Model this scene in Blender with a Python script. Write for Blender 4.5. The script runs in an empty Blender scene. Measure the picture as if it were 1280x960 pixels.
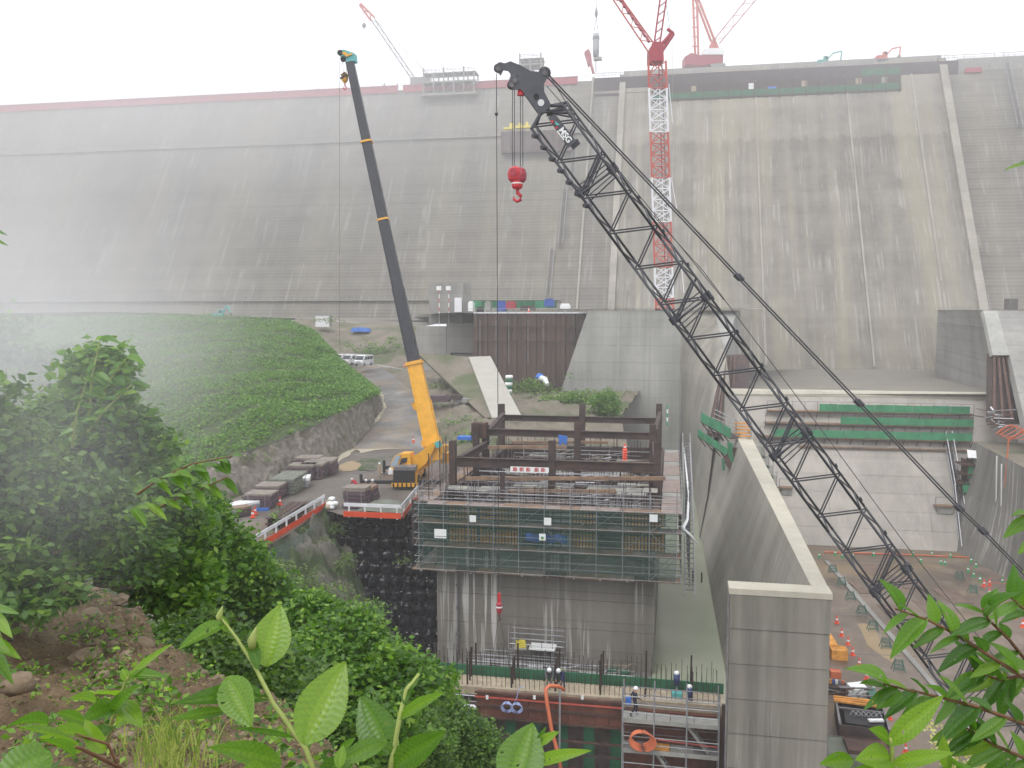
import bpy, math, random
import numpy as np
from mathutils import Vector, Matrix
R = math.radians
random.seed(7)
rng = np.random.default_rng(7)
S = bpy.context.scene
COL = S.collection

# ---------------------------------------------------------------- camera
FPX = 1080.0                      # focal length in photograph pixels (1280 wide)
PITCH = math.atan(85 / FPX)       # looking slightly down: horizon at y = 395
YAW = math.atan(200 / FPX)        # +Y (across the dam axis) lies right of the view axis
cam_d = bpy.data.cameras.new('camera'); cam = bpy.data.objects.new('camera', cam_d); COL.objects.link(cam)
cam_d.sensor_width = 36; cam_d.lens = 36 * FPX / 1280; cam_d.clip_start = .05; cam_d.clip_end = 6000
cam.rotation_euler = (math.pi / 2 - PITCH, 0, YAW)
S.camera = cam
# ---------------------------------------------------------------- sky, sun, exposure
W = bpy.data.worlds.new('World'); S.world = W; W.use_nodes = True
nt = W.node_tree; nt.nodes.clear()
sky = nt.nodes.new('ShaderNodeTexSky'); sky.sky_type = 'NISHITA'; sky.sun_disc = False
SUN_EL, SUN_AZ = R(58), R(200)
sky.sun_elevation = SUN_EL; sky.sun_rotation = SUN_AZ; sky.air_density = 1.0; sky.dust_density = 4.0
hs = nt.nodes.new('ShaderNodeHueSaturation'); hs.inputs['Saturation'].default_value = .12
mixw = nt.nodes.new('ShaderNodeMix'); mixw.data_type = 'RGBA'; mixw.inputs['Factor'].default_value = .8
mixw.inputs['B'].default_value = (12.0, 12.05, 12.45, 1)     # the even white of the cloud layer
bg = nt.nodes.new('ShaderNodeBackground'); bg.inputs['Strength'].default_value = .1
wo = nt.nodes.new('ShaderNodeOutputWorld')
nt.links.new(sky.outputs[0], hs.inputs['Color']); nt.links.new(hs.outputs[0], mixw.inputs['A'])
nt.links.new(mixw.outputs['Result'], bg.inputs['Color']); nt.links.new(bg.outputs[0], wo.inputs['Surface'])
sun_d = bpy.data.lights.new('sun', 'SUN'); sun_d.energy = .9; sun_d.angle = R(25); sun_d.color = (1, .97, .92)
sun = bpy.data.objects.new('sun', sun_d); COL.objects.link(sun)
sdir = Vector((math.sin(SUN_AZ) * math.cos(SUN_EL), math.cos(SUN_AZ) * math.cos(SUN_EL), math.sin(SUN_EL)))
sun.rotation_euler = sdir.to_track_quat('Z', 'Y').to_euler(); sun.location = (0, 0, 60)
S.view_settings.view_transform = 'Standard'; S.view_settings.look = 'None'
S.view_settings.exposure = .46; S.view_settings.gamma = 1
cy = S.cycles
cy.max_bounces = 8; cy.volume_bounces = 2; cy.transparent_max_bounces = 12; cy.diffuse_bounces = 3
cy.use_denoising = True
try: cy.denoiser = 'OPENIMAGEDENOISE'
except Exception: pass
cy.use_adaptive_sampling = True; cy.adaptive_threshold = .02
cy.volume_step_rate = 4; cy.volume_max_steps = 48

# ---------------------------------------------------------------- unprojection: a pixel of the photograph + a real distance = a place
FH = Vector((-math.sin(YAW), math.cos(YAW), 0)); RT = Vector((math.cos(YAW), math.sin(YAW), 0))
FW = FH * math.cos(PITCH) - Vector((0, 0, math.sin(PITCH)))
UP = FH * math.sin(PITCH) + Vector((0, 0, math.cos(PITCH)))
def ray(px, py): return FW + RT * ((px - 640) / FPX) - UP * ((py - 480) / FPX)
def D(px, py, d): r = ray(px, py); return r * (d / r.dot(FH))
def G(px, py, z): r = ray(px, py); return r * (z / r.z)
def V(px, py, Y): r = ray(px, py); return r * (Y / r.y)
def PJ(p):
    q = Vector(p); w = q.dot(FW); return 640 + FPX * q.dot(RT) / w, 480 - FPX * q.dot(UP) / w, w

# ---------------------------------------------------------------- materials
def _n(nt, t, **k):
    n = nt.nodes.new(t)
    for a, b in k.items():
        if hasattr(n, a): setattr(n, a, b)
        else: n.inputs[a].default_value = b
    return n
def _m(nt, op, a, b=None, c=None):
    n = nt.nodes.new('ShaderNodeMath'); n.operation = op
    for i, v in enumerate((a, b, c)):
        if v is None: continue
        if isinstance(v, (int, float)): n.inputs[i].default_value = v
        else: nt.links.new(v, n.inputs[i])
    return n.outputs[0]
def _pos(nt, scale=(1, 1, 1), local=False):
    if local: o = nt.nodes.new('ShaderNodeTexCoord').outputs['Object']
    else: o = nt.nodes.new('ShaderNodeNewGeometry').outputs['Position']
    if scale == (1, 1, 1): return o
    v = nt.nodes.new('ShaderNodeVectorMath'); v.operation = 'MULTIPLY'; v.inputs[1].default_value = scale
    nt.links.new(o, v.inputs[0]); return v.outputs[0]
def _noise(nt, scale, sc3=(1, 1, 1), detail=4, rough=.6, local=False):
    n = _n(nt, 'ShaderNodeTexNoise'); n.inputs['Scale'].default_value = scale
    n.inputs['Detail'].default_value = detail; n.inputs['Roughness'].default_value = rough
    nt.links.new(_pos(nt, sc3, local), n.inputs['Vector']); return n.outputs['Fac']
def _ramp(nt, fac, stops):
    r = nt.nodes.new('ShaderNodeValToRGB'); e = r.color_ramp.elements
    while len(e) < len(stops): e.new(.5)
    for i, (p, c) in enumerate(stops):
        e[i].position = p; e[i].color = (*c, 1) if len(c) == 3 else c
    nt.links.new(fac, r.inputs[0]); return r.outputs[0]
def _mix(nt, fac, a, b, mode='MIX'):
    n = nt.nodes.new('ShaderNodeMix'); n.data_type = 'RGBA'; n.blend_type = mode
    if isinstance(fac, (int, float)): n.inputs['Factor'].default_value = fac
    else: nt.links.new(fac, n.inputs['Factor'])
    for k, v in (('A', a), ('B', b)):
        if isinstance(v, tuple): n.inputs[k].default_value = (*v[:3], 1)
        else: nt.links.new(v, n.inputs[k])
    return n.outputs['Result']
def _gray(nt, f):
    c = nt.nodes.new('ShaderNodeCombineColor')
    for i in range(3): nt.links.new(f, c.inputs[i])
    return c.outputs[0]
def _start(name):
    m = bpy.data.materials.new(name); m.use_nodes = True; nt = m.node_tree
    return m, nt, nt.nodes['Principled BSDF']
def _fin(nt, b, col, rough, bump=None, bs=.02, metal=0, spec=None):
    if isinstance(col, tuple): b.inputs['Base Color'].default_value = (*col, 1)
    else: nt.links.new(col, b.inputs['Base Color'])
    if isinstance(rough, (int, float)): b.inputs['Roughness'].default_value = rough
    else: nt.links.new(rough, b.inputs['Roughness'])
    b.inputs['Metallic'].default_value = metal
    if spec is not None: b.inputs['Specular IOR Level'].default_value = spec
    if bump is not None:
        bn = nt.nodes.new('ShaderNodeBump'); bn.inputs['Strength'].default_value = .6; bn.inputs['Distance'].default_value = bs
        nt.links.new(bump, bn.inputs['Height']); nt.links.new(bn.outputs[0], b.inputs['Normal'])
MATS = {}
def paint(name, c, rough=.5, var=.25, scale=1.5, metal=0, dirt=None, sc3=(1, 1, 1), local=False):
    """a coloured surface with uneven wear"""
    if name in MATS: return MATS[name]
    m, nt, b = _start(name)
    f = _noise(nt, scale, sc3, 5, .65, local)
    lo = tuple(x * (1 - var) for x in c); hi = tuple(min(1, x * (1 + var)) for x in c)
    col = _ramp(nt, f, [(.3, lo), (.7, hi)])
    if dirt:
        g = _noise(nt, scale * .37, sc3, 6, .7, local)
        col = _mix(nt, _ramp(nt, g, [(.5, (0, 0, 0)), (.66, (1, 1, 1))]), col, dirt)
    _fin(nt, b, col, rough, metal=metal); MATS[name] = m; return m
def concrete(name, c, lift=1.5, ax=(1, .7), off=0., streak=.5, light=.0, jx=None, dark=None, lw=None, rough=.8, fine=1., bandvar=.12, line=.25, yellow=0.):
    """board-marked concrete: lift bands, run-down streaks, lime bleeds, blotches (all in world metres)"""
    m, nt, b = _start(name)
    sep = nt.nodes.new('ShaderNodeSeparateXYZ'); nt.links.new(_pos(nt), sep.inputs[0])
    X, Y, Z = sep.outputs
    XY = _m(nt, 'ADD', X, _m(nt, 'MULTIPLY', Y, .6))
    blot = _noise(nt, .12, (1, 1, 1), 6, .65)
    st = _noise(nt, 1.1 * fine, (*ax, .05), 5, .62)
    st2 = _noise(nt, .28 * fine, (*ax, .06), 4, .6)
    st3 = _noise(nt, 3.2 * fine, (*ax, .03), 3, .6)
    v = _m(nt, 'ADD', 1., _m(nt, 'MULTIPLY', _m(nt, 'SUBTRACT', blot, .5), .9))
    v = _m(nt, 'ADD', v, _m(nt, 'MULTIPLY', _m(nt, 'SUBTRACT', st, .5), streak * 1.5))
    v = _m(nt, 'ADD', v, _m(nt, 'MULTIPLY', _m(nt, 'SUBTRACT', st2, .5), streak * 2.))
    zl = _m(nt, 'DIVIDE', _m(nt, 'ADD', Z, 200. + off), lift)
    band = nt.nodes.new('ShaderNodeTexWhiteNoise'); band.noise_dimensions = '1D'
    nt.links.new(_m(nt, 'FLOOR', zl), band.inputs['W'])
    v = _m(nt, 'ADD', v, _m(nt, 'MULTIPLY', _m(nt, 'SUBTRACT', band.outputs['Value'], .5), bandvar))
    fr = _m(nt, 'FRACT', zl)
    ln = _m(nt, 'LESS_THAN', fr, lw or (.035 if lift > 1 else .06))
    v = _m(nt, 'SUBTRACT', v, _m(nt, 'MULTIPLY', ln, line))
    if jx:
        fx = _m(nt, 'FRACT', _m(nt, 'DIVIDE', _m(nt, 'ADD', XY, 500.), jx))
        v = _m(nt, 'SUBTRACT', v, _m(nt, 'MULTIPLY', _m(nt, 'LESS_THAN', fx, .12 / jx), .3))
    if dark:   # damp, algae-darkened lower part with a ragged upper limit
        zz = _m(nt, 'ADD', Z, _m(nt, 'MULTIPLY', _m(nt, 'SUBTRACT', st, .5), dark[1]))
        v = _m(nt, 'SUBTRACT', v, _m(nt, 'MULTIPLY', _m(nt, 'LESS_THAN', zz, dark[0]), dark[2]))
    v = _m(nt, 'MAXIMUM', v, .25)
    col = _mix(nt, 1., c, _gray(nt, v), 'MULTIPLY')
    if yellow:
        col = _mix(nt, _m(nt, 'MULTIPLY', _ramp(nt, st2, [(.45, (0, 0, 0)), (.62, (1, 1, 1))]), yellow), col, (.30, .27, .17))
    if light:
        gate = _noise(nt, .22, (1, .7, .5), 3, .5)
        a = _m(nt, 'MULTIPLY', _ramp(nt, st3, [(.53, (0, 0, 0)), (.6, (1, 1, 1))]), _ramp(nt, gate, [(.45, (0, 0, 0)), (.6, (1, 1, 1))]))
        col = _mix(nt, _m(nt, 'MULTIPLY', a, light), col, (.55, .54, .52))
    _fin(nt, b, col, rough, bump=_m(nt, 'ADD', _noise(nt, 6, (1, 1, .2), 5, .6), _m(nt, 'MULTIPLY', fr, .6)), bs=.03)
    MATS[name] = m; return m
def soil(name, stops, scale=.5, rough=.9, bump=.1, bscale=3., wet=None, sc3=(1, 1, 1), second=None):
    m, nt, b = _start(name)
    f = _m(nt, 'ADD', _m(nt, 'MULTIPLY', _noise(nt, scale, sc3, 7, .68), .6), _m(nt, 'MULTIPLY', _noise(nt, scale * 9, sc3, 5, .7), .4))
    col = _ramp(nt, f, stops)
    if second:
        c2, s2, lo, hi = second
        col = _mix(nt, _ramp(nt, _noise(nt, s2, (1, 1, 1), 5, .6), [(lo, (0, 0, 0)), (hi, (1, 1, 1))]), col, c2)
    r = rough
    if wet:
        w = _ramp(nt, _noise(nt, wet[0], (1, 1, 1), 4, .6), [(.42, (0, 0, 0)), (.6, (1, 1, 1))])
        r = _m(nt, 'SUBTRACT', rough, _m(nt, 'MULTIPLY', w, wet[1]))
        col = _mix(nt, w, col, _mix(nt, 1., col, (.6, .56, .52), 'MULTIPLY'))
    _fin(nt, b, col, r, bump=_noise(nt, bscale, (1, 1, 1), 8, .72), bs=bump)
    MATS[name] = m; return m
def leaf_mat(name, dark, mid, lite, trans=.35, rough=.45):
    m, nt, b = _start(name)
    a = nt.nodes.new('ShaderNodeAttribute'); a.attribute_name = 'rnd'
    oi = nt.nodes.new('ShaderNodeObjectInfo')
    sp = _ramp(nt, _noise(nt, 60., (1, 1, 1), 4, .7), [(.62, (0, 0, 0)), (.7, (1, 1, 1))]) if 'fg' in name else None
    col = _ramp(nt, _m(nt, 'ADD', a.outputs['Fac'], _m(nt, 'MULTIPLY', _m(nt, 'SUBTRACT', oi.outputs['Random'], .5), .7 if 'fg' in name else 0.)), [(0., dark), (.5, mid), (1., lite)])
    if sp is not None: col = _mix(nt, _m(nt, 'MULTIPLY', sp, .35), col, (.25, .24, .06))
    _fin(nt, b, col, rough)
    t = nt.nodes.new('ShaderNodeBsdfTranslucent'); nt.links.new(_mix(nt, 1., col, (1.5, 1.7, .7), 'MULTIPLY'), t.inputs[0])
    mx = nt.nodes.new('ShaderNodeMixShader'); mx.inputs[0].default_value = trans
    nt.links.new(b.outputs[0], mx.inputs[1]); nt.links.new(t.outputs[0], mx.inputs[2])
    out = mx.outputs[0]
    if name.startswith('leaf_fg'):   # insect holes
        hole = _ramp(nt, _noise(nt, 75., (1, 1, 1), 1, .5), [(.735, (0, 0, 0)), (.75, (1, 1, 1))])
        tr = nt.nodes.new('ShaderNodeBsdfTransparent'); m2 = nt.nodes.new('ShaderNodeMixShader'); nt.links.new(hole, m2.inputs[0])
        nt.links.new(out, m2.inputs[1]); nt.links.new(tr.outputs[0], m2.inputs[2]); out = m2.outputs[0]
    nt.links.new(out, nt.nodes['Material Output'].inputs['Surface'])
    MATS[name] = m; return m
def net_mat(name, c, alpha):
    """fine safety netting: threads with open meshes between"""
    m, nt, b = _start(name)
    f = _noise(nt, 1.2, (1, 1, 1), 5, .7)
    _fin(nt, b, _ramp(nt, f, [(.3, tuple(x * .6 for x in c)), (.7, tuple(x * 1.4 for x in c))]), .7)
    t = nt.nodes.new('ShaderNodeBsdfTransparent'); mx = nt.nodes.new('ShaderNodeMixShader')
    nt.links.new(_m(nt, 'ADD', alpha - .15, _m(nt, 'MULTIPLY', _noise(nt, .9, (1, 1, 1), 3, .6), .3)), mx.inputs[0])
    nt.links.new(t.outputs[0], mx.inputs[1]); nt.links.new(b.outputs[0], mx.inputs[2])
    nt.links.new(mx.outputs[0], nt.nodes['Material Output'].inputs['Surface'])
    MATS[name] = m; return m

M = {}
M['dam'] = concrete('dam_face', (.175, .163, .142), lift=1.1, ax=(1, 0), off=.1, streak=.14, bandvar=.2, line=-.22, lw=.22, fine=.22, light=.22, yellow=.2, dark=(50, 40, .10))
M['spill'] = concrete('spillway_face', (.24, .222, .19), lift=1.5, ax=(1, 0), streak=.42, bandvar=.10, line=.03, fine=.42, yellow=.4, light=.3, dark=(57, 7, .18))
M['damtrim'] = concrete('dam_trim', (.31, .29, .25), lift=3., streak=.3, fine=.5)
M['block'] = concrete('block_face', (.34, .34, .32), lift=1.5, streak=.28, bandvar=.07, line=.05, fine=1.4, light=.1)
M['wall'] = concrete('wall_face', (.19, .18, .155), lift=1.95, off=.2, ax=(1, .1), streak=.65, bandvar=.16, line=.1, fine=1.5, light=.2)
M['flare'] = concrete('flare_face', (.29, .272, .235), lift=1.5, ax=(.25, .7), streak=.45, bandvar=.16, line=.14, fine=1., light=.15)
M['pierc'] = concrete('pier_face', (.20, .185, .165), lift=2.2, off=.6, streak=.5, bandvar=.12, line=.2, fine=1.0, light=1.)
M['coping'] = concrete('coping', (.42, .40, .33), lift=30, streak=.2, line=0, fine=2)
M['subdam'] = concrete('subdam_face', (.37, .345, .31), lift=2.0, streak=.3, bandvar=.1, line=.1, fine=.7, light=.25)
M['greyc'] = concrete('grey_concrete', (.27, .265, .25), lift=1.8, streak=.3, fine=.8)
M['darkc'] = concrete('dark_concrete', (.14, .135, .125), lift=1.8, streak=.3, fine=.8)
M['slab'] = soil('slab', [(.3, (.34, .33, .29)), (.7, (.46, .45, .40))], .5, bump=.01)
M['steel'] = paint('crane_steel', (.028, .030, .040), .4, .3, 2)
M['steelg'] = paint('crane_plate', (.060, .063, .078), .45, .25, 1.2)
M['rope'] = paint('wire_rope', (.05, .05, .055), .5)
M['rust'] = paint('rusty_steel', (.085, .042, .030), .8, .4, 1.2, dirt=(.05, .035, .03))
M['rustd'] = paint('dark_rusty_steel', (.055, .036, .034), .75, .4, .9, dirt=(.09, .055, .04))
M['rustpile'] = paint('sheet_pile_steel', (.10, .062, .050), .85, .3, .6, dirt=(.06, .045, .042), sc3=(1, 1, .25))
M['redform'] = paint('red_formwork', (.13, .045, .028), .7, .35, 1., dirt=(.055, .03, .022), sc3=(1, 1, .5))
M['yellow'] = paint('yellow_paint', (.80, .40, .03), .35, .12, 1.5)
M['grey'] = paint('galvanised_pipe', (.33, .34, .36), .45, .2, 3, metal=.3)
M['greyd'] = paint('worn_pipe', (.20, .19, .20), .5, .3, 2.3, metal=.2)
M['white'] = paint('white_paint', (.75, .76, .80), .45, .08)
M['whiteb'] = paint('white_board', (.8, .82, .82), .6, .05)
M['red'] = paint('red_paint', (.55, .025, .035), .4, .15)
M['orangered'] = paint('orange_board', (.72, .075, .02), .55, .15, 1.)
M['cone'] = paint('cone_orange', (.75, .085, .035), .5, .1)
M['cgreen'] = paint('cone_green', (.03, .30, .10), .5, .1)
M['tealg'] = paint('barricade_green', (.035, .13, .10), .6, .2)
M['crred'] = paint('tower_crane_red', (.50, .10, .075), .5, .2, .7)
M['crredd'] = paint('deep_red_paint', (.34, .03, .05), .5, .2)
M['pinkred'] = paint('parapet_red', (.36, .07, .09), .7, .25, .5)
M['timber'] = paint('scaffold_board', (.24, .155, .10), .8, .35, 2., dirt=(.15, .11, .09))
M['timberl'] = paint('pale_board', (.36, .30, .22), .8, .25, 2.)
M['ply'] = paint('orange_formply', (.62, .28, .05), .7, .35, 1.5)
M['plygrey'] = paint('grey_panel', (.28, .28, .26), .8, .25, 1.)
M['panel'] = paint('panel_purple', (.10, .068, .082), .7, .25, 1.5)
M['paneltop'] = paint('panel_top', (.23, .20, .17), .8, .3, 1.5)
M['olive'] = paint('tarp_grey_green', (.15, .165, .13), .8, .3, 1.2)
M['bluetarp'] = paint('blue_tarp', (.04, .16, .55), .6, .25, 1.5)
M['blue'] = paint('blue_paint', (.03, .08, .35), .5, .2)
M['navy'] = paint('navy_paint', (.02, .04, .13), .5, .2)
M['teal'] = paint('teal_paint', (.10, .42, .42), .5, .15)
M['tealx'] = paint('excavator_teal', (.05, .35, .33), .5, .15)
M['exred'] = paint('excavator_red', (.55, .09, .05), .5, .15)
M['black'] = paint('black_rubber', (.015, .015, .018), .6, .3)
M['bag'] = paint('black_bag', (.008, .008, .012), .22, .5, 2.)
M['glass'] = paint('dark_glass', (.03, .04, .05), .1, .2)
M['glassl'] = paint('cab_glass', (.35, .42, .48), .12, .1)
M['carwhite'] = paint('van_white', (.78, .79, .82), .25, .04)
M['cloth'] = paint('navy_clothes', (.018, .02, .04), .9, .3, 5)
M['clothred'] = paint('red_clothes', (.35, .02, .03), .9, .3, 5)
M['clothgrey'] = paint('grey_clothes', (.12, .13, .14), .9, .3, 5)
M['skin'] = paint('skin', (.45, .27, .19), .6, .05)
M['vest'] = paint('yellow_vest', (.55, .70, .05), .7, .1)
M['rebar'] = paint('rebar', (.035, .022, .018), .8, .3)
M['hose'] = paint('orange_hose', (.60, .16, .07), .5, .15)
M['hoseb'] = paint('blue_hose', (.30, .36, .60), .5, .15)
M['netg'] = net_mat('green_net', (.02, .10, .075), .19)
M['netgreen'] = paint('bright_green_net', (.045, .24, .115), .8, .25, .8)
M['netdeep'] = paint('deep_green_net', (.02, .13, .06), .8, .3, .8)
M['yelbox'] = paint('yellow_machine', (.75, .62, .08), .5, .15)
M['wornb'] = paint('worn_board', (.27, .215, .19), .8, .25, 2.5)
M['bark'] = paint('bark', (.10, .075, .05), .9, .3, 8)
M['twig'] = paint('reddish_twig', (.16, .075, .035), .7, .2, 30)
M['stem'] = paint('green_stem', (.28, .34, .09), .6, .15, 30)
M['bud'] = paint('pale_flower', (.55, .52, .22), .8, .2, 30)
M['stone'] = soil('stone', [(.3, (.13, .095, .06)), (.55, (.23, .175, .115)), (.75, (.34, .28, .20))], 2.5, bump=.02, bscale=14)
M['fgsoil'] = soil('fg_soil', [(.3, (.065, .042, .022)), (.5, (.155, .105, .056)), (.7, (.31, .225, .13))], 4.0, bump=.12, bscale=9)
M['yardm'] = soil('yard_gravel', [(.3, (.10, .092, .085)), (.5, (.16, .145, .13)), (.72, (.25, .235, .21))], .3, bump=.03, wet=(.12, .35), second=((.16, .115, .085), .07, .48, .6))
M['roadm'] = soil('road_gravel', [(.32, (.10, .10, .10)), (.5, (.19, .19, .19)), (.66, (.30, .295, .285))], .3, bump=.05, wet=(.2, .3), second=((.25, .205, .155), .12, .45, .58))
M['dirt'] = soil('dirt_bank', [(.3, (.10, .085, .065)), (.5, (.18, .155, .12)), (.72, (.26, .235, .19))], .25, bump=.12, second=((.085, .105, .045), .1, .48, .62))
M['rockm'] = soil('rock_cut', [(.34, (.055, .048, .04)), (.5, (.165, .148, .122)), (.64, (.30, .275, .235))], 1.1, bump=.6, bscale=1.8, second=((.10, .10, .055), .25, .52, .62))
M['cliff'] = soil('cliff_rock', [(.32, (.05, .048, .038)), (.5, (.13, .122, .098)), (.66, (.26, .245, .20))], 1.4, bump=.5, bscale=2.2, second=((.055, .085, .03), .3, .48, .58))
M['floor'] = soil('basin_floor', [(.3, (.125, .098, .078)), (.5, (.185, .145, .115)), (.72, (.30, .25, .20))], .35, rough=.62, bump=.015, wet=(.16, .32), second=((.23, .165, .095), .09, .52, .64))
M['ramps'] = soil('wet_sand', [(.3, (.26, .19, .11)), (.7, (.36, .28, .17))], .8, bump=.02)
M['pale'] = soil('pale_gravel', [(.3, (.33, .29, .21)), (.7, (.5, .46, .36))], .8, bump=.03)
M['terr'] = soil('terrace_soil', [(.3, (.13, .12, .10)), (.5, (.19, .175, .15)), (.72, (.25, .24, .21))], .1, bump=.05)
M['hillm'] = soil('hill_soil', [(.3, (.035, .06, .02)), (.55, (.06, .09, .03)), (.75, (.12, .12, .06))], .6, bump=.2)
M['apronm'] = soil('apron_ground', [(.3, (.16, .15, .13)), (.5, (.21, .195, .165)), (.72, (.26, .245, .205))], .12, bump=.03)
M['underl'] = soil('undergrowth_soil', [(.3, (.02, .028, .012)), (.6, (.045, .055, .022)), (.8, (.10, .08, .05))], .8, bump=.1)
M['lf_hill'] = leaf_mat('leaf_hill', (.04, .11, .018), (.105, .235, .032), (.24, .39, .065), .25, .7)
M['lf_hill2'] = leaf_mat('leaf_yellowgreen', (.07, .13, .03), (.12, .20, .045), (.20, .27, .07), .2, .7)
M['lf_bush'] = leaf_mat('leaf_bush', (.03, .085, .012), (.095, .215, .022), (.26, .42, .05), .35, .45)
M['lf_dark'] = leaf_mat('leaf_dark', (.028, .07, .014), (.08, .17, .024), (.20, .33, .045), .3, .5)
M['lf_fg'] = leaf_mat('leaf_fg', (.045, .12, .015), (.11, .235, .022), (.24, .38, .045), .42, .3)
M['grass'] = leaf_mat('grass_blade', (.10, .16, .03), (.20, .27, .05), (.36, .38, .12), .3, .6)
m, nt_, b_ = _start('pool_water')
_fin(nt_, b_, _ramp(nt_, _noise(nt_, .15, (1, 1, 1), 4, .5), [(.3, (.28, .31, .22)), (.7, (.35, .38, .28))]), .14, bump=_noise(nt_, 5, (1, 1, 1), 3, .5), bs=.003)
M['water'] = m

# ---------------------------------------------------------------- mesh building
def tag(o, label=None, cat=None, group=None, kind=None):
    if label: o['label'] = label
    if cat: o['category'] = cat
    if group: o['group'] = group
    if kind: o['kind'] = kind
    return o
def empty(name, loc, label, cat, group=None):
    o = bpy.data.objects.new(name, None); COL.objects.link(o); o.location = loc; o.empty_display_size = .3
    return tag(o, label, cat, group)
def link(name, me, parent=None, mw=None):
    o = bpy.data.objects.new(name, me); COL.objects.link(o)
    if mw is not None: o.matrix_basis = mw
    if parent is not None:
        o.parent = parent
        o.matrix_parent_inverse = parent.matrix_basis.inverted()
    return o
class MB:
    def __init__(s): s.v = []; s.f = []
    def add(s, vs, fs):
        n = len(s.v); s.v += [tuple(v) for v in vs]; s.f += [tuple(i + n for i in f) for f in fs]; return s
    def box(s, c, sz, rz=0., rx=0.):
        x, y, z = (q / 2 for q in sz); m = Matrix.Translation(Vector(c)) @ Matrix.Rotation(rz, 4, 'Z') @ Matrix.Rotation(rx, 4, 'X')
        vs = [m @ Vector((a, b, d)) for d in (-z, z) for a, b in ((-x, -y), (x, -y), (x, y), (-x, y))]
        return s.add(vs, [(3, 2, 1, 0), (4, 5, 6, 7), (0, 1, 5, 4), (1, 2, 6, 5), (2, 3, 7, 6), (3, 0, 4, 7)])
    def bb(s, x0, x1, y0, y1, z0, z1): return s.box(((x0 + x1) / 2, (y0 + y1) / 2, (z0 + z1) / 2), (abs(x1 - x0), abs(y1 - y0), abs(z1 - z0)))
    def beam(s, a, b, w, h, upv=(0, 0, 1)):
        a, b = Vector(a), Vector(b); d = (b - a).normalized(); u = Vector(upv)
        if abs(d.dot(u)) > .95: u = Vector((0, 1, 0))
        sd = d.cross(u).normalized() * (w / 2); up = sd.cross(d).normalized() * (h / 2)
        vs = [p + q for p in (a, b) for q in (-sd - up, sd - up, sd + up, -sd + up)]
        return s.add(vs, [(0, 1, 2, 3), (7, 6, 5, 4), (0, 4, 5, 1), (1, 5, 6, 2), (2, 6, 7, 3), (3, 7, 4, 0)])
    def ibeam(s, a, b, w, h):
        a, b = Vector(a), Vector(b); t = w * .12
        up = Vector((0, 0, 1)) if abs((b - a).normalized().z) < .9 else Vector((0, 1, 0))
        s.beam(a + up * (h / 2 - t / 2), b + up * (h / 2 - t / 2), w, t, up); s.beam(a - up * (h / 2 - t / 2), b - up * (h / 2 - t / 2), w, t, up)
        return s.beam(a, b, t, h - 2 * t, up)
    def tube(s, pts, r, n=6, cap=True):
        pts = [Vector(p) for p in pts]; k = len(pts); rs = r if isinstance(r, (list, tuple)) else [r] * k
        d0 = (pts[-1] - pts[0]).normalized() if (pts[-1] - pts[0]).length > 1e-6 else Vector((0, 0, 1))
        ref = Vector((0, 0, 1)) if abs(d0.z) < .9 else Vector((1, 0, 0)); vs = []; fs = []
        for i in range(k):
            d = (pts[min(i + 1, k - 1)] - pts[max(i - 1, 0)]).normalized(); a = d.cross(ref)
            if a.length < 1e-4: a = d.cross(Vector((0, 1, .3)))
            a.normalize(); b = d.cross(a)
            vs += [pts[i] + (a * math.cos(t) + b * math.sin(t)) * rs[i] for t in (2 * math.pi * j / n for j in range(n))]
        for i in range(k - 1):
            for j in range(n): fs.append((i * n + j, i * n + (j + 1) % n, (i + 1) * n + (j + 1) % n, (i + 1) * n + j))
        if cap: fs += [tuple(range(n))[::-1], tuple(range((k - 1) * n, k * n))]
        return s.add(vs, fs)
    def lathe(s, c, prof, n=10):
        c = Vector(c); vs = [c + Vector((r * math.cos(2 * math.pi * j / n), r * math.sin(2 * math.pi * j / n), z)) for r, z in prof for j in range(n)]
        fs = [(i * n + j, i * n + (j + 1) % n, (i + 1) * n + (j + 1) % n, (i + 1) * n + j) for i in range(len(prof) - 1) for j in range(n)]
        fs += [tuple(range(n))[::-1], tuple(range((len(prof) - 1) * n, len(prof) * n))]
        return s.add(vs, fs)
    def prism(s, poly, off):
        """closed polygon (3D points) pushed along off"""
        p = [Vector(q) for q in poly]; n = len(p); off = Vector(off)
        return s.add(p + [q + off for q in p], [tuple(range(n)), tuple(range(2 * n - 1, n - 1, -1))] + [(i, i + n, (i + 1) % n + n, (i + 1) % n) for i in range(n)])
    def quad(s, a, b, c, d): return s.add([a, b, c, d], [(0, 1, 2, 3)])
    def mesh(s, name, mat, smooth=False):
        me = bpy.data.meshes.new(name); me.from_pydata(s.v, [], s.f)
        for m_ in (mat if isinstance(mat, (list, tuple)) else [mat]): me.materials.append(m_)
        if smooth: me.polygons.foreach_set('use_smooth', [True] * len(me.polygons))
        me.update(); return me
    def build(s, name, mat, parent=None, smooth=False, mw=None, fix=False):
        me = s.mesh(name, mat, smooth)
        if fix:
            import bmesh
            bm = bmesh.new(); bm.from_mesh(me); bmesh.ops.recalc_face_normals(bm, faces=bm.faces); bm.to_mesh(me); bm.free()
        return link(name, me, parent, mw)
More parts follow.
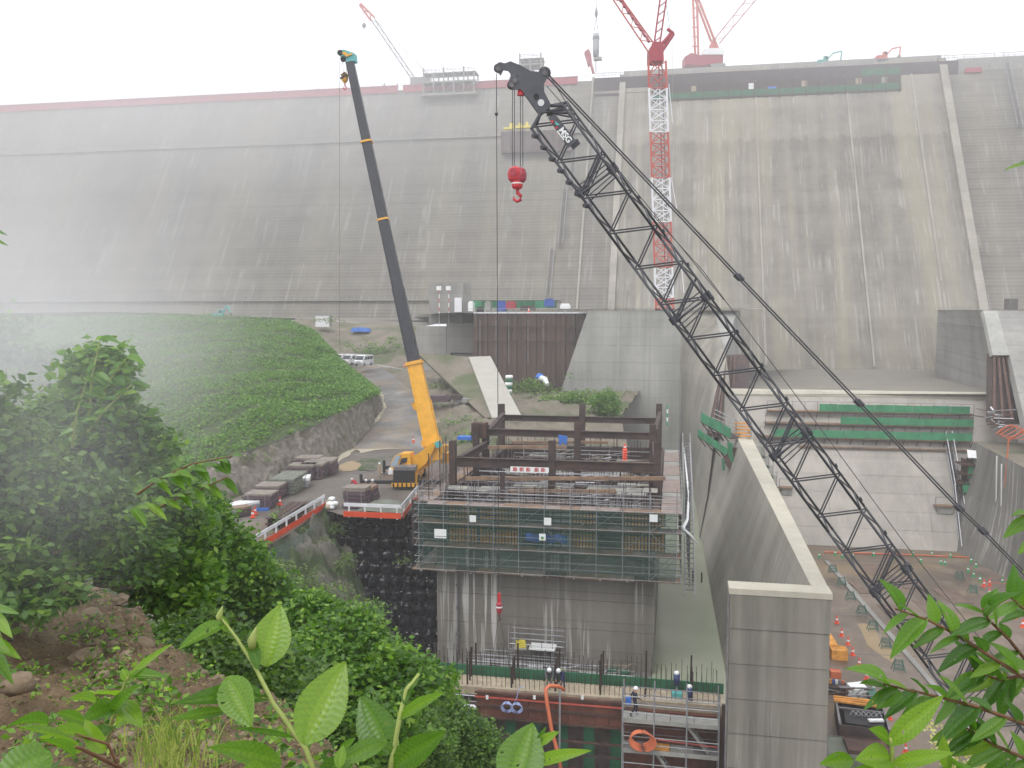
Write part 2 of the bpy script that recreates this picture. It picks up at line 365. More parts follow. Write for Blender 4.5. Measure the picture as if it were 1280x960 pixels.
# a pipe/bar as an object of its own, all bars of one kind share one mesh
UNIT = {}
def _unit(kind, mat):
    k = (kind, mat.name)
    if k not in UNIT:
        b = MB()
        if kind == 'bar': b.tube([(0, 0, 0), (0, 0, 1)], 1, 6)
        else: b.bb(-.5, .5, -.5, .5, 0, 1)
        UNIT[k] = b.mesh(kind, mat, kind == 'bar')
    return UNIT[k]
def _frame(a, b, sx, sy, roll=None):
    a, b = Vector(a), Vector(b); d = b - a; L = d.length; z = d.normalized()
    u = Vector(roll) if roll else Vector((0, 0, 1))
    if abs(z.dot(u)) > .98: u = Vector((0, 1, 0))
    x = u.cross(z).normalized(); y = z.cross(x)
    m = Matrix((x, y, z)).transposed().to_4x4() @ Matrix.Diagonal((sx, sy, L, 1)); m.translation = a; return m
def bar(name, parent, a, b, r, mat): return link(name, _unit('bar', mat), parent, _frame(a, b, r, r))
def plank(name, parent, a, b, w, t, mat, roll=None): return link(name, _unit('plank', mat), parent, _frame(a, b, w, t, roll))
def copy_thing(root, loc, rz=None, label=None, scale=None):
    r = root.copy(); COL.objects.link(r); r.location = loc
    if rz is not None: r.rotation_euler.z = rz
    if scale: r.scale = (scale,) * 3
    if label: r['label'] = label
    def rec(o, n):
        for ch in [c for c in CH.get(o.name, [])]:
            c = ch.copy(); COL.objects.link(c); c.parent = n; c.matrix_parent_inverse = ch.matrix_parent_inverse.copy(); rec(ch, c)
    rec(root, r); return r
CH = {}
def remember(root):
    """index of children for copying"""
    CH[root.name] = list(root.children)
    for c in root.children: remember(c)
    return root

# lofted sheets through rows of world points, with noise relief
def lerp_row(row, n):
    row = [Vector(p) for p in row]; L = [0.]
    for a, b in zip(row, row[1:]): L.append(L[-1] + (b - a).length)
    out = []; j = 0
    for i in range(n + 1):
        t = L[-1] * i / n
        while j < len(row) - 2 and t > L[j + 1]: j += 1
        out.append(row[j].lerp(row[j + 1], (t - L[j]) / max(1e-9, L[j + 1] - L[j])))
    return out
def hashn(p, s):
    from mathutils import noise
    return noise.fractal(Vector(p) * s, .8, 2.1, 4)
def loft(rows, n, sub, amp=0., nscale=.3, byindex=False, edge=False):
    """returns grid of points [row][col]"""
    if byindex:
        R_ = []
        for r in rows:
            k = len(r) - 1; o = []
            for i in range(n + 1):
                t = k * i / n; j = min(int(t), k - 1); o.append(Vector(r[j]).lerp(Vector(r[j + 1]), t - j))
            R_.append(o)
    else: R_ = [lerp_row(r, n) for r in rows]
    g = []
    for a, b in zip(R_, R_[1:]):
        for k in range(sub): g.append([p.lerp(q, k / sub) for p, q in zip(a, b)])
    g.append(R_[-1])
    if amp:
        for i, r in enumerate(g):
            for p in r:
                w = 1. if (0 < i < len(g) - 1 or edge) else .15
                p.z += hashn(p, nscale) * amp * w
    return g
def grid_obj(name, g, mat, parent=None, kind='structure', smooth=True, label=None, thick=None):
    b = MB(); m = len(g[0])
    b.add([p for r in g for p in r], [(i * m + j, i * m + j + 1, (i + 1) * m + j + 1, (i + 1) * m + j) for i in range(len(g) - 1) for j in range(m - 1)])
    o = b.build(name, mat, parent, smooth)
    if kind: o['kind'] = kind
    if label: o['label'] = label
    return o

# ---------------------------------------------------------------- leaves
def leaf_cloud(name, P, size, mat, parent=None, up=.6, elong=1.6, rbias=None, stuff=True):
    """P: (N,3) leaf places; each leaf is a folded diamond of two faces"""
    P = np.asarray(P, float); N = len(P)
    d = rng.normal(size=(N, 3)); d[:, 2] = d[:, 2] * .45 - .15; d /= np.linalg.norm(d, axis=1)[:, None]
    nrm = rng.normal(size=(N, 3)) * (1 - up) + np.array([0, 0, up]); s = np.cross(nrm, d); s /= np.linalg.norm(s, axis=1)[:, None] + 1e-9
    n2 = np.cross(d, s); L = size * rng.uniform(.6, 1.25, N)[:, None]; w = L / elong
    a = P; t = P + d * L; l = P + d * L * .45 + s * w * .5 + n2 * w * .12; r = P + d * L * .45 - s * w * .5 + n2 * w * .12
    vs = np.stack([a, r, t, l], 1).reshape(-1, 3)
    me = bpy.data.meshes.new(name); me.vertices.add(4 * N); me.vertices.foreach_set('co', vs.ravel())
    idx = np.arange(N)[:, None] * 4 + np.array([[0, 1, 2, 0, 2, 3]]); me.loops.add(6 * N); me.loops.foreach_set('vertex_index', idx.ravel().astype(np.int32))
    me.polygons.add(2 * N); me.polygons.foreach_set('loop_start', (np.arange(2 * N) * 3).astype(np.int32))
    try: me.polygons.foreach_set('loop_total', np.full(2 * N, 3, np.int32))
    except Exception: pass
    me.update(calc_edges=True)
    at = me.attributes.new('rnd', 'FLOAT', 'FACE'); v = rng.uniform(0, 1, N)
    if rbias is not None: v = np.clip(v * .6 + rbias * .4 + rng.normal(0, .05, N), 0, 1)
    at.data.foreach_set('value', np.repeat(v, 2)); me.materials.append(mat)
    o = link(name, me, parent)
    if stuff: o['kind'] = 'stuff'
    return o
def clumps(blobs, nclump, per, spread, shell=.55):
    """blobs [(centre, (rx,ry,rz))] -> leaf places gathered in uneven clumps near the blob surfaces"""
    w = np.array([b[1][0] * b[1][1] + b[1][2] * b[1][0] for b in blobs], float); w /= w.sum(); out = []; rb = []
    for (c, r), k in zip(blobs, rng.multinomial(nclump, w)):
        u = rng.normal(size=(k, 3)); u[:, 2] = np.abs(u[:, 2]) * 1.1 - .45; u /= np.linalg.norm(u, axis=1)[:, None]
        q_ = rng.uniform(shell, 1.08, (k, 1)); q_ = np.where(rng.uniform(size=(k, 1)) < .14, rng.uniform(1.08, 1.38, (k, 1)), q_)
        cc = np.array(c) + u * np.array(r) * q_
        kk = per
        pts = cc[:, None, :] + rng.normal(size=(k, kk, 3)) * spread * np.array([1, 1, .5]) * rng.uniform(.6, 1.4, (k, 1, 1))
        out.append(pts.reshape(-1, 3)); rb.append(np.repeat(rng.uniform(0, 1, k), kk))
    return np.concatenate(out), np.concatenate(rb)
def shrub(name, base, blobs, nclump, per, spread, size, mat, label, cat, group=None, up=.6, elong=1.6, stems=4, trunk=.06):
    root = empty(name, base, label, cat, group)
    tb = MB(); base = Vector(base)
    for (c, r) in blobs[:max(stems, 1)]:
        c = Vector(c); mid = base.lerp(c, .5) + Vector((random.uniform(-.3, .3), random.uniform(-.3, .3), random.uniform(0, .3)))
        tb.tube([base, mid, c, c + Vector((0, 0, r[2] * .6))], [trunk, trunk * .7, trunk * .4, trunk * .15], 5)
        for k in range(5):
            u = Vector((random.uniform(-1, 1) * r[0], random.uniform(-1, 1) * r[1], random.uniform(-.2, .9) * r[2])) * .8
            tb.tube([mid.lerp(c, .6), c + u * .6, c + u], [trunk * .35, trunk * .2, trunk * .08], 4, False)
    tb.build('trunk', M['bark'], root)
    P, rb = clumps(blobs, nclump, per, spread)
    leaf_cloud('crown', P, size, mat, root, up, elong, rb)
    return root
# ================================================================ SETTING
def struct(o): o['kind'] = 'structure'; return o
b = MB(); b.quad((-900, -900, -33), (900, -900, -33), (900, 900, -33), (-900, 900, -33)); struct(b.build('ground', M['terr']))
WZ = -26.0; FZ = -28.0; YZ = -17.5
# river water between pier and training wall
b = MB(); b.quad((-1.5, 52.4, WZ), (5.2, 52.4, WZ), (9, 155, WZ), (-1.5, 155, WZ)); struct(b.build('pool_water', M['water']))
b = MB(); b.quad((-40, 46, WZ - 4.2), (-1.5, 46, WZ - 4.2), (-1.5, 128, WZ - 4.2), (-40, 128, WZ - 4.2)); struct(b.build('river_bed', M['darkc']))
# basin floor
b = MB(); b.quad((7.6, 20, FZ), (60, 20, FZ), (60, 112, FZ), (7.6, 112, FZ)); struct(b.build('basin_floor', M['floor']))
# long pale joint strip and slab seams across the basin floor
sb = MB()
p0, p1 = G(1033, 702, FZ), G(1165, 855, FZ)
sb.beam(p0 + Vector((0, 0, .06)), p1 + Vector((0, 0, .06)) , .45, .12); sb.beam(p1 + Vector((0, 0, .06)), G(1255, 975, FZ) + Vector((0, 0, .06)), .45, .12)
struct(sb.build('floor_kerb', M['greyc']))
b = MB()
for q in range(7):
    a, c = G(1020 + q * 5, 705 + q * 38, FZ), G(1300, 690 + q * 50, FZ)
    b.beam((10, 102 - q * 9.5, FZ + .004), (40, 104 - q * 9.5, FZ + .004), .12, .01)
struct(b.build('slab_joint', M['darkc']))
def patch(name, pts, z, mat, dz=.006):
    q = MB(); ps = [G(x, y, z) for x, y in pts]; c = sum(ps, Vector()) / len(ps)
    out = []
    for i in range(len(ps)):
        a, d = ps[i], ps[(i + 1) % len(ps)]
        for t in (0, .33, .66):
            w = a.lerp(d, t); w += (w - c) * .35 * hashn(w, .6); w.z = z + dz; out.append(w)
    q.add([c + Vector((0, 0, dz)) if abs(c.z - z) < 1e-6 else Vector((c.x, c.y, z + dz))] + out, [(0, i + 1, (i + 1) % len(out) + 1) for i in range(len(out))])
    return struct(q.build(name, mat))
random.seed(4)
for k, (px, py, w, l, rz) in enumerate(((1095, 712, 3, 6, .1), (1135, 728, 3, 6, .12), (1165, 760, 3, 6, .1), (1150, 800, 3, 6, .15), (1190, 745, 3, 6, .1), (1120, 765, 3, 5, .1), (1205, 790, 3, 6, .1), (1075, 735, 1.5, 5, .1))):
    p = G(px, py, FZ); tag(MB().box((p.x, p.y, FZ + .02 + .003 * k), (w / 2 * 1.5, l / 2 * 1.5, .03), rz).box((p.x - w * .2, p.y + l * .3, FZ + .04 + .003 * k), (.25, .12, .03), rz).build('steel_plate', paint('floor_plate', (.15, .10, .078), .5, .35, .9)), ['brown steel plate on the basin floor left of the boom near the end wall', 'brown steel plate under the black boom near the end wall', 'brown steel plate right of the boom in the middle of the floor', 'brown steel plate left of the boom in the middle of the floor', 'brown steel plate beside the upper of the right barricades', 'brown steel plate between the kerb and the boom', 'brown steel plate lowest right above the dense leaves', 'narrow brown steel plate next to the kerb near the end wall'][k], 'steel plate')
patch('dried_sand', [(1075, 783), (1092, 781), (1100, 800), (1118, 815), (1114, 826), (1098, 818), (1082, 805)], FZ, M['ramps'])

# ---- downstream ground of the dam (terrace), apron between the training walls
def pl(row): return [D(*p) for p in row]
struct(MB().add([(-420, 225, -1.2), (-62, 225, -1.2), (-40, 268, -.5), (-420, 268, -.5)], [(0, 1, 2, 3)]).build('upper_terrace', M['terr']))
g = loft([pl([(925, 462, 232), (1180, 462, 228), (1300, 462, 226)]), pl([(930, 478, 150), (1050, 478, 150), (1230, 478, 146)]), pl([(940, 493, 117), (1080, 492.5, 114.5), (1235, 493, 111)])], 30, 6, .12, .1)
grid_obj('apron_ground', g, M['apronm'])

# ================================================================ DAM
CR = 83.4
def face_y(z): return 265 + (z - 4) * (50 / 84)
dam = empty('concrete_dam', (0, 265, 0), 'huge grey concrete dam wall filling the background under a white misty sky', 'dam')
def stepped(x0, x1, z0, z1, lift=1.5, ledge=.16):
    b = MB(); vs = []; z = z0
    n = int(round((z1 - z0) / lift))
    for i in range(n):
        za, zb = z0 + i * lift, z0 + (i + 1) * lift
        ya, yb = face_y(za), face_y(zb)
        vs += [(ya, za), (yb - ledge, zb)]
    P = [(x, y, z) for (y, z) in vs for x in (x0, x1)]
    return b.add(P, [(2 * i, 2 * i + 1, 2 * i + 3, 2 * i + 2) for i in range(len(vs) - 1)])
stepped(-420, -18.6, -1, CR - 1, 1.1, .2).build('stepped_face', M['dam'], dam)
stepped(86.5, 360, -14, CR - 1, 1.1, .2).build('stepped_face', M['dam'], dam)
# spillway face: long vertical panels between shallow ribs, standing half a metre proud
rb_x = [-17.2 + i * 14.5 for i in range(8)]
for i, x in enumerate(rb_x[:-1]):
    x1 = min(rb_x[i + 1], 84.4); b = MB()
    n = 22
    for k in range(n):
        za, zb = -16 + k * (101.5 / n), -16 + (k + 1) * (101.5 / n)
        o = .5
        b.quad((x + .02, face_y(za) - o - .03, za), (x1 - .02, face_y(za) - o - .03, za), (x1 - .02, face_y(zb) - o, zb), (x + .02, face_y(zb) - o, zb))
        b.quad((x + .02, face_y(zb) - o, zb), (x1 - .02, face_y(zb) - o, zb), (x1 - .02, face_y(zb) - .5 - .03, zb), (x + .02, face_y(zb) - .5 - .03, zb))
    b.build('spillway_panel', M['spill'], dam)
b = MB(); b.add([(-18, face_y(-16) + .3, -16), (86, face_y(-16) + .3, -16), (86, face_y(86) + .3, 86), (-18, face_y(86) + .3, 86)], [(0, 1, 2, 3)]); b.build('face_backing', M['darkc'], dam)
def slopebeam(x0, x1, proud, z0, z1, mat, name='training_wall'):
    b = MB(); y0, y1 = face_y(z0), face_y(z1)
    b.prism([(x0, y0 - proud, z0), (x0, y1 - proud, z1), (x0, y1 + 3, z1), (x0, y0 + 3, z0)], (x1 - x0, 0, 0)); return b.build(name, mat, dam, fix=True)
slopebeam(-19.2, -17.2, 1.8, -2, 84, M['damtrim']); slopebeam(84.3, 86.6, 2.2, -16, 84, M['damtrim'])
slopebeam(-29, -28.4, .8, 2, 84, M['damtrim'], 'joint_rib'); slopebeam(75.5, 76.1, .75, 10, 82, M['damtrim'], 'joint_rib')
for x in (26.3, 55.3): slopebeam(x - .25, x + .25, .85, -14, 83, M['damtrim'], 'joint_rib')
# crest body and red parapet boards
MB().bb(-420, 360, 314, 326, 80, CR - 1.0).build('crest', M['damtrim'], dam)
for x0, x1 in ((-420, -300), (-300, -230), (-230, -160), (-160, -100), (-98, -34), (112, 150)):
    MB().bb(x0, x1, 310.3, 310.6, CR - 1.9, CR + .7).build('parapet_board', M['pinkred'], dam)
b = MB()
for x in np.arange(-415, 355, 3.0): b.bb(x, x + .12, 310.1, 310.2, CR - .5, CR + 1.5)
for z in (CR + .6, CR + 1.25): b.bb(-420, 355, 310.1, 310.2, z, z + .08)
o = b.build('crest_railing', M['grey'], dam); o['kind'] = 'stuff'
# berm catwalk across the left part
zb = 62.3
b = MB(); b.bb(-420, -30, face_y(zb) - 1.3, face_y(zb) + .6, zb - .35, zb); b.build('berm_walkway', M['damtrim'], dam)
b = MB()
for x in np.arange(-415, -30, 2.6): b.bb(x, x + .1, face_y(zb) - 1.3, face_y(zb) - 1.2, zb, zb + 1.1)
for z in (zb + .5, zb + 1.05): b.bb(-420, -30, face_y(zb) - 1.3, face_y(zb) - 1.2, z, z + .07)
o = b.build('berm_railing', M['grey'], dam); o['kind'] = 'stuff'
zb = 5.2
b = MB(); b.bb(-420, -34, face_y(zb) - 1.6, face_y(zb) + .6, zb - .3, zb); b.build('berm_walkway', M['damtrim'], dam)
b = MB()
for x in np.arange(-415, -34, 2.6): b.bb(x, x + .08, face_y(zb) - 1.6, face_y(zb) - 1.5, zb, zb + 1.1)
for z in (zb + .5, zb + 1.05): b.bb(-420, -34, face_y(zb) - 1.6, face_y(zb) - 1.52, z, z + .05)
o = b.build('berm_railing', M['grey'], dam); o['kind'] = 'stuff'
# a pale line half-way: lift pause across spillway
# inspection stairways down the face (zig-zag lattice ladders)
def face_stair(x, z0, z1, name, label, width=1.4):
    r = empty(name, (x, face_y(z0) - 2, z0), label, 'stairway')
    n = int((z1 - z0) / 6)
    for s in (0, width):
        b = MB(); b.tube([(x + s, face_y(z0) - 1.2, z0), (x + s, face_y(z1) - 1.2, z1)], .09, 4); b.tube([(x + s, face_y(z0) - 1.2, z0 + 1.3), (x + s, face_y(z1) - 1.2, z1 + 1.3)], .06, 4)
        b.build('handrail', M['grey'], r)
    b = MB()
    for k in range(int((z1 - z0) / .55)):
        z = z0 + k * .55; b.bb(x, x + width, face_y(z) - 1.35, face_y(z) - 1.0, z - .03, z + .03)
    for k in range(n):
        z = z0 + k * 6
        for s in (0, width): b.tube([(x + s, face_y(z) - 1.2, z), (x + s, face_y(z) - 1.2, z + 1.3)], .06, 4)
    o = b.build('treads', M['greyd'], r); o['kind'] = 'stuff'
face_stair(-36, 22, 42, 'face_stairway', 'pale metal stairway climbing the dam face behind the crane boom tip')
face_stair(-34, 42, 56, 'face_stairway', 'upper short metal stairway on the dam face above the longer one')
face_stair(-38.5, 5, 22, 'face_stairway', 'lower metal stairway rising from the terrace clutter to the dam face')
face_stair(104, 58, 84, 'face_stairway', 'upper flight of metal stairway at far right of dam')
face_stair(112, 2, 58, 'face_stairway', 'long lower flight of metal stairway on far right stepped dam face', 1.8)
# formwork hanging at the crest over the spillway
fw = empty('crest_formwork', (20, 312, 78), 'long dark formwork gallery with green netting hung under the dam crest', 'formwork')
def cy_(z): return face_y(z)
MB().bb(-28, 90, 309.0, 314, 82.6, 89.3).build('formwork_panel', paint('misty_formwork', (.06, .045, .05), .8, .3, .5), fw)
MB().bb(90, 112, 309.9, 314, 82.6, 90.0).build('formwork_panel', M['plygrey'], fw)
MB().bb(-8, 72, 305.6, 306.2, 80.2, 82.2).build('green_net_panel', M['netdeep'], fw)
MB().bb(-8, 72, 306.6, 308.6, 82.2, 84.6).build('brown_form_panel', M['rustd'], fw)
MB().bb(-8, 72, 305.2, 309.5, 79.6, 80.15).build('deck', M['rustd'], fw)
MB().bb(-8, 72, 306.6, 309.5, 84.6, 85.1).build('deck', M['rustd'], fw)
MB().bb(60, 72, 306.8, 307.1, 85.2, 87.4).build('green_net_panel', M['netdeep'], fw)
MB().bb(-28, -8, 307.8, 309.4, 82.6, 83.6).build('deck', M['rustd'], fw)
MB().bb(72, 86, 308.3, 309.4, 81.5, 82.0).build('deck', M['rustd'], fw)
for i in range(20):
    x = -7.5 + i * 4.15
    plank('bracket_post', fw, (x, 305.2, 79), (x, 305.2, 87), .25, .25, M['rust'])
for i, x in enumerate((5, 24, 41, 58, 66)):
    MB().bb(x, x + 1.8, 306.2, 306.5, 82.5, 84.4).build('stored_sheet', [M['timberl'], M['whiteb'], M['timberl'], M['timberl'], M['plygrey']][i], fw)
MB().bb(30, 33, 306.1, 306.4, 80.9, 83.0).build('blue_sheet', M['bluetarp'], fw)
b = MB()
for x in np.arange(-28, 90, 1.2): b.bb(x, x + .1, 310, 310.1, 89.5, 91.3 + .4 * math.sin(x))
for z in (90.3, 91.1): b.bb(-28, 112, 310, 310.1, z, z + .08)
o = b.build('railing', M['grey'], fw); o['kind'] = 'stuff'
tag(MB().bb(92, 97, 308.5, 309.2, 78.5, 80.0).build('red_tarpaulin', M['pinkred']), 'small faded red cover lying on the face right of the crest formwork', 'tarpaulin')

fw.location.z -= 6.6
# crest buildings
def crest_frame(x0, x1, z0, z1, name, label, cat, y=306.5, y1=313, cols=5):
    r = empty(name, (x0, y, z0), label, cat)
    n = cols
    for i in range(n + 1):
        x = x0 + (x1 - x0) * i / n
        for yy in (y, y1): plank('column', r, (x, yy, z0), (x, yy, z1 + (1.6 if i % 2 == 0 else 0)), .45, .45, M['plygrey'])
    MB().bb(x0 - 1, x1 + 1, y - .8, y1, z0 - .7, z0).build('base_slab', M['damtrim'], r)
    MB().bb(x0 - .5, x1 + .5, y - .5, y1, z0 + (z1 - z0) * .5, z0 + (z1 - z0) * .5 + .5).build('floor_deck', M['plygrey'], r)
    MB().bb(x0 - .5, x1 + .5, y + .5, y1, z1 - .3, z1).build('top_deck', M['plygrey'], r)
    b = MB()
    for i in range(int((x1 - x0) / 1.5)):
        x = x0 + i * 1.5
        b.bb(x, x + .12, y - .5, y - .4, z0 + (z1 - z0) * .5, z1 + 1)
    for z in (z1 + .9, z1 + .4, z0 + (z1 - z0) * .72): b.bb(x0 - .5, x1 + .5, y - .5, y - .4, z, z + .15)
    b.build('railing', M['grey'], r)
    for i in range(n):
        x = x0 + (x1 - x0) * i / n; bar('brace', r, (x, y, z0), (x + (x1 - x0) / n, y, z0 + (z1 - z0) * .5), .12, M['greyd'])
    r.location.z -= 4.6
    return r
crest_frame(-89, -70.5, 84, 91.5, 'scaffold_frame', 'pale scaffold block standing on dam crest beside the distant crane', 'scaffold')
crest_frame(-54, -46.5, 89.5, 94.8, 'scaffold_frame', 'small pale scaffold frame on dam crest behind the black boom tip', 'scaffold', cols=2)
crest_frame(117, 140, 86.5, 93.5, 'crest_house', 'pale frame building on dam crest at the far right', 'building', cols=4)
for i, (x, h) in enumerate(((-190, 1.4), (-172, 1.1), (-150, 1.2), (-132, 1.3), (-117, 1.5), (-106, 1.9), (-101, 1.6))):
    r = MB().bb(x - .35, x + .35, 313, 313.5, CR, CR + h); r.bb(x - .12, x + .12, 313.1, 313.4, CR + h, CR + h + .8)
    tag(r.build('crest_lamp_post', M['greyd']), 'small dark post standing on the red parapet of the crest', 'post', 'posts along the left crest')
# platform with yellow machine
r = empty('hanging_platform', V(625, 180, 300), 'dark brown platform box fixed on the dam face carrying a yellow machine', 'platform')
pa, pb = V(627, 166, 294), V(716, 189, 294); PY = -8.
MB().bb(pa.x, pb.x, 292.5, 301, pb.z, pa.z).build('panel_box', paint('misty_brown', (.13, .095, .09), .8, .3, .6), r)
MB().bb(pa.x - .5, pb.x + .5, 300, 306, pa.z, pa.z + .3).build('deck', M['rustd'], r)
for k in range(10): plank('panel_batten', r, (pa.x + 1 + k * 2.4, 292.4, pb.z), (pa.x + 1 + k * 2.4, 292.4, pa.z), .15, .15, M['rustd'])
r = empty('yellow_machine', (pa.x + 4, 294, pa.z + .3), 'yellow two-part machine standing on the brown platform on the dam face', 'machine')
b = MB(); b.bb(pa.x + .8, pa.x + 4.2, 293, 295, pa.z + .9, pa.z + 1.6); b.bb(pa.x + 2.9, pa.x + 4.2, 293, 295, pa.z + 1.6, pa.z + 2.9); b.build('body', M['yelbox'], r)
b = MB(); b.bb(pa.x + 5, pa.x + 10, 293, 295, pa.z + 1.2, pa.z + 2.0); b.bb(pa.x + 6, pa.x + 6.8, 293, 295, pa.z + 2.0, pa.z + 2.9); b.bb(pa.x + 8.4, pa.x + 9.2, 293, 295, pa.z + 2, pa.z + 3.1); b.build('engine', M['yelbox'], r)
for k in range(4): plank('leg', r, (pa.x + 1.2 + k * 2.6, 294, pa.z + .3), (pa.x + 1.2 + k * 2.6, 294, pa.z + 1.2), .3, .3, M['yelbox'])

# ================================================================ ABUTMENT BLOCKS, WALLS
def solid(name, faces, mat, parent=None): # closed shape from list of polygons of points
    b = MB()
    for f in faces: b.add(f, [tuple(range(len(f)))])
    return b.build(name, mat, parent, fix=True)
lb = empty('abutment_block', V(790, 500, 150), 'broad pale concrete block with sloped left edge below the red and white tower crane', 'abutment')
Yb = 150.
fa = [V(735, 388, Yb), V(893, 388, Yb - 3), V(880, 545, 118), V(862, 700, 97), V(851, 700, 128), V(700, 491, Yb)]
# front face split in pour lifts (each a block of its own), flat at y=Yb
topz = V(735, 388, Yb).z
def xl(z): # slanted left edge
    a, c = V(735, 388, Yb), V(700, 491, Yb); t = (a.z - z) / (a.z - c.z); return a.x + (c.x - a.x) * t
xr = V(851, 450, Yb).x
z = topz; k = 0
cols = [0, .34, .66, 1.]
while z > WZ - 1.5:
    z2 = max(z - 3.0, WZ - 1.6)
    for c0, c1 in zip(cols, cols[1:]):
        xa0 = xl(z) + (xr - xl(z)) * c0 if c0 == 0 else -14 + (xr + 14) * c0; xa1 = xl(z2) if c0 == 0 else xa0
        if c0 == 0: xa0 = xl(z)
        xb = xr if c1 == 1. else -14 + (xr + 14) * c1
        j = .012 * ((k * 7 + int(c0 * 9)) % 4)
        MB().prism([(xa0, Yb - j, z - .012), (xb - .03, Yb - j, z - .012), (xb - .03, Yb - j, z2 + .012), (xa1, Yb - j, z2 + .012)], (0, .5, 0)).build('concrete_lift', M['block'], lb, fix=True)
    z = z2; k += 1
ring = [V(735, 388, Yb), V(851, 388, Yb), V(851, 388, Yb) + Vector((0, 100, 4))]
MB().prism([(xl(topz), Yb + .4, topz - .02), (xr, Yb + .4, topz - .02), (xr, Yb + .4, WZ - 1), (xl(WZ), Yb + .4, WZ - 1)], (0, 106, 0)).build('body', M['greyc'], lb, fix=True)
p_in = G(893, 388.5, topz)
MB().add([(xl(topz) - .3, Yb - .3, topz + .25), (xr + .1, Yb - .3, topz + .25), (11.2, Yb - 4, topz + .25), (13, Yb + 2, topz + .25), (30, 232, topz + 1), (-60, 258, topz + 1)], [(0, 1, 2, 3, 4, 5)]).build('top_slab', M['block'], lb)
# flared wall turning from the block to the basin wall
fl = empty('flared_wall', D(880, 600, 110), 'curving grey concrete wall between the tower crane block and the narrow pool', 'retaining wall')
topP = D(1012, 729, 46.3); topQ = D(921, 546, 102)
g = loft([[V(851, 388, Yb), V(851, 470, Yb), V(851, 600, Yb), V(851, 700, Yb)],
          [D(893, 388, 146), D(885, 470, 134), D(872, 600, 121), D(861, 712, 112)],
          [D(908, 448, 132), D(896, 520, 116), D(884, 620, 104), D(866, 715, 96.5)]], 18, 8, byindex=True)
grid_obj('wall_face', g, M['flare'], fl, kind=None)
# top-right corner shard beside brown recess
MB().prism([D(893, 388, 146), D(921, 388, 144), D(922, 446, 143), D(905, 446, 133)], (1, 6, 0)).build('buttress', M['block'], fl, fix=True)
MB().prism([D(905, 444, 135), D(922, 444, 135), D(923, 520, 120), D(912, 545, 112), D(882, 548, 110)], (2, 3, 0)).build('steel_panel', M['rustd'], fl, fix=True)
for k in range(4):
    t = (k + .5) / 4
    plank('steel_rib', fl, D(903 + 18 * t, 446, 134), D(884 + 34 * t, 543, 110), .3, .3, M['rust'])
# basin training wall (battered), running back from the front block
tw = empty('training_wall', D(960, 600, 80), 'long grey concrete training wall with pale flat top running back beside the pool', 'retaining wall')
g = loft([[D(1012, 729, 46.35), D(975, 655, 60), D(921, 546, 102)], [D(908, 850, 61.7), D(891, 770, 74), D(868, 706, 94)]], 16, 8)
# lower end continued to front wall
gg = loft([[topP, topQ], [Vector((4.3, 47.3, WZ - 1)), Vector((3.9, 62, WZ - 1)), Vector(D(866, 715, 96.5))]], 24, 10)
grid_obj('inner_face', gg, M['flare'], tw, kind=None)
grid_obj('inner_face', loft([[topQ, D(908, 448, 132)], [D(866, 715, 96.5), D(866, 715, 96.6)]], 6, 8), M['flare'], tw, kind=None)
tz = topP.z
TO = Vector((8.45, 46.2, tz)); 
otop = [Vector((8.45, 46.2, tz)), Vector((8.25, 110, tz))]
b = MB()
far_in = Vector((topQ.x, topQ.y, topQ.z)); far_out = D(939, 546, 103)
b.prism([topP + Vector((0, -.2, 0)), TO + Vector((0, 1, 0)), far_out, far_in], (0, 0, -.35)); b.build('coping', M['coping'], tw, fix=True)
MB().prism([(TO.x, 47, tz - .3), (far_out.x, far_out.y, tz - .3), (far_out.x + 2, far_out.y, FZ), (TO.x, 47, FZ)], (-.8, 0, 0)).build('outer_face', M['wall'], tw, fix=True)
# front block of the wall, built in pour lifts
fwz = tz; fwall = empty('front_wall', (5.7, 46.5, FZ), 'tall grey banded concrete wall end in the right foreground with pale top edge', 'retaining wall')
xa = D(912.5, 735, 45.6).x; xb = TO.x
yf = D(912.5, 735, 45.6).y - .2
MB().prism([(xa - .05, yf, tz + .002), (xb + .05, yf, tz + .002), (xb + .05, yf + 1.35, tz + .002), (xa - .05, yf + 1.35, tz + .002)], (0, 0, -.32)).build('coping', M['coping'], fwall, fix=True)
zs = tz - .32; k = 0
hs_ = [1.9, 1.95, 1.95, 1.95, 1.95, 1.95, 1.95, 1.95]
for h in hs_:
    j = .02 * (k % 2) + .008 * (k % 3)
    MB().bb(xa + j, xb - j, yf + .03 + j, yf + 1.2, zs - h + .02, zs - (.02 if k else 0)).build('concrete_lift', M['wall'], fwall); zs -= h; k += 1
MB().bb(xa + .08, xb - .08, yf + .12, yf + 1.15, FZ - 3, tz - .35).build('core', M['darkc'], fwall)
MB().bb(xa - .12, xa - .04, yf + .1, yf + .2, FZ, tz - .3).build('drain_pipe', M['greyd'], fwall)

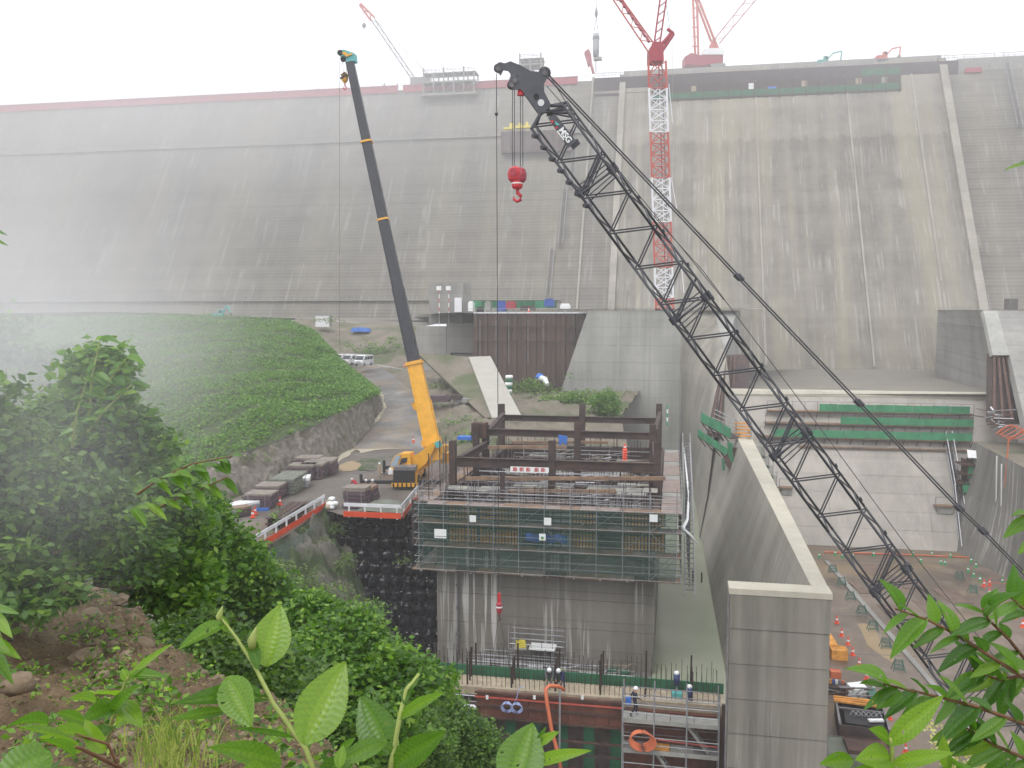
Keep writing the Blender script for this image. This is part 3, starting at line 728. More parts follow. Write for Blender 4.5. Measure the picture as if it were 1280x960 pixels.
# right abutment block
rbk = empty('abutment_block', D(1230, 480, 125), 'angular grey concrete abutment block at right edge with a brown steel slot', 'abutment')
A = [(1172, 388, 170), (1228, 388, 121), (1239, 444, 121), (1239, 535, 121), (1172, 535, 170)]
nb = 9
for k in range(nb):
    t0, t1 = k / nb, (k + 1) / nb
    def col(u, t):
        a0, a1 = D(1172, 388, 170), D(1172, 388, 170); a1 = Vector((a0.x, a0.y, -21))
        b0 = D(1228, 388, 121); b1 = Vector((D(1239, 444, 121).x, D(1239, 444, 121).y, -21))
        L = a0.lerp(a1, t); Rr = b0.lerp(b1, min(1, t)); 
        Rr.x = b0.x + (b1.x - b0.x) * min(1, t * 3.3); Rr.y = b0.y + (b1.y - b0.y) * min(1, t * 3.3)
        return L.lerp(Rr, u)
    for u0, u1 in ((0, .55), (.55, 1)):
        j = Vector((-.02 * (k % 3), -.01, 0)); e = .0006
        MB().prism([col(u0, t0 + e) + j, col(u1, t0 + e) + j, col(u1, t1 - e) + j, col(u0, t1 - e) + j], (1.0, .4, 0)).build('concrete_lift', M['greyc'], rbk, fix=True)
MB().add([D(1170, 387.5, 171), D(1228, 387.5, 121), D(1400, 387, 115), D(1400, 388, 230), D(1172, 388, 232)], [(0, 1, 2, 3, 4)]).build('top_slab', M['block'], rbk)
MB().prism([D(1229, 388, 120.5), D(1246, 388, 120), D(1262, 444, 110), D(1241, 444, 110.5)], (0, 1, -.3)).build('sloped_edge', M['block'], rbk, fix=True)
MB().prism([D(1246, 388, 120), D(1420, 388, 114), D(1420, 560, 95), D(1283, 535, 97), D(1262, 444, 110)], (0, 1.5, -.3)).build('sloped_face', M['greyc'], rbk, fix=True)
MB().prism([D(1240, 443, 113), D(1263, 443, 112), D(1284, 530, 103), D(1240, 530, 103)], (0, 2, 0)).build('steel_panel', M['rustd'], rbk, fix=True)
for k in range(4):
    plank('steel_rib', rbk, D(1243 + k * 5, 444, 111), D(1243 + k * 11, 525, 101), .3, .25, M['rust'])
MB().bb(*sum(([min(p.x, q.x), max(p.x, q.x)] for p, q in [(D(1242, 375, 135), D(1252, 375, 135))]), []), 140, 142, topz, topz + 1.6).build('hatch', M['darkc'], rbk)
# right basin wall
rw = empty('right_basin_wall', D(1240, 650, 100), 'dark wet concrete side wall of the basin at right edge', 'retaining wall')
rt = [D(1217, 552, 106), D(1262, 575, 93), D(1330, 610, 82)]; rbm = [G(1196, 690, FZ), G(1282, 735, FZ), G(1420, 800, FZ)]
grid_obj('wall_face', loft([rt, rbm], 20, 10), concrete('wet_wall', (.17, .165, .15), lift=1.5, ax=(.25, .7), streak=.7, light=.5, line=.1), rw, kind=None)
MB().add(rt + [p + Vector((14, 0, 0)) for p in rt[::-1]], [(0, 1, 2, 3, 4, 5)]).build('wall_top', M['dirt'], rw)

# ================================================================ SUB DAM with green walkways
sd = empty('sub_dam', D(1090, 600, 107), 'pale concrete basin end wall with three green netted walkways across it', 'wall')
Z0, Y0 = FZ, 109.; Z1 = D(1080, 492, 114.5).z; Y1 = 121.5
def sy(z): return Y0 + (z - Z0) * (Y1 - Y0) / (Z1 - Z0)
xL, xR = 8.0, 43.0
nl = 9
for k in range(nl):
    za, zb_ = Z0 + (Z1 - Z0) * k / nl, Z0 + (Z1 - Z0) * (k + 1) / nl
    for q in range(3):
        x0, x1 = xL + (xR - xL) * q / 3, xL + (xR - xL) * (q + 1) / 3
        j = .015 * ((k * 5 + q * 3) % 4)
        MB().prism([(x0 + .01, sy(za) - j, za + .01), (x1 - .01, sy(za) - j, za + .01), (x1 - .01, sy(zb_) - j, zb_ - .01), (x0 + .01, sy(zb_) - j, zb_ - .01)], (0, .6, 0)).build('concrete_lift', M['subdam'], sd, fix=True)
MB().prism([(xL, sy(Z0) + .3, Z0), (xR, sy(Z0) + .3, Z0), (xR, sy(Z1) + .3, Z1 - .02), (xL, sy(Z1) + .3, Z1 - .02)], (0, 3, 0)).build('core', M['greyc'], sd, fix=True)
b = MB(); prof = [(Y1 - .35, Z1 - .9), (Y1 - .45, Z1 - .3), (Y1, Z1 + .15), (Y1 + 1.2, Z1 + .3), (Y1 + 3, Z1 + .1), (Y1 + 3.2, Z1 - 1)]
b.prism([(xL, y, z_) for y, z_ in prof], (xR - xL, 0, 0)); b.build('crest_lip', M['coping'], sd, fix=True)
def zy(py, px=1120):
    """height on the sloped face seen at this pixel row"""
    lo, hi = Z0, Z1
    for _ in range(30):
        m_ = (lo + hi) / 2; p = PJ((px_x(px, sy(m_)), sy(m_), m_))
        if p[1] > py: lo = m_
        else: hi = m_
    return lo
def px_x(px, Y): return V(px, 480, Y).x
for (yb_, g0, g1, d0, nh) in ((514.5, 1025, 1214, 960, .98), (530, 1052, 1219, 958, .95), (547.5, 968, 1218, 952, 1.0)):
    z_ = zy(yb_); y_ = sy(z_) - 1.3
    w = empty('netted_walkway', (px_x(d0, y_), y_, z_), {514.5: 'top green netted walkway along the basin end wall', 530: 'middle green netted walkway along the basin end wall', 547.5: 'lowest and longest green netted walkway on the basin end wall'}[yb_], 'walkway')
    x0, x1, xg0, xg1 = (px_x(p, y_) for p in (d0, 1219, g0, g1))
    n = 10
    for i in range(n): MB().bb(x0 + (x1 - x0) * i / n, x0 + (x1 - x0) * (i + 1) / n - .03, y_, y_ + 1.3, z_ - .12 - .01 * (i % 3), z_).build('deck_board', M['timber'], w)
    n = 8
    for i in range(n): MB().bb(xg0 + (xg1 - xg0) * i / n, xg0 + (xg1 - xg0) * (i + 1) / n - .04, y_ - .05 - .02 * (i % 2), y_, z_ + .02, z_ + nh - .02 * (i % 3)).build('net_panel', M['netgreen'], w)
    m_ = 16
    for i in range(m_ + 1):
        x = x0 + (x1 - x0) * i / m_
        bar('post', w, (x, y_ + .02, z_ - .1), (x, y_ + .02, z_ + 1.25), .035, M['greyd']); bar('bracket', w, (x, y_, z_ - .1), (x, y_ + 1.0, z_ - 1.3), .05, M['rustd'])
    bar('rail', w, (x0, y_, z_ + 1.25), (x1, y_, z_ + 1.25), .03, M['greyd'])
z_ = zy(560.5)
o = MB().bb(px_x(1000, sy(z_)), px_x(1222, sy(z_)), sy(z_) - .5, sy(z_) - .05, z_ - .08, z_ + .08).build('timber_waler', M['timber']); tag(o, 'single long timber rail on the basin end wall below the green walkways', 'timber rail')
for (p, q, lab) in (((1172, 628), (1196, 640), 'small timber work platform on the end wall left of the ladder'), ((976, 612), (993, 624), 'small timber work platform on the end wall beside the black boom')):
    z_ = zy(p[1]); y_ = sy(z_); x0, x1 = px_x(p[0], y_), px_x(q[0], y_)
    r = empty('work_platform', (x0, y_, z_), lab, 'platform')
    MB().bb(x0, x1, y_ - 1.1, y_, z_ - .15, z_).build('deck', M['timber'], r); MB().bb(x0 + .3, x1 - .1, y_ - .9, y_, z_ - 1.0, z_ - .16).build('support_box', M['plygrey'], r)
    for x in (x0, x1): bar('post', r, (x, y_ - 1.1, z_), (x, y_ - 1.1, z_ + 1.1), .04, M['greyd'])
    bar('rail', r, (x0, y_ - 1.1, z_ + 1.1), (x1, y_ - 1.1, z_ + 1.1), .04, M['greyd'])
# long ladder-stair down the end wall
r = empty('wall_stair', G(1212, 690, FZ), 'long grey ladder stairway leaning down the basin end wall to the floor', 'stairway')
def wp(px, py, o=.35):
    z_ = zy(py, px); y_ = sy(z_); return Vector((px_x(px, y_ - o), y_ - o, z_))
for (a0, a1, c0, c1) in (((1183, 546), (1198, 614), (1191, 546), (1206, 614)), ((1197, 612), (1209, 692), (1206, 612), (1219, 692))):
    A0, A1, C0, C1 = wp(*a0), wp(*a1), wp(*c0), wp(*c1)
    for (s, e) in ((A0, A1), (C0, C1)):
        bar('stringer', r, s, e, .07, M['grey']); u = Vector((0, -.5, .9)); bar('handrail', r, s + u, e + u, .045, M['white'])
        for t in (0, .33, .66, 1): bar('post', r, s.lerp(e, t), s.lerp(e, t) + u, .035, M['grey'])
    for i in range(26): t = (i + .5) / 26; plank('tread', r, A0.lerp(A1, t), C0.lerp(C1, t), .3, .05, M['greyd'])
# rusty formwork lump right of the ladder
r = empty('steel_formwork', wp(1218, 600), 'rusty brown steel formwork stack with green net base beside the ladder', 'formwork')
c0 = wp(1202, 612, 0); c1 = wp(1236, 612, 0)
w_ = c1.x - c0.x
MB().bb(c0.x, c1.x, c0.y - 2.0, c0.y - 1.9, c0.z - .1, c0.z + 1.2).build('green_net', M['netgreen'], r)
MB().bb(c0.x + .6, c0.x + 1.7, c0.y - 1.7, c0.y - 1.6, c0.z + 1.8, c0.z + 3.2).build('green_net', M['netgreen'], r)
for k in range(4): MB().bb(c0.x - .2, c1.x + .2 * k, c0.y - 2, c0.y + .6, c0.z - .15 + k * 1.15, c0.z + .02 + k * 1.15).build('deck', M['rust'], r)
for k in range(6): plank('upright', r, (c0.x + w_ * k / 5, c0.y - 1.6, c0.z), (c0.x + w_ * k / 5, c0.y - 1.2, c0.z + 4.2), .16, .16, M['rustd'])
MB().bb(c0.x + .3, c1.x - .2, c0.y - .7, c0.y - .6, c0.z, c0.z + 4).build('panel', M['rust'], r)
MB().add([(c0.x + .5, c0.y - 1.8, c0.z + 4.3), (c0.x + 2.1, c0.y - 1.7, c0.z + 4.2), (c0.x + 2.2, c0.y - .8, c0.z + 5), (c0.x + .7, c0.y - .7, c0.z + 5.1)], [(0, 1, 2, 3)]).build('white_sheet', M['whiteb'], r)

# ================================================================ LEFT SIDE TERRAIN
rows = [pl([(215, 650, 77), (250, 640, 78), (300, 622, 84), (350, 600, 92), (400, 585, 98), (436, 566, 107)]),
        pl([(290, 700, 66), (330, 686, 69.5), (370, 668, 75), (409, 640, 85), (415, 642, 82), (500, 645, 79)])]
# yard: flat sheet
def zl(row, z): return [G(x, y, z) for x, y in row]
g = loft([zl([(200, 665), (240, 645), (300, 620), (350, 600), (400, 583), (440, 562), (480, 545)], YZ),
          zl([(310, 697), (360, 668), (408, 634), (430, 646), (500, 648), (540, 620), (610, 560)], YZ)], 40, 14, .04, .25)
grid_obj('work_yard', g, M['yardm'])
MB()
# road climbing from yard to the vans
g = loft([[G(440, 562, YZ + .02), G(610, 560, YZ + .02)], pl([(468, 532, 124), (565, 530, 124)]), pl([(481, 508, 136), (532, 505, 136)]), pl([(470, 483, 150), (505, 480, 150)]), pl([(440, 463, 164), (482, 462, 164)]), pl([(405, 456, 176), (470, 455, 176)]), pl([(360, 455, 186), (455, 453, 186)])], 12, 6, .05, .3, byindex=True)
grid_obj('access_road', g, M['roadm'])
patch('pale_mud', [(398, 582), (412, 570), (430, 563), (445, 562), (440, 568), (424, 577), (418, 586), (408, 589)], YZ, M['pale'], .05)
patch('pale_mud', [(436, 561), (470, 556), (500, 557), (516, 560), (498, 562), (470, 563), (450, 567)], YZ, M['pale'], .06)
patch('pale_mud', [(420, 584), (440, 576), (452, 580), (446, 588), (430, 590)], YZ, M['ramps'], .055)
patch('wet_mud', [(450, 572), (490, 570), (478, 584), (455, 590), (440, 585)], YZ, M['cliff'], .052)
# stone edging along the road
r_ = empty('stone_edging', D(478, 505, 136), 'curved line of pale rubble edging the left side of the gravel road', 'edging')
for i in range(34):
    t = i / 33; pts = pl([(456, 541, 121), (468, 528, 125), (480, 512, 134), (476, 492, 145), (463, 480, 151)]); p = lerp_row(pts, 33)[i]
    b = MB(); rr = random.uniform(.25, .6); b.lathe(p + Vector((0, 0, -.05)), [(rr, 0), (rr * .9, rr * .4), (rr * .4, rr * .65)], 6); b.build('edge_stone', M['pale'], r_)
# rock cut above the yard
rock_top = pl([(150, 600, 84), (235, 590, 86), (290, 572, 90), (345, 553, 97), (400, 530, 107), (440, 508, 118), (468, 497, 128), (470, 488, 140)])
rock_bot = [G(180, 670, YZ), G(240, 646, YZ), G(300, 620, YZ), G(350, 600, YZ), G(400, 583, YZ), G(440, 562, YZ)] + pl([(466, 532, 123), (480, 508, 136)])
grid_obj('rock_cut', loft([rock_top, rock_bot], 220, 26, 1.1, .55), M['rockm'])
# green hill above it
hill_top = pl([(-260, 420, 165), (-40, 402, 190), (150, 392, 205), (300, 396, 205), (360, 402, 195), (390, 414, 182), (412, 446, 164), (455, 482, 148)])
hill_g = loft([hill_top, [p + Vector((0, 0, .12)) for p in pl([(-260, 600, 70), (0, 620, 74), (150, 601, 83)]) + rock_top[1:]]], 80, 30, .9, .07)
grid_obj('green_hillside', hill_g, M['hillm'])
# terrace edge behind the hill, bank down to vans
bk_top = pl([(-200, 393, 215), (150, 390, 215), (370, 398, 214), (470, 405, 212), (530, 408, 205)])
grid_obj('terrace_edge', loft([[Vector((p.x * 1.1, 266, -.45)) for p in bk_top], bk_top], 30, 4, .1), M['terr'])
grid_obj('bank_slope', loft([bk_top[2:] + pl([(600, 410, 196)]), pl([(330, 455, 188), (420, 452, 184), (480, 456, 178), (545, 470, 160), (600, 478, 150)])], 50, 12, .9, .12), M['dirt'])
# dirt bank right of road up to foot of brown wall
grid_obj('dirt_bank', loft([pl([(470, 458, 178), (540, 466, 160), (590, 470, 150), (640, 488, 148), (700, 489, 148), (800, 489, 148.5)]),
                            pl([(490, 470, 158), (540, 492, 142), (600, 505, 133), (650, 510, 130), (700, 505, 132), (775, 520, 126)]),
                            [D(530, 505, 136), D(560, 530, 122), D(600, 545, 110), D(650, 560, 105), D(715, 560, 105), D(790, 575, 103)],
                            [G(560, 565, YZ), G(590, 575, YZ), G(620, 580, YZ), G(650, 600, YZ - 3), G(720, 600, YZ - 4), G(800, 600, YZ - 6)]], 110, 14, .7, .4, byindex=True), M['dirt'])
# gatehouse blocks by the dam toe
gh = empty('concrete_tower', D(558, 400, 200), 'square grey concrete tower block at the dam foot above the dirt bank', 'tower')
def pbox(name, x0, x1, y0, y1, d, depth, mat, parent):
    """box whose front face spans these pixels at distance d"""
    a = D(x0, y0, d); c = D(x1, y1, d); Y = (a.y + c.y) / 2
    a, c = V(x0, y0, Y), V(x1, y1, Y)
    return MB().bb(a.x, c.x, Y, Y + depth, c.z, a.z).build(name, mat, parent)
pbox('upper_shaft', 536, 579, 354, 405, 205, 8, M['greyc'], gh); pbox('door_panel', 568, 577, 372, 390, 203.5, .3, M['white'], gh)
pbox('side_wall', 578, 592, 392, 404, 203, 4, M['rustd'], gh)
gh2 = empty('concrete_box_wall', D(575, 440, 165), 'dark grey square concrete wall block left of the rusty sheet wall', 'wall')
pbox('box_wall', 558, 592, 404, 441, 162, 10, M['darkc'], gh2); pbox('corner_pier', 557, 563, 441, 471, 161.5, 2, M['darkc'], gh2)
pbox('wing_wall', 520, 558, 408, 470, 166, 6, M['greyc'], gh2)
pbox('wing_wall', 563, 592, 442, 480, 163, 4, M['greyc'], gh2)
# pale ramp slab
rs = MB(); q = [D(586, 446, 150), D(613, 445, 150), D(652, 520, 120), D(615, 522, 120)]
rs.prism(q, (0, .4, -1.0)); tag(rs.build('concrete_ramp', M['slab'], fix=True), 'pale smooth sloping concrete ramp left of the rusty wall', 'ramp')
MB()
tag(MB().prism([D(520, 440, 152), D(586, 446, 151), D(615, 522, 121), D(606, 522, 122), D(560, 478, 140)], (0, 1, -.6)).build('ramp_side_wall', M['dirt'], fix=True), 'grey brown side bank wall under the left edge of the pale ramp', 'bank')
# rusty sheet-pile wall
sp = empty('sheet_pile_wall', D(660, 450, 153), 'dark rusty sheet pile wall between the pale ramp and the concrete block', 'wall')
Ys = 154.; n = 24
for i in range(n):
    px0, px1 = 592 + (738 - 592) * i / n, 592 + (738 - 592) * (i + 1) / n
    a, c = V(px0, 391, Ys), V(px1, 391, Ys); o_ = .0 if i % 2 else .35
    MB().prism([(a.x, Ys - .02, a.z), (a.x + .12, Ys - o_ - .02, a.z), (c.x - .12, Ys - o_ - .02, a.z), (c.x, Ys - .02, a.z), (c.x, Ys + .3, a.z), (a.x, Ys + .3, a.z)], (0, 0, -18)).build('sheet_pile', M['rustpile'], sp, fix=True)
for y_ in (391, 408, 427): a = V(592, y_, Ys - .6); c = V(736 - (y_ - 391) * .3, y_, Ys - .6); plank('waler', sp, a, c, .2, .22, M['white' if y_ == 391 else 'rustd'])
for x_ in (600, 620, 636, 660, 679): plank('drain_strip', sp, V(x_, 400, Ys - .6), V(x_, 455, Ys - .6), .12, .1, M['greyd'])
struct(MB().add([V(560, 391, Ys), V(740, 391, Ys), V(740, 391, Ys) + Vector((0, 108, -.35)), V(500, 391, Ys) + Vector((-30, 108, -.35))], [(0, 1, 2, 3)]).build('work_terrace', M['terr']))
# left bank slope falling from the viewpoint to the river
grid_obj('river_bank', loft([pl([(-260, 640, 70), (60, 640, 70)]) + [G(215, 660, YZ - .1), G(310, 697, YZ - .1), G(360, 669, YZ - .1), G(410, 636, YZ - .1)],
                             pl([(-200, 700, 62), (100, 700, 62), (300, 735, 60), (340, 750, 61), (400, 700, 68), (425, 660, 79)]),
                             pl([(-200, 780, 40), (150, 780, 40), (330, 800, 46), (440, 790, 58), (470, 830, 60), (500, 860, 64)]),
                             pl([(-200, 860, 22), (150, 860, 22), (330, 900, 26), (450, 930, 34), (560, 940, 44), (600, 920, 52)]),
                             pl([(-100, 1300, 14), (200, 1300, 14), (450, 1150, 20), (560, 1100, 30), (640, 1100, 40), (700, 1020, 45)])], 200, 26, 1.3, .45, byindex=True), M['cliff'])
# near slope with stones
fg_edge = [D(-120, 690, 13), D(20, 712, 12.5), D(112, 728, 12), D(165, 765, 10), D(205, 805, 8.3), D(270, 845, 7), D(350, 890, 5.8), D(440, 945, 5), D(560, 1050, 4.2), D(640, 1200, 3.6)]
fg_mid = [D(-150, 830, 6.5), D(20, 820, 6.5), D(110, 820, 6.6), D(150, 850, 5.8), D(190, 880, 5.2), D(240, 920, 4.6), D(310, 950, 4.1), D(380, 1000, 3.6), D(450, 1100, 3.2), D(520, 1250, 3)]
fg_near = [D(-200, 1100, 2.9), D(0, 1100, 2.9), D(60, 1100, 2.9), D(120, 1120, 2.8), D(180, 1130, 2.8), D(240, 1150, 2.7), D(300, 1160, 2.7), D(340, 1180, 2.6), D(380, 1250, 2.5), D(430, 1350, 2.4)]
fg_low = [p + Vector((.6, 1.2, -5)) for p in fg_edge]
fg = loft([fg_low, fg_edge, fg_mid, fg_near], 110, 22, .16, 1.3, byindex=True, edge=True)
fgo = grid_obj('rocky_slope', fg, M['fgsoil'])
# foothold under the camera so the slope reaches it
struct(MB().add([fg_near[0], fg_near[-1], (3, -3, -2.2), (-6, -3, -2.2)], [(0, 1, 2, 3)]).build('path', M['fgsoil']))
# ================================================================ BAG WALL
def bag_mesh():
    b = MB(); n = 10; prof = [(.42, 0), (.54, .12), (.57, .45), (.54, .8), (.44, .95), (.2, 1.0), (.08, 1.12)]
    vs = []
    for r, z in prof:
        for j in range(n):
            a = 2 * math.pi * j / n; k = 1 + .06 * math.sin(3 * a + z * 5) + random.uniform(-.02, .02)
            vs.append((r * k * math.cos(a), r * k * math.sin(a), z))
    fs = [(i * n + j, i * n + (j + 1) % n, (i + 1) * n + (j + 1) % n, (i + 1) * n + j) for i in range(len(prof) - 1) for j in range(n)]
    b.add(vs, fs + [tuple(range((len(prof) - 1) * n, len(prof) * n))])
    return b.mesh('bag', M['bag'])
bag_me = [bag_mesh() for _ in range(4)]
tie_me = MB().lathe((0, 0, 0), [(.07, 0), (.09, .04), (.05, .09)], 6).mesh('tie', M['grey'])
rown = ['topmost', 'second', 'third', 'fourth', 'fifth', 'sixth', 'seventh', 'eighth', 'ninth', 'tenth', 'eleventh', 'twelfth', 'thirteenth', 'fourteenth', 'lowest']
for rI in range(15):
    z = -18.75 - rI * 1.06
    py = 645 + rI * 16.2
    xl_px = [418, 421, 424, 428, 444, 452, 458, 464, 470, 474, 480, 486, 492, 500, 508][rI]
    dd = 77.3 - rI * .36
    x0 = D(xl_px, 700, dd).x; x1 = -17.6
    Yr = D(470, 700, dd).y
    n = int((x1 - x0) / 1.12)
    for i in range(n + 1):
        x = x1 - .5 - i * 1.12 + .06 * math.sin(rI * 2.1)
        if x > x1 - .3: x -= .1
        y = Yr + random.uniform(-.12, .12) - max(0, (x + 22) * -.03)
        o = bpy.data.objects.new('container_bag', bag_me[(i * 3 + rI) % 4]); COL.objects.link(o); o.location = (x, y, z + random.uniform(-.04, .04))
        o.rotation_euler = (random.uniform(-.05, .05), random.uniform(-.05, .05), random.uniform(0, 6)); o.scale = (1, 1, random.uniform(.96, 1.06))
        tag(o, 'black container bag in the %s row of the bag wall under the guardrail' % rown[rI], 'bag', 'black bags in the %s row of the wall' % rown[rI])
        for _t in range(random.choice((1, 1, 2))):
            t = link('tie', tie_me, o); t.matrix_parent_inverse = Matrix.Identity(4); t.matrix_basis = Matrix.Translation((random.uniform(-.3, .3), -.5, random.uniform(.75, 1.0)))
struct(MB().add([D(412, 644, 80.5), D(520, 644, 80.5), (-17.4, 79, -35), D(470, 890, 77.5), D(455, 760, 79), D(425, 700, 80.5)], [(0, 1, 2, 3, 4, 5)]).build('bag_wall_backfill', M['darkc']))

# ================================================================ PIER
PX0, PX1, PY0, PY1, PZ1 = -17.25, -1.0, 61.9, 92., -17.5
pier = empty('concrete_pier', ((PX0 + PX1) / 2, PY0, WZ), 'big rectangular concrete pier with white lime streaks standing beside the pool', 'pier')
zs = PZ1; k = 0
for h in (1.15, 2.15, 2.2, 2.2, 2.2, 2.2):
    j = .015 * (k % 2)
    MB().bb(PX0 + j, PX1 - j, PY0 + j, PY1, zs - h + .015, zs - (.015 if k else 0)).build('concrete_lift', M['pierc'], pier); zs -= h; k += 1
MB().bb(PX0 + .06, PX1 - .06, PY0 + .06, PY1 - .1, -31, PZ1 - .1).build('core', M['darkc'], pier)
for px in (572,):
    a = V(px, 722, PY0 - .12); bar('drain_pipe', pier, (a.x, PY0 - .12, -18.6), (a.x, PY0 - .12, WZ), .08, M['greyd'])
    for z in (-20.2, -22, -24): MB().bb(a.x - .14, a.x + .14, PY0 - .22, PY0, z, z + .1).build('pipe_bracket', M['greyd'], pier)
# ---- formwork and scaffolding round the pier head
sc = empty('pier_scaffold', (-9, 61, -18.6), 'green netted multi level scaffolding around the head of the concrete pier', 'scaffold')
FX0, FX1, FY0 = -18.55, .85, 60.45
LV = [-18.65, -16.9, -15.15, -13.75]
nb = 10; bx = [FX0 + .35 + (FX1 - FX0 - .7) * i / nb for i in range(nb + 1)]
def boards(x0, x1, y0, y1, z, n, mats, parent=sc, name='deck_board', t=.09, along='x'):
    for i in range(n):
        j = .012 * ((i * 5) % 4)
        if along == 'x': q = MB().bb(x0 + (x1 - x0) * i / n + .015, x0 + (x1 - x0) * (i + 1) / n - .015, y0 + j, y1 - j, z - t - j, z - j)
        else: q = MB().bb(x0 + j, x1 - j, y0 + (y1 - y0) * i / n + .015, y0 + (y1 - y0) * (i + 1) / n - .015, z - t - j, z - j)
        q.build(name, mats[(i * 7 + int(abs(z) * 3)) % len(mats)], parent)
TB = [M['timber'], M['wornb'], M['wornb'], M['timber'], M['timber'], M['wornb']]
boards(FX0 - .2, FX1, FY0, FY0 + 1.15, LV[0], 12, [M['timber'], M['rust'], M['wornb'], M['timber']])
boards(FX0 + .5, FX1, FY0 + .1, FY0 + 1.2, LV[1], 11, TB)
boards(FX0 + .5, FX1, FY0 + .1, FY0 + 1.2, LV[2], 11, TB)
boards(FX0 + .9, FX1 - 1.5, FY0 + .1, FY0 + 1.2, LV[3], 12, TB)
boards(FX1 - 1.45, FX1, FY0 + .1, 90, LV[3], 16, [M['wornb'], M['wornb'], M['plygrey'], M['wornb']], along='y')
boards(FX0, FX0 + 1.1, FY0 + 1, 90, LV[0], 10, TB, along='y')
boards(FX0, FX0 + 1.1, FY0 + 1, 84, LV[2], 10, TB, along='y')
boards(FX0, FX0 + 1.1, FY0 + 1, 80, LV[3] , 10, TB, along='y')
for x in bx:
    for y in (FY0 + .05, FY0 + 1.15):
        bar('upright', sc, (x, y, LV[0] - .1), (x, y, -12.4 + .3 * ((x * 7) % 1)), .032, M['grey'] if y < FY0 + .5 else M['greyd'])
for y in np.arange(FY0 + 2, 90, 1.9):
    for x in (FX0 + .02, FX1 - .02): bar('upright', sc, (x, y, LV[0] - .1), (x, y, -12.6), .032, M['greyd'])
for li, z in enumerate(LV):
    for dz in ((.0, .5, .95) if li < 3 else (.0, .45, .95)):
        for k in range(2):
            x0, x1 = (FX0, (FX0 + FX1) / 2) if k == 0 else ((FX0 + FX1) / 2, FX1)
            bar('ledger', sc, (x0, FY0 + .02, z + dz), (x1, FY0 + .02, z + dz), .026, M['grey'])
        bar('ledger', sc, (FX0, FY0 + 1.18, z + dz), (FX1, FY0 + 1.18, z + dz), .026, M['greyd'])
        bar('ledger', sc, (FX1, FY0, z + dz), (FX1, 90, z + dz), .026, M['grey'])
        bar('ledger', sc, (FX0, FY0, z + dz), (FX0, 88, z + dz), .026, M['grey'])
    for x in bx: bar('transom', sc, (x, FY0, z + .02), (x, FY0 + 1.2, z + .02), .026, M['greyd'])
for i in range(nb):
    for li in range(3):
        z0, z1 = LV[li], LV[li + 1]
        if (i + li) % 3 == 0: bar('brace', sc, (bx[i], FY0 + 1.1, z0), (bx[i + 1], FY0 + 1.1, z1), .024, M['grey'])
        if (i * 2 + li) % 5 == 1: bar('brace', sc, (bx[i + 1], FY0 + .1, z0), (bx[i], FY0 + .1, z1), .024, M['greyd'])
        MB().bb(bx[i] + .02, bx[i + 1] - .02, FY0 - .04 - .01 * ((i + li) % 2), FY0 - .03, z0 + .05, z1 - .05).build('net_panel', M['netg'], sc)
for li in range(3):
    for j in range(8):
        y0 = FY0 + j * 3.3
        MB().bb(FX0 - .05, FX0 - .04, y0, y0 + 3.25, LV[li] + .05, LV[li + 1] - .05).build('net_panel', M['netg'], sc)
        MB().bb(FX1 + .04, FX1 + .05, y0, y0 + 3.25, LV[li] + .05, LV[li + 1] - .05).build('net_panel', M['netg'], sc)
    bar('brace', sc, (FX0 - .02, FY0 + .5, LV[li]), (FX0 - .02, FY0 + 4, LV[li + 1]), .03, M['timberl'])
    bar('brace', sc, (bx[-2], FY0, LV[li]), (bx[-1], FY0, LV[li + 1]), .026, M['grey']); bar('brace', sc, (bx[-1], FY0, LV[li]), (bx[-2], FY0, LV[li + 1]), .026, M['grey'])
for i in range(9):
    x = bx[0] - .2 + i * 1.93
    MB().lathe((x, FY0 + 1.2, LV[0] - .55), [(.06, 0), (.10, .08), (.10, .22), (.03, .45)], 7).build('hanger_cap', M['whiteb'], sc)
# formwork wall behind the scaffold (own thing): ribbed orange formply, dark gaps
pf = empty('pier_formwork', (-9, 62, -17), 'orange brown ribbed formwork panels behind the green scaffold netting', 'formwork')
segs = [(515, 562, 'd'), (562, 600, 'o2'), (600, 650, 'o'), (650, 686, 'd'), (686, 712, 'g'), (712, 748, 'o'), (748, 776, 'd'), (776, 832, 'o')]
for zi, (z0, z1) in enumerate(((-17.35, -15.3), (-15.1, -13.85))):
    for (pa_, pb_, kd) in segs:
        x0, x1 = V(pa_, 680, 61.95).x, V(pb_, 680, 61.95).x
        mt = {'o': M['ply'], 'o2': M['ply'], 'd': M['rustd'], 'g': M['plygrey']}[kd]
        MB().bb(x0, x1 - .03, 61.95, 62.1, z0, z1).build('form_panel', M['rustd'] if kd != 'g' else mt, pf)
        if kd in 'oo2':
            nr = int((x1 - x0) / .24)
            for q in range(nr): plank('batten', pf, (x0 + .12 + q * .24, 61.88, z0 + .02), (x0 + .12 + q * .24, 61.88, z1 - .02), .15, .12, mt)
        else:
            for q in range(int((x1 - x0) / .6)): plank('steel_batten', pf, (x0 + .3 + q * .6, 61.88, z0), (x0 + .3 + q * .6, 61.88, z1), .08, .1, M['rustd'])
    for z in (z0 + .4, z1 - .4): plank('waler', pf, (-18, 61.72, z), (-.6, 61.72, z), .1, .14, M['rustd'])
    MB().bb(PX1 - .2, PX1 + .3, 62.1, 91, z0, z1).build('form_panel', M['rustd'], pf)
    MB().bb(PX0 - .3, PX0 + .2, 62.1, 91, z0, z1).build('form_panel', M['rustd'], pf)
MB().bb(PX0 - .2, PX1 + .2, 91, 91.5, -17.4, -13.8).build('form_panel', M['rustd'], pf)
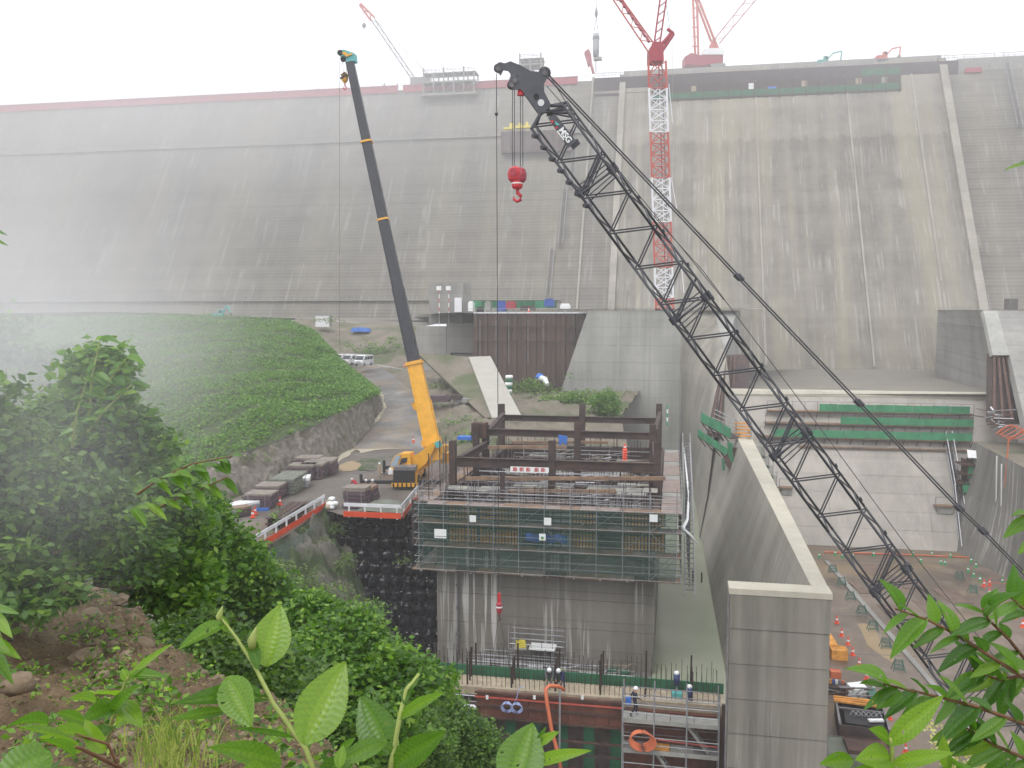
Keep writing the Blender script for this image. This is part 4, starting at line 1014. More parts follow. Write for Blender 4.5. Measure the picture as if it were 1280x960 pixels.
# white notice boards on the scaffold
for i, (x0, x1, y0, y1, lb_) in enumerate(((587, 595, 644, 653, 'small square white sign on the netting, left on the upper lift'), (680, 689, 647, 657, 'small square white sign on the netting, above the blue sheet'),
        (812, 822, 643, 653, 'small square white sign on the netting at the right end'), (543, 558, 661, 673, 'largest white sign board on the left of the scaffold netting'), (674, 682, 667, 676, 'white sign with a green and yellow mark over the blue sheet'))):
    a, c = V(x0, y0, FY0 - .08), V(x1, y1, FY0 - .08)
    r = tag(MB().bb(a.x, c.x, a.y - .03, a.y, c.z, a.z).build('notice_board', M['whiteb']), lb_, 'sign')
    MB().bb(a.x, c.x, a.y - .045, a.y - .031, c.z + (a.z - c.z) * (.18 if i == 3 else .0), c.z + (a.z - c.z) * (.24 if i == 3 else .06)).build('board_edge', M['greyd'], r)
    if i == 4:
        w = c.x - a.x; MB().bb(a.x + w * .3, a.x + w * .7, a.y - .05, a.y - .031, c.z + .1, c.z + .3).build('mark', M['netgreen'], r); MB().bb(a.x + w * .38, a.x + w * .6, a.y - .056, a.y - .05, c.z + .06, c.z + .14).build('mark', M['yelbox'], r)
b = MB(); x0, x1 = V(657, 670, FY0 + .3).x, V(709, 670, FY0 + .3).x; zt_ = V(660, 667, FY0 + .3).z
n = 14
for i in range(n):
    xa_, xb_ = x0 + (x1 - x0) * i / n, x0 + (x1 - x0) * (i + 1) / n; s0, s1 = .1 * math.sin(i * 1.3), .1 * math.sin((i + 1) * 1.3)
    b.quad((xa_, FY0 + .3 + s0, zt_ + s0 * .5), (xb_, FY0 + .3 + s1, zt_ + s1 * .5), (xb_, FY0 + .25 - s1, zt_ - .55 + s1), (xa_, FY0 + .25 - s0, zt_ - .55 + s0))
tag(b.build('blue_sheet', M['blue']), 'crumpled blue sheet hung on the middle lift of the scaffold netting', 'tarpaulin')
# ---- steel frame above pier: H columns and beams
fr = empty('steel_structure', (-9, 78, -13.7), 'dark rusty steel beam and column frame rising over the pier head', 'steel frame')
def colm(px, pyt, Y, name='column', w=.5, h=None, zb=-17.3):
    a = V(px, pyt, Y); b_ = MB(); b_.ibeam((a.x, Y, zb), (a.x, Y, a.z), w, w); b_.build(name, M['rustd'], fr); return a.x
def beamx(p0, p1, py, Y, name='beam', w=.4, h=.55):
    a = V(p0, py, Y); c = V(p1, py, Y); b_ = MB(); b_.ibeam((a.x, Y, a.z), (c.x, Y, a.z), w, h); b_.build(name, M['rustd'], fr); return a.z
YF, YM, YB = 66., 75., 89.5
for px in (566, 690, 822): colm(px, 551 if px != 822 else 553, YF, w=.52)
for px in (607, 722, 816): colm(px, 531 if px != 722 else 528, YM, w=.55)
for px in (627, 728, 824): colm(px, 505, YB, w=.6)
colm(595, 529, 74, w=.5); colm(628, 590, 63.4, w=.3)
beamx(568, 823, 577, YF - .1, w=.4, h=.75); beamx(610, 822, 540, YM - .1, w=.4, h=.62); beamx(630, 824, 522, YB - .1, w=.45, h=.62)
for (p, q) in (((574, 575), (610, 541)), ((610, 541), (630, 523)), ((820, 577), (818, 541)), ((819, 541), (825, 523))):
    A_, C_ = (V(*p, YF), V(*q, YM)) if p[1] > 560 else (V(*p, YM), V(*q, YB)); C_.z = A_.z + 0; 
    b_ = MB(); b_.ibeam(A_, C_, .4, .6); b_.build('side_beam', M['rustd'], fr)
pbox('steel_box', 589, 607, 529, 548, 76, 1.2, M['rust'], fr)
for (p0, p1, py, Y) in ((610, 708, 559, 69.5), (640, 760, 553, 78), (582, 832, 598, 64.6), (636, 770, 614, 63.9), (640, 720, 628, 63.6)):
    a, c = V(p0, py, Y), V(p1, py, Y); MB().beam(a, c, .3, .25).build('timber_rail', M['timber'], fr)
# working decks inside frame, clutter of pipes
ins = empty('inner_scaffold', (-9, 70, -17), 'jumble of silver scaffold pipes boards and tools inside the rusty steel frame', 'scaffold')
MB().bb(PX0 + .3, PX1 - .3, 62.3, 90.8, -17.2, -16.9).build('deck_floor', M['rustd'], ins)
random.seed(21)
def zt(px, py, Y): return V(px, py, Y)
for Y, z in ((63.2, -14.2), (64.8, -14.6), (67.4, -15.0), (69.6, -15.0), (72, -15.0), (76.5, -15.1), (79, -14.9), (82, -14.9), (85, -15), (87.5, -15)):
    for k in range(5):
        zz = z + k * .42
        if random.random() < .9 and zz < -12.6:
            x0 = PX0 + random.uniform(.2, 5); x1 = PX1 - random.uniform(.2, 6)
            bar('ledger', ins, (x0, Y, zz), (x1, Y, zz), .03, random.choice((M['grey'], M['grey'], M['greyd'], M['white'])))
    n = 8
    for k in range(n):
        x = PX0 + .6 + (PX1 - PX0 - 1.2) * (k + random.uniform(-.25, .25)) / (n - 1)
        if random.random() < .8: bar('upright', ins, (x, Y, -16.9), (x, Y, z + random.uniform(1.0, 1.9)), .03, M['grey'] if k % 3 else M['greyd'])
    for k in range(9):
        x = PX0 + random.uniform(.5, 15); s = random.choice((-1, 1)) * 1.7
        if PX0 < x + s < PX1: bar('brace', ins, (x, Y, z - .8), (x + s, Y, z + .8), .022, M['grey'])
for k in range(52):
    Y = random.uniform(63, 89); x = PX0 + random.uniform(.5, 13); L = random.uniform(1.5, 4.5); z = random.choice((-15.4, -15.9, -14.9, -14.4)) 
    boards(x, min(x + L, PX1 - .3), Y, Y + random.uniform(.5, 1.2), z, 2, [M['plygrey'], M['timberl'], M['timber'], M['plygrey'], M['greyc']], ins, 'board')
for (px0, px1, py, Y) in ((555, 622, 611, 64.0), (733, 822, 612, 64.3), (640, 715, 608, 66)):
    a, c = V(px0, py, Y), V(px1, py, Y); boards(a.x, c.x, Y, Y + 1.5, a.z, 5, [M['plygrey'], M['slab']], ins, 'panel_sheet', .06)
for k in range(240):
    Y = random.uniform(63.5, 89); x = PX0 + random.uniform(.5, 15); L = random.uniform(.6, 2.4); a = random.uniform(-.5, .5)
    z = random.uniform(-16.2, -14.1)
    bar('loose_pipe', ins, (x, Y, z), (min(x + L * math.cos(a), PX1 - .2), Y + L * math.sin(a), z + random.uniform(-.1, .5)), random.choice((.03, .04, .05)), random.choice((M['grey'], M['greyd'], M['white'], M['rust'], M['timberl'])))
for k in range(30):
    Y = random.uniform(63.5, 89); x = PX0 + random.uniform(.7, 15); s = random.uniform(.2, .5)
    MB().box((x, Y, -15.9 + random.uniform(-.4, .4)), (s * 1.6, s, s * .8), random.uniform(0, 3)).build('stored_part', random.choice((M['black'], M['greyd'], M['plygrey'], M['rust'], M['olive'])), ins)
rbm_ = MB()
for k in range(620):
    e_ = random.random()
    if e_ < .45: x, y = random.uniform(PX0, PX1), random.choice((63.0, 74.4, 88.8)) + random.uniform(-.2, .2)
    elif e_ < .75: x, y = random.choice((PX0 + .3, PX1 - .4)) + random.uniform(-.15, .15), random.uniform(62.5, 90)
    else: x, y = random.uniform(PX0, PX1), random.uniform(63, 90)
    z1 = random.uniform(-13.9, -12.2) if e_ < .75 else random.uniform(-15, -13.4); rbm_.tube([(x, y, -17), (x + random.uniform(-.04, .04), y, z1)], .022, 3, False)
for k in range(150):
    y = random.uniform(63, 90); z = random.uniform(-16.5, -13.2); x = PX0 + random.uniform(.3, 8); rbm_.tube([(x, y, z), (min(PX1 - .3, x + random.uniform(3, 9)), y, z)], .024, 3, False)
o = rbm_.build('rebar_thicket', M['rebar'], ins); o['kind'] = 'stuff'
for k in range(7):
    x = FX0 + random.uniform(-.1, .9); y = FY0 + random.uniform(.1, 9); bar('tall_pole', sc, (x, y, -14), (x, y, -10.6 + random.uniform(-.8, .8)), .045, M['greyd'] if k % 3 else M['rustd'])
# red cone stack, blue sheet, banner inside
a = V(781, 575, 68.5)
def cone_thing(name, loc, label, mat, band=True, s=1., group=None):
    r = empty(name, loc, label, 'traffic cone', group); l = Vector(loc)
    MB().box(l + Vector((0, 0, .02 * s)), (.38 * s, .38 * s, .04 * s)).build('base', mat, r)
    MB().lathe(l + Vector((0, 0, .04 * s)), [(.15 * s, 0), (.035 * s, .66 * s)], 10).build('cone_body', mat, r)
    if band:
        MB().lathe(l + Vector((0, 0, .30 * s)), [(.112 * s, 0), (.088 * s, .14 * s)], 10).build('white_band', M['white'], r)
    return r
r = empty('stacked_cones', a, 'tall stack of red traffic cones standing on the frame over the pier', 'traffic cone')
for k in range(5): MB().lathe(a + Vector((0, 0, k * .2)), [(.24, 0), (.2, .04), (.14, .1), (.05, .5)], 9).build('cone_body', M['cone'], r); MB().lathe(a + Vector((0, 0, k * .2 + .22)), [(.125, 0), (.1, .08)], 9).build('white_band', M['white'], r)
r = empty('red_lettered_banner', V(660, 588, 65.3), 'white banner with faded red lettering hung under the front beam', 'banner')
a, c = V(638, 583, 65.4), V(686, 591, 65.4); b = MB(); b.bb(a.x, c.x, 65.4, 65.42, c.z, a.z); b.build('cloth', M['whiteb'], r)
random.seed(5)
W_ = c.x - a.x; H_ = a.z - c.z
for k in range(5):
    cx_ = a.x + W_ * (.12 + .17 * k + (.05 if k > 2 else 0)); b = MB()
    for q in range(5):
        zz = c.z + H_ * (.16 + .16 * q); b.bb(cx_ - W_ * .05, cx_ + W_ * .05 * random.choice((.4, 1)), 65.37, 65.395, zz, zz + H_ * .07)
    for q in (-.04, 0, .04): b.bb(cx_ + W_ * q, cx_ + W_ * q + W_ * .014, 65.375, 65.398, c.z + H_ * .15, c.z + H_ * .85)
    b.build('red_character', M['red'], r)
tag(MB().prism([V(698, 544, 74), V(709, 546, 74), V(708, 557, 74), V(704, 553, 74), V(699, 558, 74)], (0, .3, 0)).build('blue_sheet', M['bluetarp'], fix=True), 'small bright blue sheet tied inside the steel frame', 'tarpaulin')
tag(MB().bb(*[q for q in (V(573, 545, 80).x, V(590, 545, 80).x)], 79.5, 80.5, V(573, 549, 80).z, V(573, 545, 80).z).build('blue_cover', M['bluetarp']), 'light blue cover on the deck left of the steel box', 'tarpaulin')
# scaffold stair tower at the right side of pier (white hand rails), with white hose tail
r = empty('side_ladder', (1.6, 70, -18), 'steel ladder stairs with silver rails hanging on the right side of the pier scaffold', 'ladder')
for (y0, z0, y1, z1) in ((86, -12.5, 76, -14.5), (76, -14.5, 68, -17), (68, -17, 62, -20)):
    for x in (1.15, 1.85): bar('stringer', r, (x, y0, z0), (x, y1, z1), .05, M['grey']); bar('handrail', r, (x, y0, z0 + 1), (x, y1, z1 + 1), .035, M['grey'])
    for i in range(12): t = i / 12; plank('tread', r, (1.15, y0 + (y1 - y0) * t, z0 + (z1 - z0) * t), (1.85, y0 + (y1 - y0) * t, z0 + (z1 - z0) * t), .25, .04, M['greyd'])
for y in np.arange(64, 88, 2.4): bar('post', r, (1.5, y, -20), (1.5, y, -12.4), .035, M['greyd'])
b = MB(); pts = [V(855, 560, 86), V(858, 590, 76), V(861, 620, 70), V(859, 650, 66), V(853, 661, 63), V(862, 668, 63), V(872, 679, 63)]
b.tube(pts, [.06, .07, .08, .12, .16, .1, .05], 6); tag(b.build('white_hose', M['whiteb'], smooth=True), 'crumpled white hose hanging beside the pier scaffold above the pool', 'hose')
for i, (px, py) in enumerate(((866, 726), (877, 728))):
    p = G(px, py, WZ); tag(MB().tube([p - Vector((0, 0, 1)), p + Vector((0, 0, 1.0))], .09, 6).build('mooring_stake', M['rustd']), ['left', 'right'][i] + ' one of two thin dark stakes standing in the green pool', 'stake')

# ================================================================ LOWER FORMWORK IN FRONT OF THE PIER (z of deck about -22.6)
DZ = -22.9
lw = empty('lower_formwork', (-6, 50, -26), 'rust red steel formwork wall with walers in front of the pier', 'formwork')
def LXY(px, py, z): return G(px, py, z)
Yl = 50.2
a = V(596, 868, Yl); c = V(778, 880, Yl); zt0 = V(690, 872, Yl).z
nP = 11
for i in range(nP):
    x0, x1 = a.x + (c.x - a.x) * i / nP, a.x + (c.x - a.x) * (i + 1) / nP
    MB().bb(x0 + .01, x1 - .01, Yl - .02 * (i % 2), Yl + .3, zt0 - 1.6, zt0).build('upper_panel', M['redform'], lw)
    MB().bb(x0 + .01, x1 - .01, Yl + .5, Yl + .8, zt0 - 7, zt0 - 1.65).build('lower_panel', M['rustd'] if i % 2 else M['netdeep'], lw)
    plank('rib', lw, (x0, Yl + .42, zt0 - 7), (x0, Yl + .42, zt0 - 1.7), .12, .14, M['rustd'])
for z, mt in ((zt0 + .02, 'rust'), (zt0 - .28, 'orangered'), (zt0 - .8, 'rust'), (zt0 - 1.55, 'rust'), (zt0 - 2.6, 'rust'), (zt0 - 3.4, 'rustd'), (zt0 - 4.3, 'rust')):
    plank('waler', lw, (a.x - .1, Yl - .08, z), (c.x, Yl - .08, z), .1, .12 if mt != 'orangered' else .07, M[mt] if mt != 'orangered' else M['crred'])
for px in (609, 668, 728): 
    p = V(px, 872, Yl - .2); MB().bb(p.x - .08, p.x + .08, Yl - .24, Yl - .2, p.z - .1, p.z + .15).build('white_tag', M['whiteb'], lw)
# concrete slab top behind it & rebar
sl = empty('lower_slab', (-6, 53, DZ), 'pale concrete slab with rows of upright rebar at the foot of the pier', 'slab')
x0s, x1s = V(530, 860, 52).x, V(905, 870, 52).x
MB().bb(x0s, x1s, 50.6, 52.3, DZ - .5, DZ).build('slab', M['timberl'], sl)
MB().bb(x0s, x1s, 51.3, 52.3, DZ - 6, DZ - .5).build('slab_support', M['rustd'], sl)
MB().bb(x0s, -1.2, 52.3, 61.8, DZ - 4, WZ + .15).build('lower_slab_step', M['darkc'], sl)
MB().bb(x0s, x1s, 52.5, 52.6, DZ - .5, DZ + .55).build('green_net_strip', M['netdeep'], sl)
random.seed(11); rb_ = MB(); kk = 0
for row, (yy, h) in enumerate(((50.9, 1.2), (51.5, 1.4), (52.1, 1.5), (53.2, 1.5))):
    for i in range(60):
        x = x0s + .4 + (x1s - x0s - .8) * i / 59 + random.uniform(-.05, .05)
        big = i % 9 == 0
        if kk < 290 and (row in (0, 2, 3) or big):
            bar('rebar', sl, (x, yy, DZ), (x + random.uniform(-.05, .05), yy, DZ + h * random.uniform(.75, 1.1) + (.4 if big else 0)), .06 if big else .018, M['rebar']); kk += 1
# small silver frames between slab and pier
def rail_scaffold(px0, px1, py0, py1, Y, label, rows=4, colsn=6, mats=('grey', 'white', 'grey')):
    a, c = V(px0, py0, Y), V(px1, py1, Y); r = empty('pipe_scaffold', (a.x, Y, c.z), label, 'scaffold')
    for k in range(rows):
        z = c.z + (a.z - c.z) * (k + .5) / rows; 
        for yy in (0, 1.0): bar('ledger', r, (a.x, Y + yy, z), (c.x, Y + yy, z - .02), .028, M[mats[k % 3]])
    for k in range(colsn + 1):
        x = a.x + (c.x - a.x) * k / colsn
        for yy in (0, 1.0): bar('upright', r, (x, Y + yy, c.z - .8), (x, Y + yy, a.z), .024, M['greyd'])
    return r
r = rail_scaffold(581, 708, 822, 848, 58.2, 'low silver pipe frame with white rails in front of the pier foot', 4, 7)
for k in range(5): p = V(592 + k * 22, 842, 58.6); MB().bb(p.x, p.x + 1.0, 58.4, 59.2, p.z - .05, p.z).build('board', [M['plygrey'], M['whiteb'], M['timber'], M['rust'], M['plygrey']][k], r)
r = rail_scaffold(637, 704, 787, 826, 60.6, 'tall silver pipe frame standing against the streaked pier face', 5, 5, ('grey', 'grey', 'white'))
p = V(662, 808, 60.8); MB().bb(p.x, p.x + 1.9, 60.4, 61.6, p.z - .1, p.z).build('board', M['whiteb'], r)
r = rail_scaffold(722, 792, 838, 862, 57.2, 'low silver pipe frame right of the pier foot near the cloth', 3, 4)
MB().bb(V(746, 846, 57.1).x, V(757, 846, 57.1).x, 57.0, 57.1, V(746, 849, 57.1).z, V(746, 845, 57.1).z).build('pink_sheet', M['pinkred'], r)
MB().bb(V(735, 843, 57.1).x, V(741, 843, 57.1).x, 57.0, 57.1, V(735, 846, 57.1).z, V(735, 839, 57.1).z).build('white_box', M['whiteb'], r)
r = rail_scaffold(545, 600, 862, 888, 50.4, 'silver rails over the pale slab at left of the red formwork', 3, 4, ('greyd', 'grey', 'white'))
MB().bb(V(561, 880, 50).x, V(595, 880, 50).x, 49.9, 50.2, V(561, 883, 50).z, V(561, 880, 50).z).build('white_beam', M['white'], r)
b = MB(); p = V(536, 893, 49.6); q = V(590, 897, 49.6); b.beam(p, q, .3, .18); tag(b.build('red_beam', M['crred']), 'red steel beam under the pale slab beside the bushes', 'beam')
MB()
struct(MB().bb(V(530, 890, 50.6).x, V(597, 890, 50.6).x, 50.3, 52.2, DZ - 5, DZ - .9).build('slab_footing', M['rustd']))
rail_scaffold(575, 700, 838, 862, 56.6, 'low silver rails running behind the slab rebar, left part', 3, 8, ('white', 'grey', 'timber'))
rail_scaffold(600, 640, 815, 842, 60.2, 'narrow tall pipe frame near the drain pipe of the pier', 4, 3)
rail_scaffold(700, 745, 826, 858, 56.0, 'pipe frame between the two low frames at the pier foot', 4, 3, ('greyd', 'timberl', 'grey'))
random.seed(31)
r = empty('foot_clutter', (-9, 57, -25.8), 'scattered boards pipes and boxes lying at the pier foot behind the rebar', 'clutter')
for k in range(70):
    p = Vector((random.uniform(-15.5, -2), random.uniform(53.4, 61), WZ + .2 + random.uniform(0, .9))); a_ = random.uniform(-.4, .4)
    if k % 3 == 0: MB().box(p, (random.uniform(.6, 2), random.uniform(.2, .6), random.uniform(.06, .4)), a_).build('board', random.choice((M['wornb'], M['plygrey'], M['rust'], M['whiteb'], M['olive'], M['netdeep'])), r)
    else: bar('pipe', r, p, p + Vector((random.uniform(1, 3) * math.cos(a_), math.sin(a_), random.uniform(-.1, 1.2) if k % 2 else 0)), .03, random.choice((M['grey'], M['white'], M['greyd'], M['rust'], M['timberl'])))
for (px, py, Y, lb_, m1, sx) in ((651, 804, 60.2, 'yellow machine on a grey pallet in front of the pier', 'yelbox', 1),):
    p = V(px, py, Y); r = empty('pallet_machine', p, lb_, 'machine')
    MB().box(p + Vector((0, 0, -.32)), (.9, .8, .08)).build('pallet', M['plygrey'], r)
    MB().box(p + Vector((0, 0, -.05)), (.62, .5, .4), .4).build('body', M[m1], r); MB().box(p + Vector((.02, -.1, .2)), (.3, .3, .12), .4).build('lid', M['yelbox'], r); MB().tube([p + Vector((-.25, -.2, .1)), p + Vector((-.1, -.2, .38)), p + Vector((.25, -.2, .38))], .03, 5).build('handle', M['black'], r)
for i, (px, py, Y) in enumerate(((693, 826, 57.5), (694, 836, 57.6), (615, 833, 57.4), (687, 838, 57.4))):
    pass
# right hand access scaffold with plank decks
asx = empty('access_scaffold', (.5, 49, -27), 'silver access scaffold with grey plank decks at the pool end below the pier', 'scaffold')
Ya = 48.6; X0, X1 = V(778, 900, Ya).x, V(899, 905, Ya).x
zA = V(840, 905, Ya).z; zB = V(840, 943, Ya).z
for (z, mts) in ((zA, [M['plygrey'], M['greyc'], M['plygrey']]), (zB, [M['greyd'], M['ply'], M['plygrey']]), (zB - 1.8, [M['greyd']])):
    boards(X0, X1, Ya, Ya + 1.25, z, 4, mts, asx, 'deck_board', .07); MB().bb(X0, X1, Ya - .04, Ya, z - .12, z + .14).build('toe_board', M['plygrey'], asx)
for i in range(4):
    x = X0 + (X1 - X0) * [0, .33, .67, 1][i]
    for y in (Ya - .05, Ya + 1.3): bar('upright', asx, (x, y, FZ), (x, y, zA + 1.9), .045, M['grey'])
    for z in (zA, zB): bar('transom', asx, (x, Ya, z + 1.0), (x, Ya + 1.3, z + 1.0), .03, M['greyd'])
for z in (zA + .5, zA + 1.0, zA + 1.45, zB + .45, zB + .9, zB - .7):
    for y in (Ya - .05, Ya + 1.3): bar('rail', asx, (X0, y, z), (X1, y, z - .03), .032, M['grey'] if y < Ya else M['greyd'])
bar('orange_rail', asx, (X0 + 2, Ya + .1, zB + .75), (X1, Ya + .1, zB + .6), .04, M['crred'])
for (x0, x1, z0, z1) in ((X0 + 3.6, X0 + 4.9, zA - .1, zB + .05), (X0 + 1.9, X0 + 3.2, zB - .1, zB - 1.9)):
    for y in (Ya + .3, Ya + .8): MB().beam((x0, y, z0), (x1, y, z1), .08, .16).build('stair_stringer', M['plygrey'], asx)
    for i in range(7): t = (i + .5) / 7; plank('stair_tread', asx, (x0 + (x1 - x0) * t, Ya + .3, z0 + (z1 - z0) * t), (x0 + (x1 - x0) * t, Ya + .8, z0 + (z1 - z0) * t), .2, .04, M['greyd'])
MB().bb(X0, X1 + .8, Ya + 1.6, Ya + 1.9, FZ, zA - .1).build('red_form_wall', M['redform'], asx)
MB().bb(X1 + .2, X1 + .8, Ya + 1, Ya + 1.2, FZ, zA + .9).build('edge_wall', M['rustd'], asx)
bar('yellow_strap', asx, (X1 + .6, Ya, zA + .8), (X1 + .9, Ya, FZ), .06, M['yelbox'])
b = MB()
for k in range(5):
    c0_ = V(801, 921, Ya - .2); R0 = .55 + .05 * k; pts = [c0_ + Vector((R0 * math.cos(t) + .03 * k, -.05 - .04 * k, R0 * .75 * math.sin(t) - .05 * k)) for t in np.linspace(0, 2 * math.pi, 20)]
    b.tube(pts, .05, 6, False)
tag(b.build('coiled_hose', M['hose'], smooth=True), 'coil of orange hose hanging on the lower deck of the access scaffold', 'hose')
# orange pump pipe bending down
b = MB(); pts = [V(705, 862, 50.5), V(698, 858, 50.2), V(687, 857, 50), V(682, 861, 49.8), V(684, 880, 49.6), V(690, 915, 49.4), V(697, 940, 49.2), V(704, 975, 49)]
b.tube(pts, .12, 8); tag(b.build('orange_pipe', M['hose'], smooth=True), 'bent orange pipe looping over the red formwork and running down', 'pipe')
bar_o = MB().tube([V(700, 862, 49.6), V(699, 975, 49.4)], .06, 6).build('grey_pole', M['grey']); tag(bar_o, 'single straight grey pole standing beside the bent orange pipe', 'pole')
b = MB(); c0_ = V(640, 883, 49.8)
for k in range(4):
    for s in (-.3, .3):
        pts = [c0_ + Vector((s + (.28 + .03 * k) * math.cos(t), -.03 * k, .28 * math.sin(t) - .03 * k)) for t in np.linspace(0, 2 * math.pi, 14)]; b.tube(pts, .03, 5, False)
b.tube([V(655, 858, 49.9), V(649, 860, 49.9), V(646, 872, 49.8), V(642, 880, 49.8)], .03, 5)
tag(b.build('blue_hose_coil', M['hoseb'], smooth=True), 'tangled pale blue hose coil hanging on the red formwork', 'hose')
b = MB()
for k in range(5):
    pts = [V(548, 858, 51.5) + Vector((.5 * math.cos(t) + .15 * k, .1 * k, .42 * math.sin(t))) for t in np.linspace(0, math.pi, 10)]; b.tube(pts, .03, 5, False)
tag(b.build('cable_bundle', M['black'], smooth=True), 'dark bundle of looped cable on the slab beside the bushes', 'cable')
tag(MB().box(V(547, 876, 50), (.6, .5, .6)).lathe(V(547, 872, 50), [(.2, 0), (.25, .2), (.1, .3)], 8).build('blue_tub', M['bluetarp']), 'blue plastic tub half hidden by the bushes at left of slab', 'tub')
# two blue capped lamps/pumps on posts
for i, (px, pyt, pyb, Y, lab) in enumerate(((846, 839, 872, 51.5, 'tall blue cylinder with white cap on teal base beside the rebar'), (862, 856, 876, 50.8, 'lower blue cylinder with white cap right of the teal based one'))):
    p = V(px, pyt, Y); q = V(px, pyb, Y); r = empty('blue_cylinder', q, lab, 'lamp')
    MB().lathe((p.x, p.y, p.z - .85), [(.19, 0), (.19, .7)], 12).build('blue_drum', M['navy'], r, True)
    MB().lathe((p.x, p.y, p.z - .15), [(.16, 0), (.15, .1), (.08, .15)], 12).build('white_cap', M['whiteb'], r)
    bar('post', r, q - Vector((0, 0, .6)), (p.x, p.y, p.z - .8), .06, M['grey'])
    if i == 0: MB().box((q.x, q.y - .1, q.z + .1), (.62, .4, .55)).build('teal_box', M['teal'], r); MB().box((q.x, q.y - .15, q.z - .35), (.5, .4, .3)).build('white_base', M['whiteb'], r)
# ================================================================ YARD
cone_src = None
def mk_cone(loc, label, s=1., group=None, mat='cone', fade=False):
    return cone_thing('traffic_cone', loc, label, M[mat], True, s, group)
src = mk_cone(G(478, 418 * 0 + 630, YZ), 'left one of two orange cones standing side by side by the purple panel stack'); remember(src)
srcg = cone_thing('traffic_cone', G(1020, 692, FZ), 'tmp', M['cgreen'], True, 1.); remember(srcg)
def cone_at(px, py, z, label, group=None, s=1., green=False):
    o = copy_thing(srcg if green else src, G(px, py, z) if z is not None else (px if isinstance(px, Vector) else Vector()), random.uniform(0, 1.5), label, s)
    if group: o['group'] = group
    return o
src.location = G(345, 631, YZ + .05); src.scale = (1.15,) * 3; src['label'] = 'left one of two orange cones side by side right of the purple panel stack'
cone_at(350, 631, YZ + .05, 'right one of two orange cones side by side right of the purple panel stack', s=1.15)
cone_at(308, 643, YZ + .03, 'orange cone standing alone at left of the fallen cone group', s=1.1)
cone_at(316, 647, YZ + .03, 'nearest orange cone of the tight group in front of the blue sheet', s=1.1)
cone_at(319, 643, YZ + .03, 'rear orange cone of the tight group in front of the blue sheet', s=1.1)
cone_at(321, 632, YZ + .03, 'small pale topped cone just in front of the purple panel stack', s=.8)
cone_at(450, 549, None, 'x') if False else None
for (px, py, d, lab) in ((450, 549, 118, 'orange cone at the left edge of the gravel road'), (517, 553, 113, 'orange cone on the pale mud right of the road near the crane boom'), (505, 459, 165, 'faint distant orange cone beside the upper road'), (384, 634, 84, 'orange cone half hidden behind the long guardrail')):
    copy_thing(src, D(px, py, d), .3, lab, 1.15)
# guardrails with orange boards
def guardrail(p, q, label, nposts, z0=YZ):
    r = empty('guardrail', p, label, 'guardrail'); p, q = Vector(p), Vector(q); u = (q - p).normalized(); nrm = Vector((0, 0, 1))
    for z in (.95, 1.12): MB().beam(p + nrm * z, q + nrm * z, .06, .13).build('rail', M['white'], r)
    plank('rail_plate', r, p + nrm * 1.03 , q + nrm * 1.03, .05, .22, M['white'])
    for i in range(nposts):
        c = p.lerp(q, (i + .3) / (nposts - .4)); plank('post', r, c + Vector((.06, -.06, -.1)), c + Vector((.06, -.06, 1.05)), .12, .12, M['white'])
    n = max(2, int((q - p).length / 1.8)); up = Vector((0, 0, 1)); side = u.cross(up) * .12
    for i in range(n):
        a, c = p.lerp(q, i / n) + side, p.lerp(q, (i + 1) / n - .003) + side
        MB().beam(a + up * (.22 + .01 * (i % 2)), c + up * (.22 + .01 * (i % 2)), .03, .5).build('orange_board', M['orangered'], r)
    return r
guardrail(G(312, 693, YZ), G(406, 634, YZ), 'long white guardrail with orange boards along the yard edge above the bushes', 8)
guardrail(G(430, 645, YZ), G(502, 648, YZ), 'short white guardrail with orange board at the top of the black bag wall', 4)
guardrail(G(502, 648, YZ), G(522, 622, YZ), 'short angled white guardrail with orange board beside the crane', 3)
# stacks
def stack(px, py, w, d_, h, rz, label, kind, layers=4, z=YZ):
    p = G(px, py, z) + Vector((0, 0, .08)); r = empty(kind, p, label, 'stack'); 
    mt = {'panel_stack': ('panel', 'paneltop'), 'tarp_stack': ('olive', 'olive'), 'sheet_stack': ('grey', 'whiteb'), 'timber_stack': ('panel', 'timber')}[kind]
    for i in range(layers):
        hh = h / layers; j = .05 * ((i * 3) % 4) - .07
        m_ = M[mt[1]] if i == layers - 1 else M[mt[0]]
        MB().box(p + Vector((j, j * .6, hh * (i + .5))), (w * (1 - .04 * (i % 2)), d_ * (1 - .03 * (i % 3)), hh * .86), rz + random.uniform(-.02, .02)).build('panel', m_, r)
    for s in (-.3, .3): MB().box(p + Matrix.Rotation(rz, 3, 'Z') @ Vector((w * s, 0, h * .5)), (.08, d_ * 1.03, h * .98), rz).build('strap', M['greyd'], r)
    return r
RZ = R(8)
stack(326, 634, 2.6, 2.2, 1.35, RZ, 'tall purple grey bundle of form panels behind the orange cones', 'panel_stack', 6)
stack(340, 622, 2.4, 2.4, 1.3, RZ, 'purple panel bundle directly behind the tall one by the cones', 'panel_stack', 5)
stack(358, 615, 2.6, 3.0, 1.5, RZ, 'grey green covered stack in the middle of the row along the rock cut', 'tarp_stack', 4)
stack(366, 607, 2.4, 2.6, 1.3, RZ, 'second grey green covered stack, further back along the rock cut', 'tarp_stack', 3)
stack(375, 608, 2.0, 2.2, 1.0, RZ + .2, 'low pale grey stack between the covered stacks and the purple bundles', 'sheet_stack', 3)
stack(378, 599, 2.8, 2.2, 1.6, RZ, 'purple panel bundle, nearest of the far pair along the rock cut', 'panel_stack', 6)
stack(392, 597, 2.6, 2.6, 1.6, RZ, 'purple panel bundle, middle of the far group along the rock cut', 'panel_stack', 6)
stack(404, 592, 2.8, 3.0, 1.6, RZ, 'purple panel bundle at the far right end of the row', 'panel_stack', 6)
